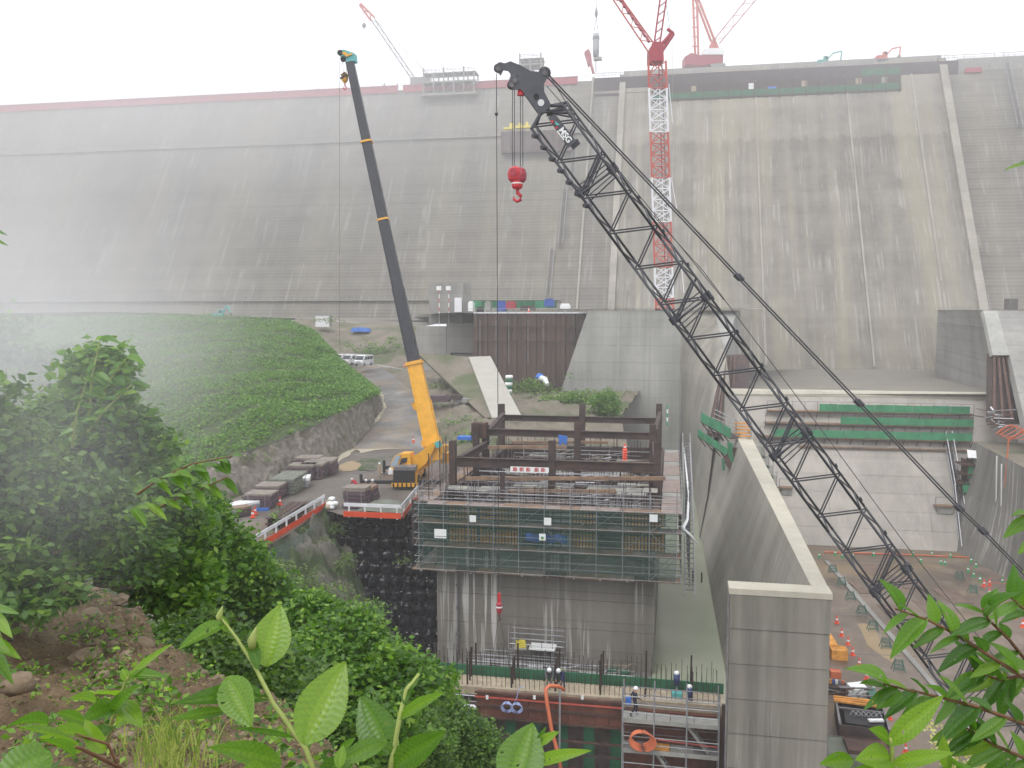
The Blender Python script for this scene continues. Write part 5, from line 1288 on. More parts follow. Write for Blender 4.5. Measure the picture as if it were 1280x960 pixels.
stack(386, 590, 2.8, 2.6, 1.7, RZ, 'purple panel bundle behind the others against the rock cut', 'panel_stack', 6)
stack(447, 634, 2.2, 1.8, 1.9, RZ - .1, 'purple grey wrapped bundle behind the short guardrail', 'panel_stack', 5)
stack(459, 630, 1.8, 1.8, 1.7, RZ - .1, 'speckled brown bundle beside the purple one behind the short guardrail', 'timber_stack', 5)
stack(262, 651, 2.4, 3.2, .7, RZ - .4, 'low silver grey pile of sheets at the left end of the yard', 'sheet_stack', 3)
stack(283, 648, 1.2, 4.2, .8, RZ - .75, 'brown topped long stack beside the silver sheets', 'timber_stack', 4)
stack(300, 640, 1.6, 3.2, .8, RZ - .6, 'pale tangled stack of small frames behind the brown topped stack', 'sheet_stack', 3)
tag(MB().box(G(333, 638, YZ) + Vector((-.5, .2, .1)), (1.3, 1.0, .2), .2).build('blue_sheet', M['bluetarp']), 'dark blue folded sheet on the gravel behind the cone group', 'tarpaulin')
# heap of silver things
r = empty('scrap_heap', G(268, 645, YZ), 'loose heap of silver wrapped parts near the left end of the yard', 'heap')
for k in range(26):
    p = G(262 + random.uniform(-16, 30), 650 + random.uniform(-9, 4), YZ) + Vector((0, 0, .25 + random.uniform(0, .5)))
    MB().box(p, (random.uniform(.4, 1.3), random.uniform(.2, .5), random.uniform(.1, .3)), random.uniform(0, 3), random.uniform(-.3, .3)).build('wrapped_part', random.choice((M['whiteb'], M['grey'], M['plygrey'], M['grey'])), r)
# steel beams lying
for (a_, c_, lab, mt) in (((333, 665), (368, 640), 'nearest dark bundle of steel beams beside the long guardrail', 'rustd'), ((347, 652), (376, 633), 'rust brown steel beam bundle behind the nearest one', 'rust')):
    r = empty('steel_beam_bundle', G(*a_, YZ), lab, 'steel beams'); p, q = G(*a_, YZ), G(*c_, YZ); u = (q - p).normalized(); s = u.cross(Vector((0, 0, 1)))
    for i in range(3):
        for j in range(2 if mt == 'rustd' else 1):
            MB().ibeam(p + s * (i * .5) + Vector((0, 0, .3 + .5 * j)) + u * random.uniform(0, .6), q + s * (i * .5) + Vector((0, 0, .3 + .5 * j)) - u * random.uniform(0, .6), .42, .46).build('beam', M[mt] if (i + j) % 2 else M['rust'], r)
    for t in (.1, .8): MB().beam(p.lerp(q, t) - s * .3 + Vector((0, 0, .06)), p.lerp(q, t) + s * 1.4 + Vector((0, 0, .06)), .12, .12).build('bearer', M['timberl'], r)
# white sacks
r = empty('white_sacks', G(413, 634, YZ), 'heap of whitish sacks between the two guardrails', 'sacks')
for k in range(9):
    p = G(413 + random.uniform(-6, 6), 636 + random.uniform(-3, 2), YZ) + Vector((0, 0, .2 + .25 * (k // 4)))
    MB().lathe(p, [(.28, -.15), (.38, 0), (.3, .15), (.12, .22)], 7).build('sack', M['timberl'] if k % 3 == 0 else M['whiteb'], r, True)
# tarp covered mound
b = MB(); c0_ = G(483, 636, YZ); n = 9; vs = []
for i in range(n):
    for j in range(n):
        u, v = i / (n - 1) * 2 - 1, j / (n - 1) * 2 - 1
        vs.append(c0_ + Vector((u * 2.3, v * 1.6, max(0, 1 - u * u) * max(0, 1 - v * v) * .8 + random.uniform(0, .12))))
b.add(vs, [(i * n + j, (i + 1) * n + j, (i + 1) * n + j + 1, i * n + j + 1) for i in range(n - 1) for j in range(n - 1)])
tag(b.build('covered_mound', M['olive'], smooth=True), 'low mound under a grey green tarpaulin behind the short guardrail', 'tarpaulin')

# ================================================================ PEOPLE
def person(loc, face, joints, label, cloth='cloth', helmet='white', vest=False, s=1.):
    """one skinned body; joints in metres, x to the person's right, y forward"""
    loc = Vector(loc); root = empty('person', loc, label, 'person'); rot = Matrix.Rotation(face, 3, 'Z')
    P = dict(pel=(0, 0, .95), chest=(0, .02, 1.3), neck=(0, .03, 1.48), head=(0, .06, 1.60), top=(0, .06, 1.72),
             ls=(-.19, .02, 1.42), le=(-.26, .0, 1.15), lw=(-.24, .12, .92), rs=(.19, .02, 1.42), re=(.26, .0, 1.15), rw=(.24, .12, .92),
             lh=(-.10, 0, .92), lk=(-.11, .03, .5), la=(-.11, 0, .08), lf=(-.11, .16, .04), rh=(.10, 0, .92), rk=(.11, .03, .5), ra=(.11, 0, .08), rf=(.11, .16, .04))
    P.update(joints); names = list(P); V_ = [loc + rot @ (Vector(P[k]) * s) for k in names]; I = {k: i for i, k in enumerate(names)}
    E = [('pel', 'chest'), ('chest', 'neck'), ('neck', 'head'), ('head', 'top'), ('chest', 'ls'), ('ls', 'le'), ('le', 'lw'), ('chest', 'rs'), ('rs', 're'), ('re', 'rw'),
         ('pel', 'lh'), ('lh', 'lk'), ('lk', 'la'), ('la', 'lf'), ('pel', 'rh'), ('rh', 'rk'), ('rk', 'ra'), ('ra', 'rf')]
    rad = dict(pel=.15, chest=.155, neck=.06, head=.095, top=.07, ls=.07, le=.05, lw=.034, rs=.07, re=.05, rw=.034, lh=.10, lk=.065, la=.045, lf=.045, rh=.10, rk=.065, ra=.045, rf=.045)
    vv, ee, rr = list(V_), [(I[a], I[b]) for a, b in E], [rad[k] * s for k in names]
    for w, e in (('lw', 'le'), ('rw', 're')):
        d = (V_[I[w]] - V_[I[e]]).normalized(); sd = d.cross(Vector((0, 0, 1)));
        sd = sd.normalized() if sd.length > .1 else Vector((1, 0, 0)); pz = sd.cross(d)
        k0 = len(vv); vv.append(V_[I[w]] + d * .07 * s); rr.append(.03 * s); ee.append((I[w], k0))
        for f in range(4):
            k1 = len(vv); vv += [vv[k0] + (d * .045 + sd * (f - 1.5) * .021) * s, vv[k0] + (d * (.08 + .006 * (f % 3)) + sd * (f - 1.5) * .022 - pz * .015) * s]
            rr += [.010 * s, .008 * s]; ee += [(k0, k1), (k1, k1 + 1)]
        k1 = len(vv); vv += [V_[I[w]] + (d * .05 + sd * .045) * s]; rr.append(.011 * s); ee.append((I[w], k1))
    me = bpy.data.meshes.new('body'); me.from_pydata([tuple(v) for v in vv], ee, []); o = bpy.data.objects.new('body', me); COL.objects.link(o)
    sk = o.modifiers.new('s', 'SKIN'); sub = o.modifiers.new('d', 'SUBSURF'); sub.levels = 1; sub.render_levels = 1
    for i, q in enumerate(me.skin_vertices[0].data): q.radius = (rr[i], rr[i]); q.use_root = (i == 0)
    dg = bpy.context.evaluated_depsgraph_get(); dg.update(); m2 = bpy.data.meshes.new_from_object(o.evaluated_get(dg)); bpy.data.objects.remove(o)
    m2.name = 'body'; m2.materials.clear()
    for q in (M[cloth], M['skin'], M['black']): m2.materials.append(q)
    hd = V_[I['head']]; hands = [V_[I['lw']], V_[I['rw']]]; feet = [V_[I['la']], V_[I['ra']]]
    for p in m2.polygons:
        c = p.center
        p.material_index = 1 if ((c - hd).length < .17 * s or min((c - h).length for h in hands) < .02 * s or any((c - h).length < .17 * s and (c - h).dot(h - V_[I[e]]) > 0 for h, e in zip(hands, ('le', 're')))) else (2 if min((c - h).length for h in feet) < .10 * s else 0)
        p.use_smooth = True
    link('body', m2, root)
    up = (V_[I['top']] - V_[I['neck']]).normalized(); q = up.to_track_quat('Z', 'Y').to_matrix().to_4x4(); q.translation = V_[I['head']] + up * .05 * s
    b = MB(); b.lathe((0, 0, 0), [(.16 * s, 0), (.135 * s, .015 * s), (.13 * s, .06 * s), (.09 * s, .12 * s), (.03 * s, .145 * s)], 12); b.build('helmet', M[helmet], root, True, q)
    fw = rot @ Vector((0, 1, 0)); nose = V_[I['head']] + fw * .10 * s
    MB().lathe(nose, [(.016 * s, -.02), (.012 * s, .01)], 5).build('nose', M['skin'], root)
    for e in (-.035, .035): MB().lathe(nose + rot @ Vector((e, -.012, .03)) * s, [(.010 * s, 0), (.008 * s, .012)], 5).build('eye', M['black'], root)
    if vest:
        c, n_ = V_[I['chest']], V_[I['pel']]
        b = MB()
        for e in (-.1, .1):
            b.beam(c + rot @ Vector((e, .165, .12)), n_ + rot @ Vector((e, .15, .1)), .05, .02); b.beam(c + rot @ Vector((e, -.165, .12)), n_ + rot @ Vector((e, -.15, .1)), .05, .02)
        b.build('harness_strap', M['vest'], root)
    return root
walk = dict(lk=(-.1, .2, .55), la=(-.1, .12, .12), lf=(-.1, .28, .06), rk=(.1, -.02, .5), ra=(.1, -.3, .14), rf=(.1, -.16, .05), le=(-.27, -.12, 1.18), lw=(-.25, -.12, .93), re=(.26, .1, 1.18), rw=(.2, .3, 1.08))
bend = dict(chest=(0, .3, 1.2), neck=(0, .45, 1.3), head=(0, .55, 1.34), top=(0, .64, 1.40), ls=(-.19, .36, 1.27), le=(-.24, .46, 1.0), lw=(-.18, .55, .78), rs=(.19, .36, 1.27), re=(.24, .46, 1.0), rw=(.18, .55, .78))
pw = V(793, 898, 49.15)
wp_ = person((pw.x, 49.15, zA + .02), R(-70), walk, 'worker in navy clothes and white helmet walking on the upper plank deck', 'cloth')
tag(MB().box((pw.x - .35, 48.95, zA + 1.0), (.28, .2, .42), .3).build('blue_bag', M['bluetarp']), 'pale blue cloth bag held by the worker walking on the deck', 'bag')
person(Vector((V(703, 880, 51.2).x, 51.3, DZ)), R(160), bend, 'worker with yellow green harness bending over the slab right of the orange pipe', 'navy', vest=True)
person(Vector((V(685, 880, 51).x, 51.4, DZ)), R(190), dict(bend, head=(0, .5, 1.3), top=(0, .6, 1.33)), 'white helmeted worker stooping directly behind the orange pipe', 'clothgrey')
person(Vector((V(591, 910, 49.6).x, 49.5, V(591, 912, 49.6).z)), R(120), bend, 'worker with yellow vest stripes leaning at the left end of the red formwork', 'cloth', vest=True, s=.95)
person(G(446, 620, YZ) + Vector((0, 0, .05)), R(60), dict(bend), 'worker in red jacket and white helmet bending behind the purple bundle', 'clothred', s=1.1)
person(G(457, 621, YZ) + Vector((0, 0, .05)), R(-80), {}, 'worker in dark clothes and white helmet by the outrigger end', 'cloth', s=.95)
person(G(466, 622, YZ) + Vector((0, 0, .05)), R(200), {}, 'worker in grey clothes and white helmet right of the outrigger end', 'clothgrey')
person(G(475, 598, YZ) + Vector((0, 0, .05)), R(150), {}, 'pale dressed worker standing alone on the mud left of the crane cab', 'timberl', s=.95)

# ================================================================ YELLOW MOBILE CRANE
yc = empty('mobile_crane', G(515, 606, YZ), 'yellow mobile crane with long dark telescopic boom parked on the yard', 'crane')
base = G(502, 612, YZ); F = Matrix.Rotation(R(10), 4, 'Z')  # body points to the viewer
def yb(name, c, sz, mat, rz=R(10), rx=0, par=None): return MB().box(base + Matrix.Rotation(R(10), 3, 'Z') @ Vector(c), sz, rz, rx).build(name, M[mat], par or yc)
yb('carrier', (.4, 4.6, 1.05), (2.3, 9.0, .9), 'yellow'); yb('front_grille', (0.3, .0, 1.25), (2.1, .5, 1.5), 'black'); yb('bonnet', (.35, .6, 2.1), (2.2, 1.6, .5), 'greyd')
yb('bumper', (.35, -.35, .55), (2.6, .3, .35), 'yellow')
for i in range(6): MB().box(base + Matrix.Rotation(R(10), 3, 'Z') @ Vector((-.75 + i * .44, -.52, .55)), (.16, .03, .42), R(10), 0).build('warning_stripe', M['black'], yc)
for (x, y) in ((-.75, 1.2), (1.45, 1.2), (-.75, 7.2), (1.45, 7.2)):
    c = base + Matrix.Rotation(R(10), 3, 'Z') @ Vector((x, y, .65)); ax = Matrix.Rotation(R(10), 3, 'Z') @ Vector((.35, 0, 0))
    w = MB().tube([c - ax * .7, c - ax * .6, c + ax * .6, c + ax * .7], [.55, .66, .66, .55], 16).build('wheel', M['black'], yc, True)
    MB().tube([c - ax * .74, c + ax * .74], .3, 12).build('rim', M['yellow'], w)
yb('outrigger_beam', (-2.0, .1, .75), (4.2, .35, .35), 'black'); yb('outrigger_beam', (3.0, .1, .75), (2.6, .35, .35), 'black'); yb('outrigger_beam', (-1.6, 8.6, .75), (3, .35, .35), 'black')
for x, y in ((-4.1, .1), (4.2, .1), (-3.1, 8.6)):
    yb('outrigger_jack', (x, y, .8), (.28, .28, 1.5), 'black'); yb('outrigger_pad', (x, y, .1), (.7, .7, .12), 'greyd')
yb('turntable', (.5, 4.0, 1.7), (2.2, 3.2, .5), 'yellow')
# superstructure in pixel-true silhouette: cab, hood, pivot arm
d0 = base.dot(FH) + 1.2
def side(poly, d, th, name, mat, par=None):
    return MB().prism([D(x, y, d) for x, y in poly], Vector((0, th, 0))).build(name, M[mat], par or yc, fix=True)
cab = side([(487, 590), (489, 578), (493, 570), (500, 567), (512, 567), (514, 588), (504, 589)], d0, 1.5, 'cab', 'yellow')
MB().prism([D(487.5, 583, d0 - .1), D(494, 570, d0 - .1), D(501, 569, d0 - .1), D(496, 583, d0 - .1)], (0, .08, 0)).build('windscreen', M['glassl'], cab, fix=True)
MB().prism([D(499, 581, d0 - .1), D(502, 573, d0 - .1), D(509, 572, d0 - .1), D(508, 578, d0 - .1)], (0, .08, 0)).build('side_window', M['glass'], cab, fix=True)
side([(485, 593), (486, 585), (491, 587), (491, 593)], d0 - .3, .6, 'headlamp_box', 'whiteb')
side([(504, 589), (512, 573), (524, 566), (540, 553), (546, 553), (540, 566), (532, 580), (520, 590)], d0 + .6, 1.0, 'superstructure', 'yellow')
side([(516, 588), (538, 570), (552, 556), (557, 558), (556, 566), (540, 580), (524, 590)], d0 + 1.2, 1.2, 'boom_cradle', 'yellow')
side([(543, 553), (549, 551), (551, 559), (545, 560)], d0 + .3, .5, 'winch', 'teal')
side([(551, 568), (562, 566), (562, 578), (551, 580)], d0 + 2.5, 1.4, 'counterweight', 'yellow')
# telescopic boom
def seg(p, q, w0, w1, name, mat, par=None, h=1.15):
    a, c = Vector(p), Vector(q); u = (c - a).normalized(); s = u.cross(FH).normalized(); t = s.cross(u)
    vs = []
    for P_, w in ((a, w0), (c, w1)):
        for (i, j) in ((-.5, -.42), (-.3, -.5), (.3, -.5), (.5, -.42), (.5, .5), (-.5, .5)): vs.append(P_ + s * (i * w) + t * (j * w * h))
    b = MB(); n = 6; b.add(vs, [tuple(range(n))[::-1], tuple(range(n, 2 * n))] + [(i, (i + 1) % n, (i + 1) % n + n, i + n) for i in range(n)])
    return b.build(name, M[mat], par or yc, fix=True)
dB, dT = d0 + 2.0, d0 + 7
def bp(py):
    t = (570 - py) / (570 - 78); return D(543.5 + (437.5 - 543.5) * ((570 - py) / 492) + 4 * math.sin(math.pi * t) * -.2, py, dB + (dT - dB) * t)
B1 = seg(bp(575), bp(452), 1.62, 1.45, 'boom_base', 'yellow')
seg(bp(565) + Vector((.55, .3, 0)), bp(500) + Vector((.6, .3, 0)), .55, .5, 'lift_cylinder', 'yellow'); 
seg(bp(556), bp(548), 1.95, 1.95, 'boom_collar', 'yellow'); seg(bp(456), bp(452), 1.75, 1.75, 'boom_collar', 'yellow')
seg(bp(512) + Vector((-.75, -.4, 0)), bp(503) + Vector((-.7, -.4, 0)), .5, .8, 'boom_bracket', 'yellow')
seg(bp(530) + Vector((.5, -.5, 0)), bp(470) + Vector((.45, -.5, 0)), .3, .25, 'jib_stowed', 'yellow')
seg(bp(454), bp(360), 1.25, 1.2, 'boom_section', 'steel'); seg(bp(360), bp(275), 1.12, 1.08, 'boom_section', 'steel')
seg(bp(276), bp(178), 1.02, .98, 'boom_section', 'steel'); seg(bp(180), bp(78), .92, .86, 'boom_section', 'steel')
for y in (178, 275): seg(bp(y + 1), bp(y - 1.2), 1.15, 1.15, 'boom_ring', 'yellow')
for k in range(9):   # illegible dark lettering down the boom side
    p = bp(478 + k * 5.0) + Vector((-.42, -.82, 0)); MB().box(p, (.16 + .06 * (k % 3), .03, .16)).build('lettering', M['black'], B1)
hd = D(434, 72, dT); 
side([(423, 63), (430, 62), (442, 66), (443, 76), (433, 77), (426, 73)], dT - .5, 1.0, 'boom_head', 'teal')
side([(427, 66), (431, 64), (435, 68), (440, 66), (440, 68), (433, 71)], dT - .65, .1, 'head_stripe', 'yellow')
MB().tube([D(425, 66, dT - .6), D(425, 66, dT + .6)], .3, 14).build('sheave', M['black'], yc); MB().tube([D(429, 74, dT - .6), D(429, 74, dT + .6)], .3, 14).build('sheave', M['black'], yc)
for dx in (-.25, .25): bar('hoist_rope', yc, D(431, 74, dT) + Vector((dx, 0, 0)), D(431, 92, dT) + Vector((dx * .6, 0, 0)), .018, M['rope'])
bar('hoist_rope', yc, D(424.5, 68, dT), D(424.5, 440, dT + 2), .014, M['rope'])
hb = empty('hook_block', D(431, 104, dT), 'yellow and black striped hook block hanging from the yellow crane boom', 'hook block')
c = D(431, 97, dT); MB().lathe(c - Vector((0, 0, .55)), [(.15, 0), (.33, .25), (.38, .8), (.2, 1.05)], 10).build('block_body', M['yellow'], hb)
MB().beam(c + Vector((-.36, -.38, -.2)), c + Vector((.36, -.38, .25)), .05, .22).build('stripe', M['black'], hb); MB().beam(c + Vector((-.3, -.38, .15)), c + Vector((.2, -.38, .45)), .05, .14).build('stripe', M['black'], hb)
MB().tube([c + Vector((0, 0, -.5)), c + Vector((0, 0, -.85)), c + Vector((.2, 0, -1.1)), c + Vector((0, 0, -1.3)), c + Vector((-.22, 0, -1.05))], .07, 6).build('hook', M['red'], hb)

# ================================================================ BLACK LATTICE CRAWLER CRANE
BD = 46.
lc = empty('crawler_crane', D(1318, 1040, BD), 'huge black lattice boom crane leaning diagonally across the right half of the view', 'crane')
def bc(t, off=0., dz=0.):  # along boom in the photograph plane; off in px to the right chord
    x0, y0, x1, y1 = 707, 172, 1270.5, 938
    L = math.hypot(x1 - x0, y1 - y0); ux, uy = (x1 - x0) / L, (y1 - y0) / L
    return D(x0 + ux * t + (uy) * off, y0 + uy * t - ux * off, BD + dz)
Lb = math.hypot(563, 766) + 60; HW = 24.5; DW = 1.05
t0_ = -36
chords = {}
ax = (bc(900) - bc(0)).normalized()
for s in (-1, 1):
    for e in (-1, 1):
        off = s * HW + e * 3.2
        chords[(s, e)] = lambda t, off=off, e=e: bc(t, off, e * DW)
        n = 5
        for k in range(n):
            ta, tb = t0_ + (Lb - t0_) * k / n, t0_ + (Lb - t0_) * (k + 1) / n
            MB().tube([chords[(s, e)](ta), chords[(s, e)](tb)], .072 if e < 0 else .066, 8).build('chord', M['steel'], lc, True)
pitch = 27.5; kk = 0
N = int(Lb / pitch)
for k in range(N):
    ta, tb = t0_ + k * pitch, t0_ + (k + 1) * pitch
    for e in (-1, 1):   # side lacings seen face on
        A_, B_ = ((-1, ta), (1, tb)) if k % 2 == (0 if e < 0 else 0) else ((1, ta), (-1, tb))
        bar('lacing', lc, chords[(A_[0], e)](A_[1]), chords[(B_[0], e)](B_[1]), .042, M['steel'])
    for s in (-1, 1):
        A_, B_ = ((-1, ta), (1, tb)) if k % 2 else ((1, ta), (-1, tb))
        bar('lacing', lc, chords[(s, A_[0])](A_[1]), chords[(s, B_[0])](B_[1]), .042, M['steel'])
for tj in (66, 264, 475, 686, 853):
    for s in (-1, 1):
        for e in (-1, 1):
            MB().tube([chords[(s, e)](tj - 5), chords[(s, e)](tj + 5)], .15, 8).build('pin_joint', M['steel'], lc)
    for q in range(5):
        d_ = 14
        bar('joint_brace', lc, chords[(-1, -1 if q % 2 else 1)](tj + q * 6 - 8), chords[(1, 1 if q % 2 else -1)](tj - 12 + q * 5 + d_ * .2), .035, M['steel'])
    for e in (-1, 1): bar('joint_strut', lc, chords[(-1, e)](tj + 2), chords[(1, e)](tj + 2), .06, M['steel']); bar('joint_strut', lc, chords[(-1, e)](tj + 2), chords[(1, e)](tj - 26), .06, M['steel'])
# small lamps / pulleys up the left chord
for k in range(7): MB().tube([bc(-26 + k * 18, -HW - 7, -1.2), bc(-22 + k * 18, -HW - 3, -1.0)], .13, 8).build('rope_guide', M['steel'], lc)
for k in range(16):
    MB().tube([bc(60 + k * 52, HW + 5, -.4), bc(65 + k * 52, HW + 4, -.4)], .09, 6).build('rope_guide', M['steel'], lc)
# head plates
Z1_ = lambda x, y: (600 + x / 4.8, 60 + y / 4.8)
hp = [(108, 88), (122, 84), (148, 92), (182, 79), (240, 102), (300, 136), (352, 142), (378, 122), (402, 135), (412, 162), (398, 190), (384, 214), (386, 262), (430, 348), (360, 402), (300, 320), (246, 246), (196, 250), (188, 232), (166, 226), (162, 212), (182, 200), (182, 152), (168, 136), (140, 132), (124, 165), (112, 150), (92, 142), (88, 116)]
for dz in (-.55, .45):
    MB().prism([D(*Z1_(x, y), BD + dz) for x, y in hp], FH * .1).build('head_plate', M['steelg'], lc, fix=True)
MB().prism([D(*Z1_(x, y), BD - .35) for x, y in ((240, 104), (300, 138), (352, 146), (380, 250), (424, 346), (362, 396), (250, 240), (190, 200), (190, 150))], FH * .7).build('head_web', M['steelg'], lc, fix=True)
for (x, y, r_) in ((338, 290, .14), (366, 328, .17)):
    MB().tube([D(*Z1_(x, y), BD - .58), D(*Z1_(x, y), BD - .62)], r_, 14).build('plate_hole', M['black' if r_ < .15 else 'whiteb'], lc)
for (x, y, r_) in ((110, 122, .24), (210, 195, .3), (190, 222, .24), (388, 150, .32)):
    s_ = MB().tube([D(*Z1_(x, y), BD - .5), D(*Z1_(x, y), BD + .5)], r_, 18).build('sheave', M['steel'], lc, True)
    MB().tube([D(*Z1_(x, y), BD - .66), D(*Z1_(x, y), BD - .5)], .12, 10).build('sheave_pin', M['greyd'], s_)
MB().tube([D(*Z1_(245, 250), BD - .3), D(*Z1_(244, 285), BD - .3)], [.16, .2], 8).build('red_block', M['red'], lc)
for e in (-1, 1):
    bar('head_stay', lc, D(*Z1_(360, 396), BD + e * .5), chords[(-1, e)](-34), .09, M['steel']); bar('head_stay', lc, D(*Z1_(428, 346), BD + e * .5), chords[(1, e)](-34), .09, M['steel'])
    for q in range(3): bar('head_lacing', lc, D(*Z1_(365 + q * 10, 392 - q * 5), BD + e * .5), chords[(1, e)](-30 + q * 7), .05, M['steel'])
MB().beam(D(*Z1_(400, 390), BD), D(*Z1_(450, 390), BD), .3, .3).build('drum_box', M['steel'], lc)
# sign board along the boom
sb_p = [Z1_(*q) for q in ((408, 418), (452, 396), (578, 560), (528, 600))]
sg = MB().prism([D(*q, BD - 1.25) for q in sb_p], FH * .08).build('sign_board', M['steelg'], lc, fix=True)
n_al = (D(*Z1_(555, 580), BD - 1.3) - D(*Z1_(430, 407), BD - 1.3)).normalized()
def text_obj(s, size, mat, origin, xdir, ydir, parent, name='lettering', ext=.01):
    cu = bpy.data.curves.new('t', 'FONT'); cu.body = s; cu.size = size; cu.extrude = ext; cu.offset = size * .03
    o = bpy.data.objects.new('t', cu); COL.objects.link(o); bpy.context.view_layer.update()
    me = bpy.data.meshes.new_from_object(o.evaluated_get(bpy.context.evaluated_depsgraph_get())); bpy.data.objects.remove(o)
    me.materials.clear(); me.materials.append(mat); x = Vector(xdir).normalized(); z = x.cross(Vector(ydir)).normalized(); y = z.cross(x)
    mm = Matrix((x, y, z)).transposed().to_4x4(); mm.translation = origin; return link(name, me, parent, mm)
perp = FH.cross(n_al).normalized()
if perp.z < 0: perp = -perp
text_obj('MSG', .42, M['whiteb'], D(*Z1_(470, 492), BD - 1.32), n_al, perp, sg)
MB().beam(D(*Z1_(462, 497), BD - 1.34), D(*Z1_(504, 552), BD - 1.34), .02, .06, perp).build('underline', M['whiteb'], sg)
for poly, mt in ((((420, 440), (444, 432), (436, 452)), 'red'), (((446, 478), (468, 468), (462, 486)), 'red'), (((450, 438), (480, 462), (456, 462)), 'teal')):
    MB().prism([D(*Z1_(*q), BD - 1.34) for q in poly], FH * .02).build('emblem', M[mt], sg, fix=True)
MB().prism([D(*Z1_(*q), BD - 1.1) for q in ((534, 560), (585, 545), (602, 572), (560, 606))], FH * .3).build('end_plate', M['steel'], lc, fix=True)
# pendant ropes and hoist ropes
for dz, o_ in ((-1., 0), (1., 4.2)):
    pts = [(683 + o_, 95), (921 + o_, 346), (1071 + o_, 503), (1196 + o_, 634), (1226 + o_, 663), (1420 + o_, 862)]
    for a_, c_ in zip(pts, pts[1:]): bar('pendant_rope', lc, D(*a_, BD + dz), D(*c_, BD + dz + .5), .045, M['rope'])
    for q in pts[1:5]: MB().tube([D(q[0] - 3, q[1] - 3, BD + dz), D(q[0] + 4, q[1] + 4, BD + dz)], .12, 6).build('rope_socket', M['steel'], lc)
for pts in ([(688, 96), (745, 190), (880, 340), (1040, 555), (1130, 678), (1270, 855), (1330, 930)], [(684, 108), (760, 196), (905, 375)]):
    for a_, c_ in zip(pts, pts[1:]): bar('hoist_rope', lc, D(*a_, BD - .3), D(*c_, BD - .3), .022, M['rope'])
bar('hoist_rope', lc, D(620.5, 92, BD), D(623.5, 742, BD + .6), .022, M['rope'])
MB().lathe(D(620.5, 145, BD), [(.02, 0), (.09, .05), (.09, .15), (.02, .2)], 8).build('rope_marker', M['steel'], lc)
for x in (640.5, 643, 650.5, 653.5): bar('hoist_rope', lc, D(x, 112, BD), D(x, 208, BD), .022, M['rope'])
# lower works (mostly outside the frame): car body, tracks
cb = D(1318, 1040, BD); fz = FZ - cb.z
MB().box((cb.x + 2.2, cb.y + 1, FZ + 2.6), (5.5, 3.4, 2.2)).build('machinery_house', M['steelg'], lc)
for s in (-1, 1):
    MB().prism([(cb.x - 2 + q[0], cb.y + 1 + s * 2.6 - .45, FZ + q[1]) for q in ((0, .5), (.5, 0), (7.5, 0), (8, .5), (7.6, 1.1), (.4, 1.1))], (0, .9, 0)).build('track', M['black'], lc, fix=True)
# red main hook
hk = empty('main_hook', D(647, 225, BD), 'bright red hook block hanging below the black boom tip', 'hook block')
c = D(647, 218, BD)
MB().lathe(c - Vector((.12, 0, .2)), [(.2, -.25), (.38, -.05), (.42, .25), (.34, .5), (.12, .62)], 12).build('block_cheek', M['red'], hk)
MB().lathe(c - Vector((-.16, 0, .25)), [(.15, -.2), (.3, -.05), (.32, .25), (.26, .5), (.1, .6)], 10).build('block_cheek', M['crredd'], hk)
MB().tube([c + Vector((-.15, -.45, .08)), c + Vector((-.15, .45, .08))], .2, 14).build('sheave_cap', M['crredd'], hk)
MB().lathe(c - Vector((.02, 0, .75)), [(.22, 0), (.30, .12), (.3, .42)], 12).build('lower_body', M['red'], hk)
MB().lathe(c - Vector((.02, 0, .50)), [(.31, 0), (.31, .06)], 12).build('white_band', M['whiteb'], hk)
MB().tube([c + Vector((0, 0, -.75)), c + Vector((0, 0, -.95)), c + Vector((.18, 0, -1.12)), c + Vector((.16, 0, -1.32)), c + Vector((-.02, 0, -1.4)), c + Vector((-.2, 0, -1.28)), c + Vector((-.2, 0, -1.12))], [.1, .1, .1, .1, .09, .07, .03], 8).build('hook', M['red'], hk, True)
ah = empty('auxiliary_hook', D(624, 755, 46.6), 'dark red auxiliary hook hanging in front of the pier on a long thin rope', 'hook block')
c = D(624, 758, 46.6)
MB().lathe(c, [(.06, -.45), (.15, -.3), (.17, -.05), (.17, .15), (.1, .25)], 10).build('weight', M['crredd'], ah); MB().lathe(c, [(.175, -.06), (.175, .02)], 10).build('band', M['whiteb'], ah)
MB().tube([c + Vector((0, 0, .2)), c + Vector((0, 0, .75))], .09, 6).build('swivel', M['red'], ah)
for s in (-.2, .25): bar('sling', ah, c + Vector((0, 0, -.5)), D(624 + s * 50, 832, 46.6), .012, M['rope'])
MB().tube([c + Vector((0, 0, -.4)), c + Vector((0, 0, -.6)), c + Vector((.1, 0, -.72)), c + Vector((-.06, 0, -.8))], .04, 6).build('hook', M['rust'], ah)
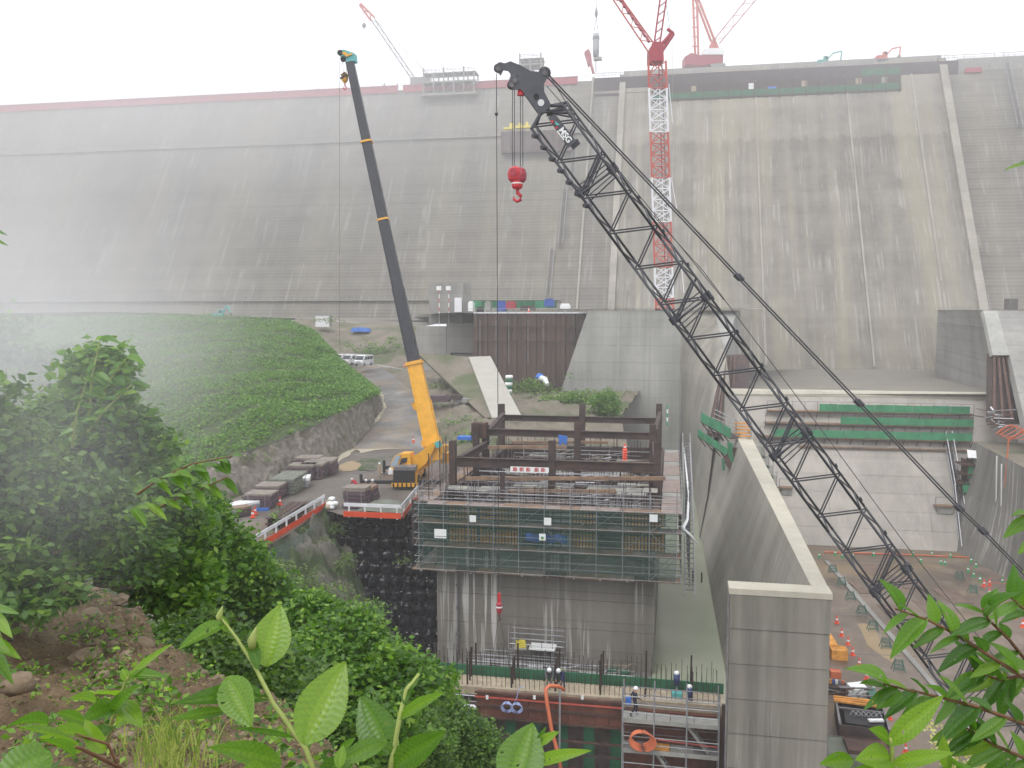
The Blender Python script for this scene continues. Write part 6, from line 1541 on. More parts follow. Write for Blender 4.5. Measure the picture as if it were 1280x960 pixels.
# ================================================================ RED/WHITE TOWER CRANE
TD = 152.
tc = empty('tower_crane', D(825, 388, TD), 'tall red and white lattice tower crane standing on the concrete block', 'crane')
def tp(x, y, dz=0): return D(x, y, TD + dz)
secs = [(388, 372, 'crred'), (372, 334, 'white'), (334, 277, 'crred'), (277, 222, 'white'), (222, 165, 'crred'), (165, 110, 'white'), (110, 76, 'crred')]
def mast_x(y): return 831 - (388 - y) * .031
for (y0, y1, mt) in secs:
    W2 = 11; nn = max(2, round((y0 - y1) / 14))
    for s in (-1, 1):
        for e in (-1, 1): bar('mast_leg', tc, tp(mast_x(y0) + s * W2, y0, e * 1.5), tp(mast_x(y1) + s * W2, y1, e * 1.5), .20, M[mt])
    for k in range(nn):
        ya, yb_ = y0 + (y1 - y0) * k / nn, y0 + (y1 - y0) * (k + 1) / nn; xm = mast_x(ya)
        for e in (-1, 1):
            bar('mast_strut', tc, tp(xm - W2, ya, e * 1.5), tp(xm + W2, ya, e * 1.5), .10, M[mt])
            bar('mast_brace', tc, tp(xm - W2, ya, e * 1.5), tp(xm + W2 * (1 if e < 0 else 0), yb_, e * 1.5), .09, M[mt]); bar('mast_brace', tc, tp(xm + W2, ya, e * 1.5), tp(xm - W2 * (1 if e < 0 else 0), yb_, e * 1.5), .09, M[mt])
    bar('ladder_rail', tc, tp(mast_x(y0) + 2, y0, -1.2), tp(mast_x(y1) + 2, y1, -1.2), .1, M[mt if mt == 'white' else 'crredd']); bar('ladder_rail', tc, tp(mast_x(y0) + 6, y0, -1.2), tp(mast_x(y1) + 6, y1, -1.2), .1, M['greyd'])
b = MB(); b.prism([tp(*q, -1.5) for q in ((812, 76), (812, 60), (818, 52), (829, 52), (830, 76))], FH * 3); b.build('slewing_head', M['crredd'], tc, fix=True)
# cat head and A frame
for (a_, c_, w) in (((817, 60), (826, -8), .16), ((824, 60), (834, -8), .16), ((822, 62), (840, 40), .3), ((826, 66), (842, 42), .3), ((834, 36), (842, 42), .3)):
    for e in (-1, 1): bar('head_frame', tc, tp(*a_, e), tp(*c_, e), w, M['crredd'])
for k in range(6): bar('head_frame', tc, tp(818 + k * 1.6, 52 - k * 11, -1), tp(826 + k * 1.6, 46 - k * 11, -1), .1, M['crredd'])
# luffing jib up-left
def lat(name, root, P0, P1, w0, w1, n, mat, dz=1.3, r=.12, dd=None):
    for k in range(n):
        t, u = k / n, (k + 1) / n
        a_ = [P0[0] + (P1[0] - P0[0]) * t, P0[1] + (P1[1] - P0[1]) * t]; c_ = [P0[0] + (P1[0] - P0[0]) * u, P0[1] + (P1[1] - P0[1]) * u]
        L = math.hypot(P1[0] - P0[0], P1[1] - P0[1]); nx, ny = -(P1[1] - P0[1]) / L, (P1[0] - P0[0]) / L
        wa, wc = w0 + (w1 - w0) * t, w0 + (w1 - w0) * u
        for e in (-1, 1):
            f_ = (dd or TD)
            for s in (-1, 1): bar(name + '_chord', root, D(a_[0] + nx * wa * s, a_[1] + ny * wa * s, f_ + e * dz), D(c_[0] + nx * wc * s, c_[1] + ny * wc * s, f_ + e * dz), r, mat)
            s = 1 if k % 2 else -1
            bar(name + '_lacing', root, D(a_[0] + nx * wa * s, a_[1] + ny * wa * s, f_ + e * dz), D(c_[0] - nx * wc * s, c_[1] - ny * wc * s, f_ + e * dz), r * .6, mat)
lat('jib', tc, (817, 64), (764, -12), 6, 4.5, 9, M['crred'], 1.2, .13)
for k in range(10): bar('jib_walkway', tc, tp(811 - k * 5, 52 - k * 7.2, -1.6), tp(808 - k * 5, 46 - k * 7.2, 1.6), .25, M['crredd'])
bar('hoist_rope', tc, tp(841, 42), tp(840, 155), .035, M['grey']); bar('hoist_rope', tc, tp(832, 0), tp(838, 40), .05, M['teal']); bar('side_pipe', tc, tp(836, 105), tp(841, 155), .09, M['white']); bar('side_pipe', tc, tp(839, 222), tp(846, 262), .09, M['white']); bar('side_pipe', tc, tp(852, 333), tp(855, 366), .09, M['white'])
# red luffing crane on the crest
CD = 312.
r = empty('crest_crane', D(880, 80, CD), 'red and white luffing crane standing on the dam crest right of the tower crane', 'crane')
def cp(x, y, dz=0): return D(x, y, CD + dz)
MB().prism([cp(*q) for q in ((856, 82), (856, 71), (864, 66), (876, 69), (904, 68), (904, 78), (876, 82), (858, 80))], FH * 5).build('machinery_house', M['crredd'], r, fix=True)
MB().prism([cp(*q, -.5) for q in ((878, 68), (880, 60), (906, 60), (905, 68))], FH * 5).build('cab_deck', M['whiteb'], r, fix=True)
MB().prism([cp(*q, -.4) for q in ((886, 60), (893, 46), (899, 60))], FH * 3).build('pivot_frame', M['crred'], r, fix=True)
MB().prism([cp(*q, 0) for q in ((888, 88), (888, 79), (907, 79), (907, 88))], FH * 4).build('base', M['plygrey'], r, fix=True)
for a_, c_, mt in (((866, -6), (869, 68), 'crred'), ((871, -6), (873, 68), 'crred'), ((872, -4), (893, 50), 'crred'), ((868, -4), (889, 52), 'crred')): bar('mast_leg', r, cp(*a_), cp(*c_), .45, M[mt])
lat('jib', r, (896, 52), (950, -14), 4, 5, 9, M['pinkred'], 1.2, .18, CD)
for k in range(5): bar('mast_strut', r, cp(865, 10 + k * 12), cp(873, 10 + k * 12), .2, M['crred'])
# far left crawler crane on crest
r = empty('distant_crane', D(521, 104, 330), 'faint far crane with thin lattice boom leaning left above the dam crest', 'crane')
lat('jib', r, (519, 102), (466, 24), 2.2, 2.2, 14, M['greyd'], 1., .2, 330); lat('jib_tip', r, (466, 24), (450, 5), 3, 1, 3, M['crred'], 1., .35, 330)
bar('back_stay', r, D(473, 28, 330), D(538, 96, 330), .1, M['greyd']); bar('hoist_rope', r, D(454, 8, 330), D(455, 28, 330), .08, M['greyd'])
MB().lathe(D(455, 32, 330), [(.3, -1), (.9, 0), (.3, 1)], 8).build('hook_ball', M['greyd'], r)
MB().box(D(526, 103, 330), (7, 4, 3)).build('cab', M['greyd'], r)
# hanging concrete bucket
r = empty('concrete_bucket', D(745, 66, 290), 'pale cylindrical concrete bucket hanging in the mist above the crest', 'bucket')
c = D(745, 58, 290); MB().lathe(c, [(.9, -3.4), (1.1, -1), (1.1, 3.2), (.5, 4.2)], 12).build('bucket_body', M['grey'], r, True); MB().lathe(c + Vector((0, 0, 2)), [(1.15, 0), (1.15, 1.1)], 12).build('dark_band', M['greyd'], r)
bar('hoist_rope', r, D(745, -40, 290), c + Vector((0, 0, 12)), .10, M['greyd']); MB().lathe(c + Vector((0, 0, 9)), [(.2, 0), (.6, 1.2), (.2, 3.2)], 8).build('hook_ball', M['greyd'], r)
for s in (-.9, .9): bar('sling', r, c + Vector((0, 0, 9)), c + Vector((s, 0, 3.2)), .12, M['grey'])
MB().box(c + Vector((.6, 0, -4)), (2.6, 1.8, .9)).build('chute', M['plygrey'], r); bar('drop_rope', r, c + Vector((0, 0, -4)), D(745, 90, 290), .16, M['greyd'])
# pale red thing in mist
r = empty('misty_red_boom', D(735, 84, 316), 'faint pink red crane part looming in mist left of the bucket', 'crane')
MB().prism([D(*q, 316) for q in ((731, 64), (736, 61), (739, 68), (740, 78), (736, 82), (734, 74))], FH * 3).build('boom_part', M['pinkred'], r, fix=True); bar('lower_arm', r, D(738, 78, 316), D(742, 92, 316), .5, M['pinkred'])
# excavators
def excav(px, py, d, label, mat, s=1., flip=1, arm=1):
    p = D(px, py, d); r = empty('excavator', p, label, 'excavator')
    def q(x, z, y=0): return p + (RT * (x * flip) + Vector((0, 0, z)) + FH * y) * s
    for y in (-1.1, 1.1):
        MB().prism([q(x, z, y) for x, z in ((-1.7, .15), (-1.3, 0), (1.3, 0), (1.7, .15), (1.6, .75), (-1.6, .75))], FH * .5 * s).build('track', M['black'], r, fix=True)
    MB().prism([q(x, z, -1.1) for x, z in ((-1.9, .9), (1.3, .9), (1.3, 1.7), (0, 1.9), (-1.6, 1.9), (-1.9, 1.5))], FH * 2.4 * s).build('engine_house', M[mat], r, fix=True)
    cb_ = MB().prism([q(x, z, -1.15) for x, z in ((.1, 1.6), (1.3, 1.6), (1.25, 2.7), (.9, 2.95), (.1, 2.95))], FH * 1.1 * s).build('cab', M[mat], r, fix=True)
    MB().prism([q(x, z, -1.18) for x, z in ((.35, 2.0), (1.2, 2.0), (1.15, 2.7), (.35, 2.8))], FH * .05 * s).build('window', M['glass'], cb_, fix=True)
    if arm == 1: B_ = [(.9, 1.6), (3.0, 4.0), (4.6, 4.4)]; A2 = [(4.6, 4.4), (5.6, 4.6), (5.3, 2.0)]; bk = (5.2, 1.6)
    else: B_ = [(.9, 1.6), (1.8, 3.6), (2.6, 3.8)]; A2 = [(2.3, 3.9), (2.9, 3.4), (3.1, 2.2)]; bk = (2.9, 1.7)
    b = MB()
    for u, v in zip(B_, B_[1:]): b.beam(q(*u), q(*v), .35 * s, .55 * s, FH)
    b.build('boom', M[mat], r); b = MB(); b.beam(q(*A2[1 if arm == 1 else 0]), q(*A2[2]), .3 * s, .42 * s, FH); b.beam(q(*B_[-1]), q(*A2[1]), .3 * s, .35 * s, FH); b.build('stick', M[mat], r)
    MB().prism([q(bk[0] + x, bk[1] + z, -.5) for x, z in ((-.4, .4), (.4, .4), (.3, -.4), (-.2, -.6), (-.5, -.1))], FH * s).build('bucket', M['greyd'], r, fix=True)
    for a_, c_ in (((.9, 1.9), (2.2, 3.2)),): bar('cylinder', r, q(*a_, .3), q(*c_, .3), .1 * s, M['grey'])
    return r
excav(1028, 84, 300, 'teal green excavator with raised arm on the right part of the crest', 'tealx', 1.15)
excav(1102, 78, 296, 'orange red excavator with raised arm further right on the crest', 'exred', 1.1)
excav(274, 401, 205, 'turquoise excavator with folded arm on the terrace above the green hill', 'teal', .9, 1, 2)
# terrace clutter
def ground_box(px, py, d, sz, name, mat, label, cat, rz=0):
    p = D(px, py, d); return tag(MB().box(p + Vector((0, 0, sz[2] / 2)), sz, rz).build(name, M[mat]), label, cat)
r = empty('site_cabin', D(405, 409, 205), 'white box shaped site cabin on the terrace right of the green hill', 'cabin'); p = D(405, 409, 205)
MB().box(p + Vector((0, 0, 1.4)), (3.4, 2.4, 2.6), R(8)).build('cabin_wall', M['carwhite'], r); MB().box(p + Vector((0, 0, 2.75)), (3.6, 2.6, .12), R(8)).build('roof', M['grey'], r); MB().box(p + Vector((1.7, 0, 1.4)), (.1, 2.3, 2.5), R(8)).build('end_panel', M['plygrey'], r)
b = MB(); p = D(449, 411, 203) - Vector((0, 0, .7)); b.prism([p + Vector(q) for q in ((-2.2, 0, 0), (2.2, 0, 0), (1.6, .2, .8), (-.4, .2, 1.0), (-1.8, .2, .9))], (0, 2.5, 0)); tag(b.build('blue_tarp_cover', M['bluetarp'], fix=True), 'bright blue tarpaulin heap on the terrace above the parked vans', 'tarpaulin')
TY = 158
r = empty('green_barrier', V(640, 388, TY + 6), 'low green barrier screen behind the clutter on top of the rusty wall', 'barrier')
for k in range(8):
    a_, c_ = V(588 + k * 13.5, 376, TY + 6), V(588 + k * 13.5 + 13.2, 385, TY + 6); MB().bb(a_.x, c_.x, TY + 6, TY + 6.1, c_.z, a_.z).build('screen_panel', M['netdeep'] if k % 3 else M['netgreen'], r)
def cl(px0, px1, py0, py1, mat, label, cat, name, Y=TY, dep=1.5):
    a_, c_ = V(px0, py0, Y), V(px1, py1, Y); return tag(MB().bb(a_.x, c_.x, Y, Y + dep, c_.z, a_.z).bb(a_.x + .2, c_.x - .2, Y + .1, Y + dep - .2, a_.z, a_.z + .25).build(name, M[mat]), label, cat)
cl(621, 632, 378, 389, 'blue', 'deep blue container on top of the rusty wall', 'container', 'blue_container'); cl(632, 644, 378, 386, 'crredd', 'dark red crate beside the blue container on the rusty wall', 'crate', 'red_crate')
cl(680, 692, 375, 383, 'blue', 'small blue bin at the right end of the green barrier', 'bin', 'blue_bin', TY + 3); cl(606, 613, 378, 388, 'plygrey', 'grey box left of the blue container', 'box', 'grey_box')
cl(585, 591, 378, 389, 'whiteb', 'white bag at the left end of the rusty wall top', 'bag', 'white_bag'); cl(650, 668, 384, 388, 'rustd', 'low dark pile right of the red crate', 'pile', 'dark_pile'); cl(595, 603, 385, 391, 'black', 'small black heap at left of the wall top', 'heap', 'black_heap')
cl(700, 712, 381, 386, 'whiteb', 'pale flat bundle near the right end of the wall top', 'bundle', 'pale_bundle', TY + 2)
copy_thing(src, V(661, 391, TY - 2), 0, 'orange cone standing on the edge of the rusty wall', 1.5)
r = empty('edge_railing', V(590, 391, 153), 'thin white railing along the top edge of the rusty wall', 'railing')
for k in range(16):
    p = V(585 + k * 10, 393, 153.2); bar('post', r, p, p + Vector((0, 0, 1.0)), .04, M['grey'])
bar('rail', r, V(585, 386, 153.2), V(738, 386, 153.2), .035, M['grey'])
# lamp poles in front of the tower block
for i, x in enumerate((549, 561)):
    p0, p1 = D(x, 406, 190), D(x, 362, 190); r = empty('lamp_pole', p0, ['left', 'right'][i] + ' lamp pole with white light head before the grey tower block', 'lamp')
    for k in range(8): bar('pole_section', r, p0.lerp(p1, k / 8), p0.lerp(p1, (k + 1) / 8), .09, M['crred'] if (k % 2 and k > 2) else M['whiteb'])
    MB().box(p1 + Vector((0, -.3, .3)), (1.0, .5, .9)).build('lamp_head', M['whiteb'], r)
# vans
def van(loc, rz, label):
    loc = Vector(loc); r = empty('parked_van', loc, label, 'van'); rot = Matrix.Rotation(rz, 3, 'Z')
    def q(x, y, z): return loc + rot @ Vector((x, y, z))
    pr = [(-2.3, .35), (2.3, .35), (2.35, .95), (1.95, 1.15), (1.35, 1.9), (1.1, 1.98), (-2.2, 1.98), (-2.3, 1.8)]
    b = MB(); b.prism([q(-.84, -x, z) for x, z in pr], rot @ Vector((1.68, 0, 0))); body = b.build('body', M['carwhite'], r, fix=True)
    MB().prism([q(-.76, -2.0 - .02, 1.18), q(.76, -2.02, 1.18), q(.70, -1.42, 1.86), q(-.70, -1.42, 1.86)], rot @ Vector((0, -.03, .02))).build('windscreen', M['glass'], r, fix=True)
    for s in (-1, 1):
        for y0, y1 in ((-1.25, -.45), (-.35, .75), (.85, 2.0)): MB().prism([q(s * .845, y0, 1.2), q(s * .845, y1, 1.2), q(s * .845, y1, 1.75), q(s * .845, y0 + .12, 1.75)], rot @ Vector((s * .02, 0, 0))).build('side_window', M['glass'], r, fix=True)
        for y in (-1.45, 1.4):
            w = MB().tube([q(s * .70, y, .33), q(s * .88, y, .33)], .33, 14).build('wheel', M['black'], r); MB().tube([q(s * .87, y, .33), q(s * .9, y, .33)], .18, 10).build('rim', M['grey'], w)
        MB().bb(-.15, .15, -.03, .03, -.09, .09).build('headlight', M['whiteb'], r, mw=Matrix.Translation(q(s * .62, -2.35, .78)) @ Matrix.Rotation(rz, 4, 'Z'))
        MB().box(q(s * .95, -1.75, 1.25), (.14, .1, .2)).build('mirror', M['black'], r)
    MB().box(q(0, -2.36, .5), (1.5, .08, .22), rz).build('bumper', M['plygrey'], r); MB().box(q(0, -2.37, .82), (.7, .05, .1), rz).build('grille', M['black'], r)
    return r
van(D(455, 457, 162), R(-6), 'white van, nearest and rightmost of the parked group'); van(D(441, 456, 167), R(-16), 'silver white van parked just left of the nearest one'); van(D(430, 455, 173), R(-18), 'white van at the left end, partly hidden by the green hill')
# bundles right of the road
for i, (x, y, sz, mt, lab) in enumerate(((549, 502, (3.4, 2, 1.0), 'panel', 'purple brown bundle on the bank right of the yellow boom'), (566, 499, (2.5, 1.5, .7), 'rustd', 'dark brown bundle behind the purple one on the bank'), (583, 503, (1.4, 1.4, .7), 'plygrey', 'small pale crate at the right end of the bank bundles'), (574, 503, (1.8, 1.2, .5), 'greyd', 'low grey bundle between the crate and the brown one'))):
    p = D(x, y, 131); r = empty('material_bundle', p, lab, 'bundle')
    for k in range(3): MB().box(p + Vector((.06 * k, 0, sz[2] * (k + .5) / 3)), (sz[0], sz[1], sz[2] * .3), .1 + .03 * k).build('layer', M[mt], r)
# green white corrugated hose lump and blue pipe by the sheet wall
r = empty('banded_pipe', D(635, 487, 138), 'upright green and white banded pipe beside the pale ramp', 'pipe')
for k in range(6): MB().lathe(D(635 + .6 * k * .5, 495 - k * 4.4, 134), [(.55, 0), (.62, .25), (.55, .5)], 10).build('pipe_band', M['whiteb'] if k % 2 else M['netdeep'], r, True)
tag(MB().tube([D(673, 472, 148), D(681, 474, 146), D(684, 481, 145)], [.55, .5, .4], 8).build('white_sack_roll', M['whiteb']), 'white roll lying at the foot of the rusty wall', 'roll'); tag(MB().lathe(D(675, 474, 147.6), [(.5, 0), (.9, .4), (.4, 1.0)], 8).build('blue_sack', M['bluetarp']), 'blue bag beside the white roll at the foot of the rusty wall', 'bag')
# pole with green-white bands behind frame
r = empty('banded_post', V(832, 530, 95), 'thin green and white banded post at the far right corner of the frame', 'post'); p = V(834, 532, 95)
for k in range(5): bar('band', r, p + Vector((0, 0, k * .45)), p + Vector((0, 0, k * .45 + .45)), .09, M['cgreen'] if k % 2 == 0 else M['whiteb'])

# ================================================================ GREEN PLATFORMS on the flared wall end
gp = empty('green_netted_platform', D(900, 560, 100), 'stepped rusty platform with bright green nets clinging to the flared wall', 'platform')
for k, (a_, c_, h) in enumerate((((876, 527), (913, 548), 12), ((872, 545), (909, 570), 9))):
    for j in range(4):
        t, u = j / 4, (j + 1) / 4
        A_, C_ = D(a_[0] + (c_[0] - a_[0]) * t, a_[1] + (c_[1] - a_[1]) * t, 103 - 4 * t), D(a_[0] + (c_[0] - a_[0]) * u, a_[1] + (c_[1] - a_[1]) * u, 103 - 4 * u)
        b = MB(); up = Vector((0, 0, h * .095)); b.prism([A_, C_, C_ + up, A_ + up], (.05, .05, 0)); b.build('net_panel', M['netgreen'], gp, fix=True)
        b = MB(); b.prism([A_, C_, C_ + Vector((1.1, 1.4, 0)), A_ + Vector((1.1, 1.4, 0))], (0, 0, -.12)); b.build('deck_board', M['rustd'], gp, fix=True)
        bar('bracket', gp, A_, A_ + Vector((1.0, 1.2, -1.4)), .07, M['rust']); bar('post', gp, A_, A_ + Vector((0, 0, 1.3)), .04, M['greyd'])
for q in (((909, 552), (911, 582), 2), ((902, 573), (903, 588), 1)): MB().prism([D(q[0][0], q[0][1], 98), D(q[0][0] + 3 * q[2], q[0][1] + 2, 97), D(q[1][0] + 3 * q[2], q[1][1], 97), D(*q[1], 98)], (.05, .1, 0)).build('net_panel', M['netgreen'], gp, fix=True)
MB().prism([D(903, 574, 98), D(915, 560, 98), D(924, 560, 98), D(912, 588, 97)], (.3, .8, 0)).build('rust_panel', M['rust'], gp, fix=True)
for k in range(6): bar('pipe', gp, D(894 - k * 1.5, 512 + k * 5, 106), D(925 - k, 528 + k * 4, 104), .05, M['grey'])
r = empty('timber_crib', D(928, 548, 101.5), 'orange timber crib standing on the far end of the long wall top', 'crib')
for k in range(5):
    A_ = D(920, 546 - k * 4, 101.5); MB().box(A_ + Vector((.8, 0, .1)), (1.9, .25, .18)).build('timber', M['ply'], r); MB().box(A_ + Vector((.1 if k % 2 else 1.5, .1, -.08)), (.2, 1.2, .18)).build('timber', M['timberl'], r)
for s in (0, 1.7): bar('post', r, D(920, 552, 101) + Vector((s, -.2, 0)), D(920, 524, 101) + Vector((s, -.2, 0)), .05, M['greyd'])
r = empty('green_netted_scaffold', D(945, 575, 100), 'small dark green netted scaffold just right of the long wall top', 'scaffold')
for k in range(4):
    c_ = D(940 + k * 4.5, 560 + k * 12, 99 - k * 2.5); MB().box(c_ + Vector((.6, 0, -.4)), (1.6, 1.2, 1.1)).build('net_panel', M['netg'], r); MB().box(c_ + Vector((.6, 0, -1.0)), (1.8, 1.4, .1)).build('deck', M['rustd'], r)
    for s in (-.2, 1.4): bar('post', r, c_ + Vector((s, -.6, -1)), c_ + Vector((s, -.6, .8)), .04, M['grey'])
# tangle on the right wall top: orange hose and pipes
r = empty('pipe_tangle', D(1262, 530, 100), 'tangle of grey pipes and rods on top of the wall by the brown slot', 'pipes')
random.seed(3)
for k in range(26):
    a_ = D(1238 + random.uniform(-8, 30), 512 + random.uniform(0, 22), 101 - random.uniform(0, 4)); c_ = a_ + Vector((random.uniform(-2.2, 2.2), random.uniform(-1, 1), random.uniform(-.4, .4)))
    bar('pipe', r, a_, c_, random.choice((.04, .06, .09)), random.choice((M['grey'], M['greyd'], M['rust'], M['white'])))
b = MB()
for k in range(7):
    pts = [D(1258 + k * 3, 537 + k * 1.5, 96) + Vector((1.1 * math.cos(t + k), .4 * k * .1, .55 * math.sin(t * 1.5 + k))) for t in np.linspace(0, 5, 12)]; b.tube(pts, .055, 5, False)
tag(b.build('orange_hose_tangle', M['hose'], smooth=True), 'bright orange tangled hose heap on the right basin wall top', 'hose')
b = MB(); pts = [D(1261, 545, 94), D(1257, 600, 94), D(1252, 640, 95), D(1247, 680, 96)]; pts += [G(1240, 694, FZ + .2), G(1228, 698, FZ + .1), G(1200, 696, FZ + .1), G(1100, 692, FZ + .1), G(1030, 690, FZ + .1)]
b.tube(pts, .085, 7, False); tag(b.build('orange_hose', M['hose'], smooth=True), 'long orange hose dropping down the wall and running along the basin foot', 'hose')
for i, (x, y0, y1) in enumerate(((1246, 570, 640), (1252, 580, 700), (1270, 575, 700))):
    tag(MB().tube([D(x, y0, 95 - i), D(x - 1, y1, 96 - i)], .07, 6).build('hanging_pipe', M['whiteb' if i < 2 else 'grey']), ['left short', 'middle long', 'right'][i] + ' pale pipe hanging down the dark right basin wall', 'pipe')

# ================================================================ BASIN FLOOR THINGS
reds = [(1046, 779), (1052, 795), (1060, 806), (1066, 819), (1074, 833), (1083, 849), (1092, 864), (1112, 899), (1132, 941)]
ordn = ['first and farthest', 'second', 'third', 'fourth', 'fifth', 'sixth', 'seventh', 'eighth', 'ninth and nearest']
for (x, y), o_ in zip(reds, ordn): cone_at(x, y, FZ, 'red cone, %s of the line along the concrete wall' % o_, 'red cones along the concrete wall', s=1.05 if y < 850 else .95)
for i, (x, y) in enumerate(((1230, 733), (1237, 732), (1237, 744), (1247, 753), (1266, 738), (1276, 738), (1258, 762), (1268, 773), (1278, 784))):
    cone_at(x, y, FZ, ['leftmost red cone of the right hand cluster', 'red cone next to the leftmost of the right cluster', 'red cone just in front of the leftmost pair', 'red cone beneath the leaves in the right cluster', 'left red cone of the pair at the right frame edge', 'right red cone of the pair at the right frame edge', 'red cone behind the right leaves, upper', 'red cone behind the right leaves, middle', 'red cone behind the right leaves, lowest at frame edge'][i], 'red cones at the right edge of the floor', s=1.1)
srcg.location = G(1024, 697, FZ); srcg['label'] = 'green cone at the far left end beside the long wall'; srcg['group'] = 'green cones on the basin floor'
gc = [(1044, 694, 'green cone second from the left along the foot of the end wall'), (1053, 697, 'green cone third from the left, in front of the end wall'), (1066, 697, 'green cone fourth from the left by the boom'), (1092, 695, 'green cone under the black boom by the end wall'), (1117, 698, 'green cone right of the black boom edge'), (1141, 695, 'green cone in the middle of the end wall foot'), (1151, 703, 'green cone just in front of the middle one'), (1165, 695, 'green cone alone left of the ladder stair'), (1176, 705, 'left cone of the green pair left of the stair'), (1181, 706, 'right cone of the green pair left of the stair'), (1188, 697, 'green cone against the wall near the stair'), (1214, 703, 'green cone at the foot of the ladder stair'), (1220, 709, 'green cone right of and nearer than the stair foot'), (1210, 715, 'green cone left one of the row coming from the stair'), (1217, 721, 'green cone middle of the row coming from the stair'), (1225, 728, 'large green white cone at the end of the row from the stair'), (1227, 696, 'green cone by the corner of the right wall'), (1253, 729, 'green cone on the red rope line at right'), (1279, 730, 'green cone at the right frame edge')]
for x, y, l in gc: cone_at(x, y, FZ, l, 'green cones on the basin floor', s=1.25 if x in (1225,) else 1., green=True)
# red rope line & green-white
tag(MB().tube([G(1222, 727, FZ + .5), G(1250, 729, FZ + .4), G(1290, 733, FZ + .4)], .04, 5).build('red_rope', M['crred']), 'thin red rope strung between the cones at right', 'rope')
# A-frame green barricades with mesh
def barricade(px, py, label):
    p = G(px, py, FZ); r = empty('folding_barricade', p, label, 'barricade', 'green barricades along the floor kerb')
    for s in (-.45, .45):
        for t in (-.35, .35): bar('leg', r, p + Vector((s, t, 0)), p + Vector((s * .55, 0, .95)), .03, M['tealg'])
    for k in range(3): z = .25 + k * .28; bar('cross_bar', r, p + Vector((-.45 + z * .15, -.3 + .3 * z, z)), p + Vector((.45 - z * .15, -.3 + .3 * z, z)), .035, M['tealg'])
    MB().prism([p + Vector(q) for q in ((-.4, -.28, .12), (.4, -.28, .12), (.24, -.03, .9), (-.24, -.03, .9))], (0, .02, 0)).build('mesh_panel', M['netg'], r, fix=True)
for i, (x, y) in enumerate(((1041, 716), (1052, 732), (1063, 750), (1077, 768), (1091, 788), (1107, 810), (1123, 838))):
    barricade(x, y, 'green folding barricade, %s in the row along the floor kerb' % ['farthest', 'second', 'third', 'fourth', 'fifth', 'sixth', 'nearest'][i])
for i, (x, y) in enumerate(((1199, 724), (1216, 742), (1236, 764))): barricade(x, y, 'green folding barricade, %s of three by the right cones' % ['farthest', 'middle', 'nearest'][i])
# equipment by the wall
def gb(px, py, sz, name, mat, label, cat, rz=0, extra=None):
    p = G(px, py, FZ); r = empty(name, p, label, cat)
    MB().box(p + Vector((0, 0, sz[2] * .47)), (sz[0] * .96, sz[1] * .96, sz[2] * .9), rz).build('body', M[mat], r)
    for s in (-1, 1): MB().box(p + Matrix.Rotation(rz, 3, 'Z') @ Vector((s * sz[0] / 2, 0, sz[2] / 2)), (.06, sz[1], sz[2]), rz).build('side_board', M[mat], r); MB().box(p + Matrix.Rotation(rz, 3, 'Z') @ Vector((0, s * sz[1] / 2, sz[2] / 2)), (sz[0] + .06, .06, sz[2]), rz).build('side_board', M[mat], r)
    return r, p
r, p = gb(1048, 822, (1.2, 1.1, .8), 'timber_crate', 'ply', 'orange timber crate standing against the concrete wall edge', 'crate')
MB().beam(p + Vector((-.3, .5, .8)), p + Vector((-.7, 3.0, 1.3)), .7, .08).build('plank', M['ply'], r)
r, p = gb(1047, 866, (1.4, .9, .6), 'tool_box', 'rust', 'brown steel box with small tools beside the wall edge', 'box')
for k in range(5): MB().box(p + Vector((-.5 + .22 * k, .2, .75)), (.16, .16, .3)).build('tool', [M['ply'], M['blue'], M['whiteb'], M['greyd'], M['hose']][k], r)
r, p = gb(1044, 846, (.7, .6, .5), 'orange_box', 'hose', 'small orange box at the foot of the wall above the brown box', 'box')
r = empty('steel_skip', G(1078, 912, FZ), 'large dark rusty steel skip with timber inside on the basin floor', 'skip'); p = G(1076, 915, FZ)
W3, L3, H3 = 3.0, 4.2, 1.3; RZs = R(-6); rt3 = Matrix.Rotation(RZs, 3, 'Z')
for (c_, sz) in (((0, -L3 / 2, H3 / 2), (W3, .08, H3)), ((0, L3 / 2, H3 / 2), (W3, .08, H3)), ((-W3 / 2, 0, H3 / 2), (.08, L3, H3)), ((W3 / 2, 0, H3 / 2), (.08, L3, H3))): MB().box(p + rt3 @ Vector(c_), sz, RZs).build('side_wall', M['rustd'], r)
MB().box(p + Vector((0, 0, .1)), (W3, L3, .1), RZs).build('bottom', M['rustd'], r)
for s in (-1, 1): MB().box(p + rt3 @ Vector((s * W3 / 2, 0, H3 + .04)), (.14, L3 + .1, .1), RZs).build('rim', M['greyd'], r)
MB().box(p + rt3 @ Vector((0, L3 * .1, H3 + .04)), (W3, .12, .1), RZs).build('rim', M['greyd'], r)
for k in range(6): MB().box(p + rt3 @ Vector((-.2, L3 / 2 - .1 - .18 * k, H3 + .1 + .06 * (k % 2))), (2.9, .15, .12), RZs + random.uniform(-.06, .06)).build('timber', M['ply'], r)
MB().box(p + rt3 @ Vector((.1, -.3, .75)), (2.4, 2.4, .9), RZs).build('contents', M['black'], r)
b = MB()
for k in range(6):
    b.tube([p + Vector((-.8 + .3 * k, -.4, 1.3)), p + Vector((-.6 + .35 * k, -.1, 1.5)), p + Vector((-.3 + .3 * k, -.5, 1.35))], .04, 5)
b.build('rope', M['grey'], r, True); MB().box(p + Vector((.7, -1.0, 1.35)), (1.0, .3, .12), .2).build('white_bag', M['whiteb'], r)
r, p = gb(1084, 948, (2.6, 1.8, .9), 'rusty_bin', 'rust', 'rusty brown bin in front of the dark steel skip', 'bin')
r, p = gb(1050, 945, (2.2, 2.6, .7), 'grey_covered_box', 'olive', 'grey covered low box left of the rusty bin at the wall edge', 'box')
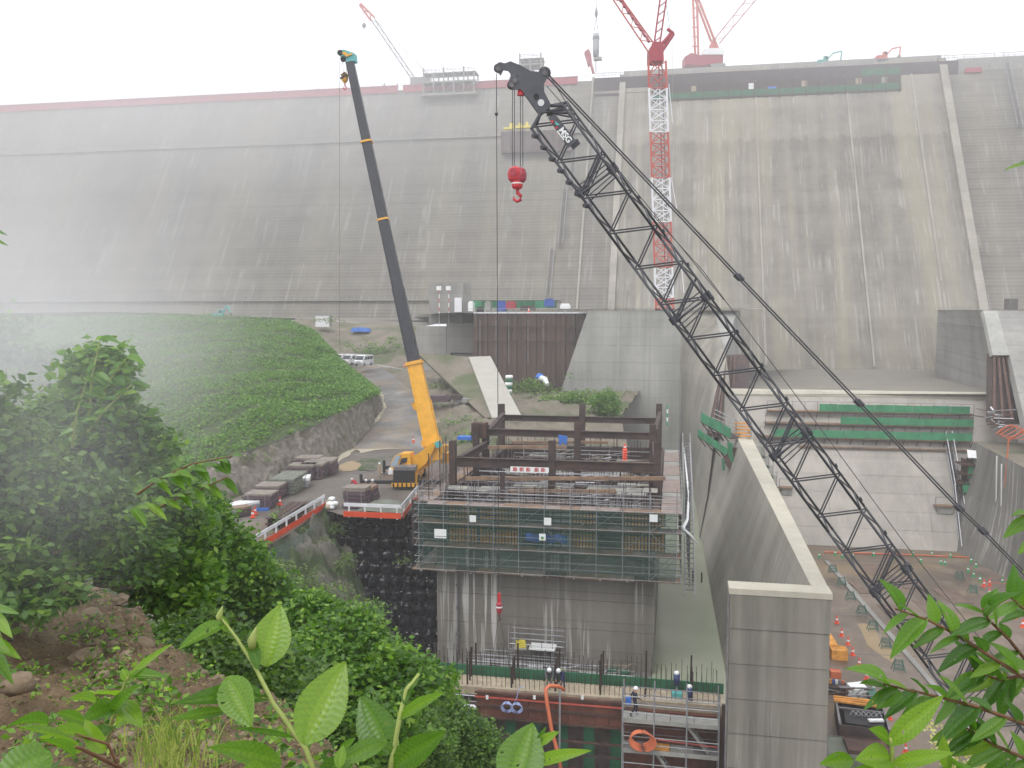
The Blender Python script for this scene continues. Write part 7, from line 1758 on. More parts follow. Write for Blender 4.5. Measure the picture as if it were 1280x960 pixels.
r = empty('steel_frame_pile', G(1062, 878, FZ), 'grey pile of steel frames behind the skip by the wall', 'pile'); p = G(1062, 880, FZ)
for k in range(16): bar('frame_bar', r, p + Vector((random.uniform(-1.6, 1.2), random.uniform(-.8, .8), .3 + .06 * k)), p + Vector((random.uniform(-.6, 1.8), random.uniform(-.8, .8), .3 + .06 * k)), .06, M['greyd'] if k % 3 else M['rust'])
tag(MB().box(G(1071, 876, FZ) + Vector((0, 0, 1.0)), (1.2, .9, .3), .4, .2).box(G(1067, 877, FZ) + Vector((0, 0, .5)), (.9, .8, .8)).build('white_sheet_pack', M['whiteb']), 'white folded sheets lying on the steel frames behind the skip', 'sheets')
tag(MB().beam(G(1088, 868, FZ) + Vector((0, 0, .3)), G(1103, 908, FZ) + Vector((0, 0, .3)), .6, .5).build('green_mesh_roll', M['tealg']), 'long dark green mesh roll right of the skip', 'roll')
tag(MB().box(G(1262, 705, FZ), (1.2, .6, .06), .3).build('blue_scrap', M['hoseb']), 'pale blue scrap on the wet floor by the right wall', 'scrap')
# ================================================================ VEGETATION
random.seed(13)
def blob(px, py, rx, ry, d, rd=None): 
    k = d / 1080.0; return (tuple(D(px, py, d)), (rx * k, (rd or (rx + ry) / 2) * k, ry * k))
# dense low cover of the green hill, planted in contour strips
H = np.array([[tuple(p) for p in r] for r in hill_g]); nr_, nc_ = H.shape[:2]
def on_grid(H, n, keep=None):
    i = rng.uniform(0, H.shape[0] - 1.001, n); j = rng.uniform(0, H.shape[1] - 1.001, n)
    if keep is not None: m_ = keep(i / (H.shape[0] - 1), j / (H.shape[1] - 1)); i, j = i[m_], j[m_]
    a, b_ = i.astype(int), j.astype(int); u, v = (i - a)[:, None], (j - b_)[:, None]
    return H[a, b_] * (1 - u) * (1 - v) + H[a + 1, b_] * u * (1 - v) + H[a, b_ + 1] * (1 - u) * v + H[a + 1, b_ + 1] * u * v, i / (H.shape[0] - 1), j / (H.shape[1] - 1)
def hk(t, s):
    row = (t * 8.0 + .25 * np.sin(s * 14)) % 1.0
    bare = (row < .2) & (s > .4) & (t > .2)
    return ~(bare & (rng.uniform(size=len(t)) < .9)) & (rng.uniform(size=len(t)) < .35 + .65 * (t * 0 + 1))
C_, t_, s_ = on_grid(H, 24000, hk)
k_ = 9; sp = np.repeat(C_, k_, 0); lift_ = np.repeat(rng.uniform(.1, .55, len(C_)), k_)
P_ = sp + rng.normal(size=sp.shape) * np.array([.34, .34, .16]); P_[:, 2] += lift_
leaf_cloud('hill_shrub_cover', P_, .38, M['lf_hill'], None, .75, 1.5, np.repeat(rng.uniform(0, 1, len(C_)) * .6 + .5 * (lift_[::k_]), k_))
C_, t_, s_ = on_grid(H, 2600, lambda t, s: (t < .13) | ((t > .93) & (s > .3)))
sp = np.repeat(C_, 8, 0); P_ = sp + rng.normal(size=sp.shape) * np.array([.4, .4, .2]); P_[:, 2] += .25
leaf_cloud('hill_edge_weeds', P_, .42, M['lf_hill2'], None, .6, 2.2)
def weeds(name, spots, mat, size, per=40):
    out = []
    for (px, py, rx, ry, d, n) in spots:
        k = d / 1080
        for _ in range(n):
            c = np.array(D(px + random.gauss(0, rx * .5), py + random.gauss(0, ry * .5), d + random.uniform(-1, 1)))
            out.append(c + rng.normal(size=(per, 3)) * size * np.array([1.3, 1.3, .7]))
    return leaf_cloud(name, np.concatenate(out), size, mat, None, .6, 1.7)
weeds('bank_weeds', [(470, 435, 60, 14, 187, 40), (520, 430, 25, 12, 183, 16), (665, 482, 35, 8, 146, 40), (720, 500, 40, 8, 135, 60), (755, 505, 20, 16, 126, 60), (600, 458 + 20, 12, 6, 150, 8), (575, 540, 28, 16, 121, 60), (595, 555, 20, 12, 112, 30), (560, 485, 20, 5, 145, 10)], M['lf_hill'], .45, 30)
weeds('grass_tufts', [(700, 492, 60, 6, 140, 40), (455, 498, 14, 5, 140, 8), (560, 476, 25, 4, 156, 12), (300, 572, 40, 4, 91, 12), (400, 400, 40, 3, 196, 20)], M['lf_hill2'], .35, 20)
weeds('cliff_plants', [(418, 662, 10, 8, 76.5, 14), (385, 690, 18, 22, 71, 34), (400, 712, 30, 22, 70, 40), (440, 752, 12, 10, 69, 8), (430, 702, 16, 8, 73, 12), (372, 730, 26, 14, 63, 26), (350, 715, 20, 16, 62, 16), (440, 740, 14, 14, 68, 4), (505, 700, 6, 4, 74, 2), (410, 740, 24, 10, 64, 7)], M['lf_hill2'], .26, 34)
weeds('slope_ground_cover', [(370, 775, 50, 22, 55, 70), (300, 760, 50, 14, 56, 50), (455, 770, 24, 24, 57, 26), (240, 745, 60, 14, 58, 50), (350, 745, 30, 12, 58, 30), (100, 640, 160, 20, 60, 140), (60, 600, 120, 16, 66, 90), (480, 805, 24, 16, 56, 30)], M['lf_dark'], .3, 34)
weeds('slope_weeds', [(150, 835, 22, 10, 6.6, 9), (30, 770, 20, 20, 7.4, 10), (110, 790, 26, 12, 7.6, 8), (60, 915, 40, 14, 4.6, 9), (200, 870, 16, 8, 5.4, 5), (10, 840, 20, 20, 6.0, 8), (250, 905, 20, 8, 4.6, 4), (175, 800, 12, 8, 8.6, 4)], M['lf_bush'], .055, 16)
# netting on the rock right of the long guardrail
g = loft([[G(318, 700, YZ - .1), G(360, 676, YZ - .1), G(396, 655, YZ - .1)], [D(335, 730, 62), D(370, 722, 66), D(398, 700, 71)]], 12, 8, .15, .6)
o = grid_obj('slope_netting', g, net_mat('grey_net', (.10, .16, .14), .5), None, None); tag(o, 'grey green netting laid on the rock below the long white guardrail', 'netting')

# shrubs on the near bank
BUSH = [
 ('tall_shrub', (60, 700, 8.5), [(122, 468, 22, 32, 9), (115, 520, 45, 40, 9.2), (70, 560, 62, 50, 9), (150, 560, 45, 38, 9.4)], 620, 34, .10, .115, 'lf_bush', 'tall leafy shrub with its pointed top against the green hill, left side'),
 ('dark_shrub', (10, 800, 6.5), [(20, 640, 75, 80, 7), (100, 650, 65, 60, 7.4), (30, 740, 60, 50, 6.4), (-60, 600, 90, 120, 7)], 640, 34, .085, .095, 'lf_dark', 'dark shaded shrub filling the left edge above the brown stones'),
 ('leafy_shrub', (120, 730, 12), [(170, 610, 55, 42, 13), (140, 690, 60, 38, 12.4), (205, 670, 50, 42, 13.5), (215, 735, 45, 36, 13)], 760, 34, .13, .14, 'lf_bush', 'mid green leafy shrub in the middle of the left bank above the stone ridge'),
 ('bright_shrub', (280, 780, 26), [(262, 700, 58, 34, 26), (300, 740, 48, 34, 27), (215, 640, 46, 34, 25), (330, 765, 34, 30, 28), (245, 655, 40, 30, 26)], 1200, 34, .22, .21, 'lf_bush', 'bright small leaved shrub below the grey yard, next to the long guardrail end'),
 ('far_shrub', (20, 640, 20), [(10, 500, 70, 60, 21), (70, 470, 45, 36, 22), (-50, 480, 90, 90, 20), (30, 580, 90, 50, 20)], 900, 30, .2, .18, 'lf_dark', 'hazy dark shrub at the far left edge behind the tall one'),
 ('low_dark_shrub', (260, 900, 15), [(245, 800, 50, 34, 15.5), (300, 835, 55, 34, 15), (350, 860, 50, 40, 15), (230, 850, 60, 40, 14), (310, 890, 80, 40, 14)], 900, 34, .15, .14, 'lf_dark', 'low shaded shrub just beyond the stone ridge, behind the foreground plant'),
 ('vine_shrub', (440, 1000, 17), [(425, 800, 44, 30, 19), (400, 850, 50, 40, 18), (470, 850, 55, 40, 18), (520, 855, 38, 26, 19), (440, 910, 75, 50, 17), (395, 770, 30, 22, 21)], 1500, 30, .14, .155, 'lf_bush', 'thick vine covered shrub with rounded leaves below the black bag wall'),
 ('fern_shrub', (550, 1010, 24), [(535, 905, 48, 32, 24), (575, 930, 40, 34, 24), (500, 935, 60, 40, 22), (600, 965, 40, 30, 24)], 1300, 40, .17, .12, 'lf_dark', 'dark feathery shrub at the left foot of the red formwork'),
]
for (nm, bs, bl, nc, per, spd, sz, mt, lab) in BUSH:
    shrub(nm, D(*bs), [blob(*b_) for b_ in bl], nc, per, spd, sz, M[mt], lab, 'shrub', None, .55, 1.55, 4, .05)
shrub('roadside_shrub', D(765, 525, 123), [blob(755, 503, 14, 14, 125), blob(765, 512, 10, 14, 124)], 120, 26, .35, .3, M['lf_hill'], 'small green bush on the bank end left of the grey block', 'shrub')

# ---- foreground leaves with ribs and toothed edges
def leaf_mesh(name, n=24, ribs=12, wav=.022, tooth=.02, cup=.10, droop=.16, mat='lf_fg', asym=0.):
    vs, fs, rv = [], [], []; m_ = 4
    for i in range(n * 2 + 1):
        u = i / (n * 2); w = .5 * (math.sin(math.pi * min(1, u ** .82)) ** .85) * (1 - .12 * u)
        if i % 2: w += tooth * (1 if 0 < i < 2 * n else 0)
        for j in range(-m_, m_ + 1):
            v = j / m_; ph = (u - abs(v) * .20) * ribs * 2 * math.pi
            z = wav * .32 * math.cos(ph) * min(1, abs(v) * 3) * min(1, 4 * (1 - u)) * min(1, 8 * u) + cup * abs(v) * w * 2 - droop * u * u + (.012 if j else 0) - (.0 if j else .018)
            vs.append((v * w, u - .02 * abs(v) + .02 * asym, z)); 
    k = 2 * m_ + 1
    for i in range(2 * n):
        for j in range(2 * m_): fs.append((i * k + j, i * k + j + 1, (i + 1) * k + j + 1, (i + 1) * k + j)); rv.append(.5 + .09 * math.cos((i / (2 * n) - abs(j + .5 - m_) / m_ * .20) * ribs * 2 * math.pi) + (.25 if j in (m_ - 1, m_) else 0) * .6 + random.uniform(-.05, .05))
    b = MB(); b.add(vs, fs); me = b.mesh(name, M[mat], True); at = me.attributes.new('rnd', 'FLOAT', 'FACE'); at.data.foreach_set('value', [max(0, min(1, q)) for q in rv]); return me
LM = [leaf_mesh('leaf'), leaf_mesh('leaf', 20, 10, .02, .018, .18, .30), leaf_mesh('leaf', 26, 13, .035, .018, .05, .06)]
M['lf_fg2'] = leaf_mat('leaf_fg_dark', (.04, .11, .02), (.085, .20, .03), (.17, .32, .05), .4, .3)
LM2 = [leaf_mesh('leaf', 20, 10, .02, .02, .12, .25, 'lf_fg2'), leaf_mesh('leaf', 20, 10, .02, .02, .2, .4, 'lf_fg2'), leaf_mesh('leaf', 22, 11, .02, .02, .06, .1, 'lf_fg')]
def leaf(parent, b_, t_, w, d0, d1=None, var=0, nrm=None, lm=None):
    """one big leaf from base pixel to tip pixel at real distances, w = width in px"""
    d1 = d1 if d1 is not None else d0; a, c = D(*b_, d0), D(*t_, d1); y = c - a; L = y.length; y.normalize()
    n_ = Vector(nrm) if nrm else (-FH * .75 + Vector((random.uniform(-.35, .35), 0, .75)))
    x = y.cross(n_).normalized(); z = x.cross(y); W_ = w * (d0 + d1) / 2 / 1080 * 1.12
    m_ = Matrix((x, y, z)).transposed().to_4x4() @ Matrix.Diagonal((W_, L, min(L, W_ * 2), 1)); m_.translation = a
    return link('leaf', (lm or LM)[var % 3], parent, m_)
def twig(parent, pts, r0, r1, mat='stem', name='stem'):
    P3 = [D(*p) for p in pts]; n = len(P3); return MB().tube(P3, [r0 + (r1 - r0) * i / (n - 1) for i in range(n)], 7).build(name, M[mat], parent, True)
def bud(parent, px, py, d, s=.012):
    c = D(px, py, d); return MB().tube([c + Vector((0, 0, -s)), c, c + Vector((s * .6, 0, s * 1.6))], [s * .4, s * .55, s * .1], 6).build('bud', M['bud'] if False else M['stem'], parent, True)
r = empty('leafy_plant', D(400, 980, 1.55), 'foreground plant with ribbed leaves and a leaning stem, left of centre', 'plant')
twig(r, [(405, 1000, 1.5), (382, 935, 1.52), (342, 880, 1.55), (318, 832, 1.58), (296, 798, 1.6), (276, 772, 1.6)], .0055, .0025)
for q in (((332, 832), (350, 753), 46, 1.6, 1.66, 2), ((380, 928), (432, 824), 58, 1.52, 1.6, 2), ((280, 781), (226, 803), 20, 1.6, 1.5, 1), ((333, 874), (226, 868), 30, 1.56, 1.42, 1), ((284, 848), (314, 908), 42, 1.5, 1.42, 2), ((282, 889), (216, 897), 15, 1.5, 1.4, 0), ((350, 955), (268, 930), 32, 1.48, 1.36, 0), ((366, 922), (290, 907), 8, 1.5, 1.4, 1), ((322, 836), (312, 786), 14, 1.57, 1.6, 0), ((285, 790), (272, 764), 10, 1.6, 1.6, 0), ((400, 985), (440, 935), 30, 1.45, 1.5, 1), ((330, 960), (292, 990), 30, 1.4, 1.3, 1)): leaf(r, q[0], q[1], q[2], q[3], q[4], q[5], (-FH * .9 + Vector((.1, 0, .5))) if q[5] == 2 else None)
twig(r, [(335, 875, 1.56), (322, 870, 1.55), (285, 850, 1.5)], .003, .002); bud(r, 274, 770, 1.6); bud(r, 315, 800, 1.58, .016)
r = empty('leafy_plant', D(487, 975, 1.5), 'foreground plant with upright pale shoot in the bottom middle', 'plant')
twig(r, [(484, 990, 1.5), (490, 950, 1.5), (500, 895, 1.52), (508, 862, 1.53), (524, 842, 1.54)], .006, .003)
for q in (((486, 942), (449, 868), 46, 1.5, 1.56, 2), ((501, 897), (553, 863), 18, 1.52, 1.42, 0), ((492, 958), (556, 914), 34, 1.5, 1.42, 2), ((478, 928), (418, 955), 24, 1.5, 1.4, 0), ((470, 965), (430, 990), 30, 1.45, 1.4, 0), ((505, 880), (512, 850), 10, 1.52, 1.54, 0), ((512, 862), (526, 838), 8, 1.53, 1.54, 0), ((425, 940), (443, 922), 10, 1.45, 1.44, 0), ((424, 960), (428, 930), 14, 1.4, 1.42, 1)): leaf(r, q[0], q[1], q[2], q[3], q[4], q[5], (-FH * .9 + Vector((-.1, 0, .5))) if q[5] == 2 else None)
r = empty('leafy_plant', D(660, 975, 1.5), 'foreground plant with one big ribbed leaf at the bottom edge right of the middle', 'plant')
twig(r, [(655, 990, 1.5), (662, 950, 1.5), (672, 928, 1.5), (694, 915, 1.5)], .005, .003)
for q in (((640, 985), (666, 901), 58, 1.45, 1.52, 2), ((664, 955), (737, 936), 17, 1.5, 1.4, 0), ((674, 930), (697, 914), 12, 1.5, 1.48, 0), ((672, 930), (682, 908), 7, 1.5, 1.5, 0)): leaf(r, q[0], q[1], q[2], q[3], q[4], q[5], (-FH * .9 + Vector((-.2, 0, .4))) if q[5] == 2 else None)
r = empty('leafy_plant', D(60, 1000, 1.1), 'blurred bright leaves of a plant in the bottom left corner', 'plant')
twig(r, [(160, 985, 1.3), (135, 930, 1.3), (95, 918, 1.25)], .0025, .002, 'twig'); twig(r, [(150, 960, 1.3), (100, 935, 1.2), (60, 930, 1.15)], .003, .002, 'twig')
for q in (((64, 945), (-22, 985), 60, 1.0, .95, 0), ((95, 930), (28, 900), 26, 1.15, 1.05, 0), ((92, 945), (50, 912), 18, 1.1, 1.0, 1), ((60, 905), (4, 895), 22, 1.2, 1.1, 1), ((110, 925), (70, 905), 24, 1.3, 1.2, 1), ((70, 955), (30, 1000), 40, 1.1, 1.0, 0), ((130, 940), (104, 900), 22, 1.3, 1.3, 0), ((90, 960), (60, 985), 26, 1.1, 1.05, 0), ((104, 902), (72, 890), 18, 1.35, 1.3, 2)): leaf(r, *q[:6])
r = empty('small_plant', D(140, 905, 2.2), 'small plant with a pale folded leaf on the brown slope at left', 'plant')
twig(r, [(132, 935, 2.3), (140, 900, 2.25), (158, 850, 2.2), (170, 835, 2.2)], .006, .003)
for q in (((132, 900), (170, 853), 22, 2.2, 2.1, 0), ((160, 848), (214, 802), 12, 2.2, 2.1, 0), ((163, 846), (204, 841), 14, 2.2, 2.05, 1), ((150, 870), (118, 860), 20, 2.2, 2.1, 0), ((145, 885), (106, 894), 26, 2.2, 2.1, 1), ((152, 880), (176, 905), 24, 2.2, 2.1, 0), ((160, 850), (152, 836), 12, 2.2, 2.2, 0), ((140, 910), (115, 925), 24, 2.2, 2.1, 1), ((146, 905), (168, 888), 20, 2.25, 2.2, 0), ((120, 880), (96, 866), 18, 2.3, 2.2, 1)): leaf(r, *q[:6])
r = empty('edge_plant', D(-30, 800, 1.6), 'leaf sprigs poking in at the left edge of the frame', 'plant')
twig(r, [(-60, 790, 1.6), (-10, 770, 1.6), (2, 800, 1.6)], .005, .003)
for q in (((-14, 758), (23, 766), 10, 1.6, 1.5, 0), ((-10, 765), (14, 795), 14, 1.6, 1.5, 0), ((-12, 798), (24, 822), 14, 1.6, 1.5, 0), ((-10, 810), (12, 850), 16, 1.6, 1.5, 1), ((-12, 800), (8, 812), 14, 1.6, 1.5, 1), ((-20, 285), (8, 292), 7, 1.6, 1.5, 0), ((-20, 295), (10, 306), 6, 1.6, 1.5, 0)): leaf(r, *q[:6])
# spray of drooping leaves over the left bank
r = empty('leaf_spray', D(150, 640, 4.6), 'spray of long drooping leaves reaching right over the left bank', 'branch')
twig(r, [(172, 618, 4.6), (200, 598, 4.6), (240, 580, 4.5), (290, 570, 4.4)], .006, .003, 'twig'); twig(r, [(190, 640, 4.6), (210, 628, 4.6), (250, 612, 4.5), (285, 596, 4.4)], .005, .003, 'twig')
for k in range(26):
    t = (k % 13) / 13; up_ = k < 13; bx_, by_ = (185 + 110 * t, 602 - 34 * t) if up_ else (165 + 122 * t, 636 - 40 * t)
    s = 1 if k % 2 else -1; leaf(r, (bx_, by_), (bx_ + random.uniform(10, 26), by_ + s * random.uniform(5, 12) + 8), random.uniform(8, 12), 4.5, 4.4, k, (random.uniform(-.3, .3), -.4, 1), LM)
r = empty('leaf_spray', D(110, 520, 7), 'upright leafy shoots rising at the top of the tall left shrub', 'branch')
for (x0, y0, x1, y1) in ((112, 520, 125, 425), (125, 500, 158, 448), (110, 540, 165, 480), (90, 560, 110, 470)):
    twig(r, [(x0, y0, 7), ((x0 + x1) / 2 - 4, (y0 + y1) / 2, 7), (x1, y1, 7)], .012, .004, 'stem')
    for k in range(8):
        t = .25 + .75 * k / 7; bx_, by_ = x0 + (x1 - x0) * t, y0 + (y1 - y0) * t; s = 1 if k % 2 else -1
        leaf(r, (bx_, by_), (bx_ + s * random.uniform(12, 26), by_ + random.uniform(-5, 12)), random.uniform(8, 12), 7, 6.95, k, (random.uniform(-.3, .3), -.5, 1), LM2)
# right hand branch cluster
r = empty('leafy_branch', D(1330, 900, 2.2), 'dense leafy branches with reddish twigs filling the bottom right corner', 'branch')
TW = [[(1300, 912, 2.2), (1220, 883, 2.15), (1160, 868, 2.1), (1104, 855, 2.05)], [(1300, 860, 2.3), (1231, 816, 2.2), (1195, 793, 2.15), (1158, 774, 2.1), (1119, 761, 2.1)], [(1310, 860, 2.4), (1262, 800, 2.3), (1236, 775, 2.2), (1228, 760, 2.2)],
      [(1310, 960, 2.3), (1240, 930, 2.2), (1200, 905, 2.2)], [(1320, 800, 2.4), (1290, 770, 2.4), (1262, 745, 2.3)], [(1300, 980, 2.2), (1230, 985, 2.1), (1180, 960, 2.1)], [(1300, 840, 2.4), (1250, 850, 2.35), (1215, 838, 2.3)]]
for tw_ in TW: twig(r, tw_, .006, .002, 'twig', 'twig')
nl_ = 0
for ti, tw_ in enumerate(TW):
    n = [7, 7, 5, 8, 4, 6, 7][ti]; Ps = [Vector(q) for q in tw_]
    for k in range(n * 2):
        t = (k + .5) / (n * 2) * (len(Ps) - 1); i = min(int(t), len(Ps) - 2); p = Ps[i].lerp(Ps[i + 1], t - i); s = 1 if k % 2 else -1
        dx, dy = (Ps[i + 1] - Ps[i]).x, (Ps[i + 1] - Ps[i]).y; L = math.hypot(dx, dy); dx, dy = dx / L, dy / L
        ln_ = random.uniform(34, 58); an = s * random.uniform(.5, 1.0); ex, ey = dx * math.cos(an) - dy * math.sin(an), dx * math.sin(an) + dy * math.cos(an)
        if p.x > 1290: continue
        leaf(r, (p.x, p.y), (p.x + ex * ln_, p.y + ey * ln_ + 10), ln_ * random.uniform(.30, .40), p.z, p.z - random.uniform(0, .1), k, (random.uniform(-.4, .4), -.55, 1), LM2); nl_ += 1
for q in (((1106, 857), (1076, 852), 14, 2.05, 2.0, 2), ((1124, 864), (1096, 884), 22, 2.05, 2.0, 2), ((1160, 871), (1100, 905), 0, 2.05, 2.0, 2)):
    if q[2]: leaf(r, *q[:6], (0, -.5, 1), LM2)
r = empty('leafy_plant', D(1114, 985, 1.9), 'upright stem with a long ribbed leaf at the bottom right, left of the dense branches', 'plant')
twig(r, [(1114, 990, 1.9), (1115, 930, 1.9), (1112, 922, 1.9)], .006, .004)
for q in (((1112, 930), (1180, 868), 26, 1.9, 1.85, 2), ((1110, 926), (1092, 910), 20, 1.9, 1.85, 0), ((1116, 955), (1192, 940), 20, 1.9, 1.8, 2), ((1112, 950), (1078, 946), 34, 1.9, 1.8, 0), ((1108, 975), (1060, 965), 26, 1.9, 1.8, 1), ((1118, 970), (1150, 990), 24, 1.9, 1.8, 0), ((1065, 950), (1028, 953), 20, 1.9, 1.85, 0)): leaf(r, *q[:6])
r = empty('leaf_sprig', D(1300, 205, 2.), 'single pale green leaf sprig at the right edge high over the dam', 'branch'); twig(r, [(1310, 206, 2.), (1280, 205, 2.)], .003, .002, 'twig')
leaf(r, (1286, 205), (1256, 210), 8, 2., 1.95, 0); leaf(r, (1296, 206), (1276, 200), 9, 2., 1.95, 0)
r = empty('leaf_sprig', D(1300, 650, 2.), 'pair of bright leaf sprigs at the right edge beside the dark basin wall', 'branch'); twig(r, [(1310, 640, 2.), (1276, 645, 2.)], .004, .002, 'twig')
for q in (((1288, 648), (1255, 670), 16, 2., 1.95, 0), ((1284, 643), (1268, 640), 10, 2., 1.95, 1), ((1296, 675), (1274, 690), 14, 2., 1.95, 0), ((1300, 700), (1279, 716), 14, 2., 1.95, 2)): leaf(r, *q[:6])
# pale flower plume
r = empty('flower_plume', D(1200, 985, 2.6), 'pale yellow feathery flower plume between the bottom right leaves', 'flower')
fl_ = []
for (x0, y0, x1, y1) in ((1205, 985, 1160, 898), (1212, 985, 1180, 910), (1220, 985, 1205, 905), (1226, 985, 1222, 912), (1215, 985, 1168, 935), (1222, 985, 1235, 930)):
    twig(r, [(x0, y0, 2.6), ((x0 + x1) / 2 + 4, (y0 + y1) / 2, 2.6), (x1, y1, 2.6)], .003, .001)
    for k in range(90):
        t = random.uniform(.25, 1); c = D(x0 + (x1 - x0) * t + random.gauss(0, 4), y0 + (y1 - y0) * t + random.gauss(0, 4), 2.6 + random.uniform(-.03, .03)); fl_.append(tuple(c))
M['plume'] = leaf_mat('plume', (.45, .42, .15), (.62, .58, .26), (.75, .72, .42), .3)
leaf_cloud('blossom', np.array(fl_), .014, M['plume'], r, .3, 1.4)

# ---- slope: stones, gravel, grass
FG = np.array([[tuple(p) for p in q] for q in fg]); 
st_me = []
for k in range(7):
    b = MB(); n1, n2 = 7, 5; vs = []
    for i in range(n2):
        th = math.pi * (i + .5) / n2
        for j in range(n1):
            ph = 2 * math.pi * j / n1 + i * .3; q = random.uniform(.72, 1.18); vs.append((math.sin(th) * math.cos(ph) * q, math.sin(th) * math.sin(ph) * q * .75, math.cos(th) * .55 * random.uniform(.85, 1.1)))
    b.add(vs, [(i * n1 + j, i * n1 + (j + 1) % n1, (i + 1) * n1 + (j + 1) % n1, (i + 1) * n1 + j) for i in range(n2 - 1) for j in range(n1)] + [tuple(range(n1))[::-1], tuple(range((n2 - 1) * n1, n2 * n1))])
    st_me.append(b.mesh('stone', M['stone'], k % 2 == 0))
Pq, _, _ = on_grid(FG[20:], 290)
for k, p in enumerate(Pq):
    dd_ = max(2.5, Vector(p).dot(FH)); s = random.uniform(5, 11) * dd_ / 1080 * (1 if random.random() < .85 else 2.0)
    o = link('stone', st_me[k % 7], fgo, Matrix.Translation(Vector(p) + Vector((0, 0, -s * .05))) @ Matrix.Rotation(random.uniform(0, 6), 4, 'Z') @ Matrix.Rotation(random.uniform(-.4, .4), 4, 'X') @ Matrix.Scale(s, 4))
for (x, y, w, d) in ((108, 822, 22, 6.6), (150, 700 + 50, 15, 9.5), (165, 775, 14, 9), (25, 855, 26, 5), (130, 845, 14, 6), (190, 827, 12, 8), (120, 805, 14, 7.2), (205, 860, 14, 6.2), (260, 935, 18, 4), (60, 800, 14, 7)):
    p = D(x, y, d); link('stone', st_me[int(x) % 7], fgo, Matrix.Translation(p) @ Matrix.Rotation(x, 4, 'Z') @ Matrix.Rotation(.3, 4, 'X') @ Matrix.Scale(w * d / 1080, 4))
Pq, _, _ = on_grid(FG[18:], 9000); vs = []; fs = []
base_o = np.array([(1, 0, 0), (-.5, .8, 0), (-.5, -.8, 0), (0, 0, .9)])
sc_ = (rng.uniform(1.0, 3.6, len(Pq)) * np.maximum(2.6, Pq[:, 1]) / 1080)[:, None, None]; an_ = rng.uniform(0, 6.28, len(Pq)); ca, sa = np.cos(an_), np.sin(an_)
rot_ = np.zeros((len(Pq), 3, 3)); rot_[:, 0, 0] = ca; rot_[:, 0, 1] = -sa; rot_[:, 1, 0] = sa; rot_[:, 1, 1] = ca; rot_[:, 2, 2] = 1
VV = (np.einsum('nij,kj->nki', rot_, base_o) * sc_ * rng.uniform(.7, 1.3, (len(Pq), 4, 1)) + Pq[:, None, :]).reshape(-1, 3)
me = bpy.data.meshes.new('gravel'); ix = np.arange(len(Pq))[:, None] * 4
F_ = np.concatenate([ix + [0, 1, 3], ix + [1, 2, 3], ix + [2, 0, 3]]); me.from_pydata(VV.tolist(), [], F_.tolist()); me.materials.append(M['stone']); o = link('loose_gravel', me, None); o['kind'] = 'stuff'
M['litter'] = leaf_mat('litter', (.05, .03, .015), (.16, .11, .05), (.32, .26, .10), .1, .8)
Pq, _, _ = on_grid(FG[18:], 5200); Pq[:, 2] += .008
leaf_cloud('leaf_litter', Pq, .035, M['litter'], None, .8, 2.0)
Pq, _, _ = on_grid(FG[18:], 3200, lambda t, s: rng.uniform(size=len(t)) < .75); Pq = np.repeat(Pq[::5], 9, 0) + rng.normal(size=(len(Pq[::5]) * 9, 3)) * .04; Pq[:, 2] += .05
leaf_cloud('seedlings', Pq, .05, M['lf_bush'], None, .5, 1.8)
# grass clump
gb_ = MB(); rvs = []
for k in range(190):
    bx_, by_ = random.gauss(212, 26), random.uniform(925, 985); d = 2.9 + random.uniform(-.25, .3); p = D(bx_, by_, d); L = random.uniform(.08, .24); a = random.uniform(-1.2, 1.4); ln = random.uniform(.3, .9)
    dr = (RT * math.sin(a) + FH * random.uniform(-.4, .3)) * ln; w = RT * random.uniform(.0018, .0042); pr = None
    pts = [p + Vector((0, 0, L * t * (1.1 - ln * .5 * t))) + dr * L * t * t for t in (0, .35, .7, 1)]
    n0 = len(gb_.v)
    vs = []
    for i_, q in enumerate(pts): ww = w * (1 - i_ / 3.2); vs += [q - ww, q + ww]
    gb_.add(vs, [(0, 1, 3, 2), (2, 3, 5, 4), (4, 5, 7, 6)]); rvs += [random.random()] * 3
me = gb_.mesh('grass_clump', M['grass']); me.attributes.new('rnd', 'FLOAT', 'FACE').data.foreach_set('value', rvs); o = link('grass_clump', me, None); o['kind'] = 'stuff'
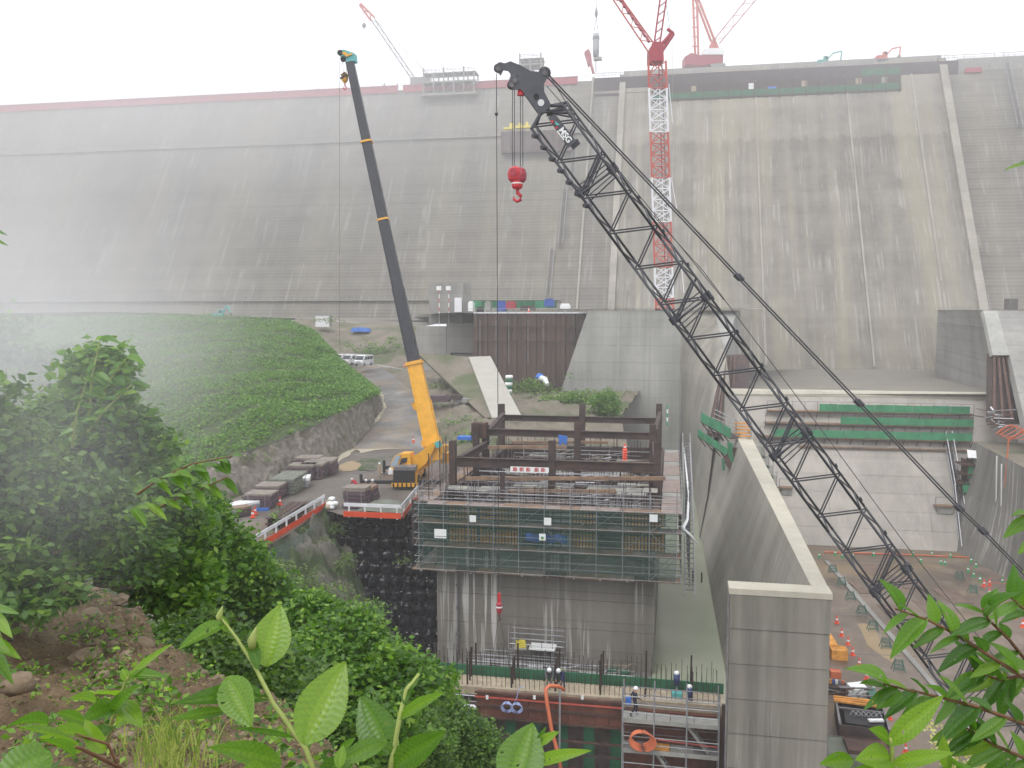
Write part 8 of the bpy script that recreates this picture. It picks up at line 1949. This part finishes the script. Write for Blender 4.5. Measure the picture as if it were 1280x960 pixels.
# ================================================================ AIR
hz = MB(); hz.bb(-950, 950, -950, 950, -34, 150)
m = bpy.data.materials.new('haze_air'); m.use_nodes = True; nt = m.node_tree; nt.nodes.clear()
pv = nt.nodes.new('ShaderNodeVolumePrincipled'); pv.inputs['Color'].default_value = (.96, .97, 1, 1); pv.inputs['Density'].default_value = .0008
pv.inputs['Anisotropy'].default_value = .1
oo = nt.nodes.new('ShaderNodeOutputMaterial'); nt.links.new(pv.outputs[0], oo.inputs['Volume'])
h = hz.build('haze', m); h['kind'] = 'stuff'
def mist(c, rad, dens, nsc=1.3):
    """a soft bank of drifting mist: thickest inside, thinning out to nothing at its bounds"""
    b = MB(); b.bb(-1, 1, -1, 1, -1, 1)
    m = bpy.data.materials.new('mist_air'); m.use_nodes = True; nt = m.node_tree; nt.nodes.clear()
    tc_ = nt.nodes.new('ShaderNodeTexCoord').outputs['Object']
    ln = nt.nodes.new('ShaderNodeVectorMath'); ln.operation = 'LENGTH'; nt.links.new(tc_, ln.inputs[0])
    no = nt.nodes.new('ShaderNodeTexNoise'); no.inputs['Scale'].default_value = nsc; no.inputs['Detail'].default_value = 2; nt.links.new(tc_, no.inputs['Vector'])
    r = _m(nt, 'ADD', ln.outputs['Value'], _m(nt, 'MULTIPLY', _m(nt, 'SUBTRACT', no.outputs['Fac'], .5), .5))
    fall = nt.nodes.new('ShaderNodeMapRange'); fall.interpolation_type = 'SMOOTHSTEP'
    fall.inputs['From Min'].default_value = .05; fall.inputs['From Max'].default_value = .88; fall.inputs['To Min'].default_value = dens; fall.inputs['To Max'].default_value = 0.
    nt.links.new(r, fall.inputs['Value'])
    pv = nt.nodes.new('ShaderNodeVolumePrincipled'); pv.inputs['Color'].default_value = (.96, .97, 1, 1); nt.links.new(fall.outputs[0], pv.inputs['Density'])
    oo = nt.nodes.new('ShaderNodeOutputMaterial'); nt.links.new(pv.outputs[0], oo.inputs['Volume'])
    o = b.build('drifting_mist', m, None, mw=Matrix.Translation(c) @ Matrix.Rotation(YAW, 4, 'Z') @ Matrix.Diagonal((*rad, 1))); o['kind'] = 'stuff'
mist(D(-10, 400, 10), (4.2, 3.5, 2.8), .27)
mist(D(40, 560, 5.4), (1.7, 1.2, 1.5), .17)
mist(Vector((-150, 285, 62)), (260, 60, 75), .013)
mist(Vector((70, 285, 88)), (190, 50, 46), .0055)
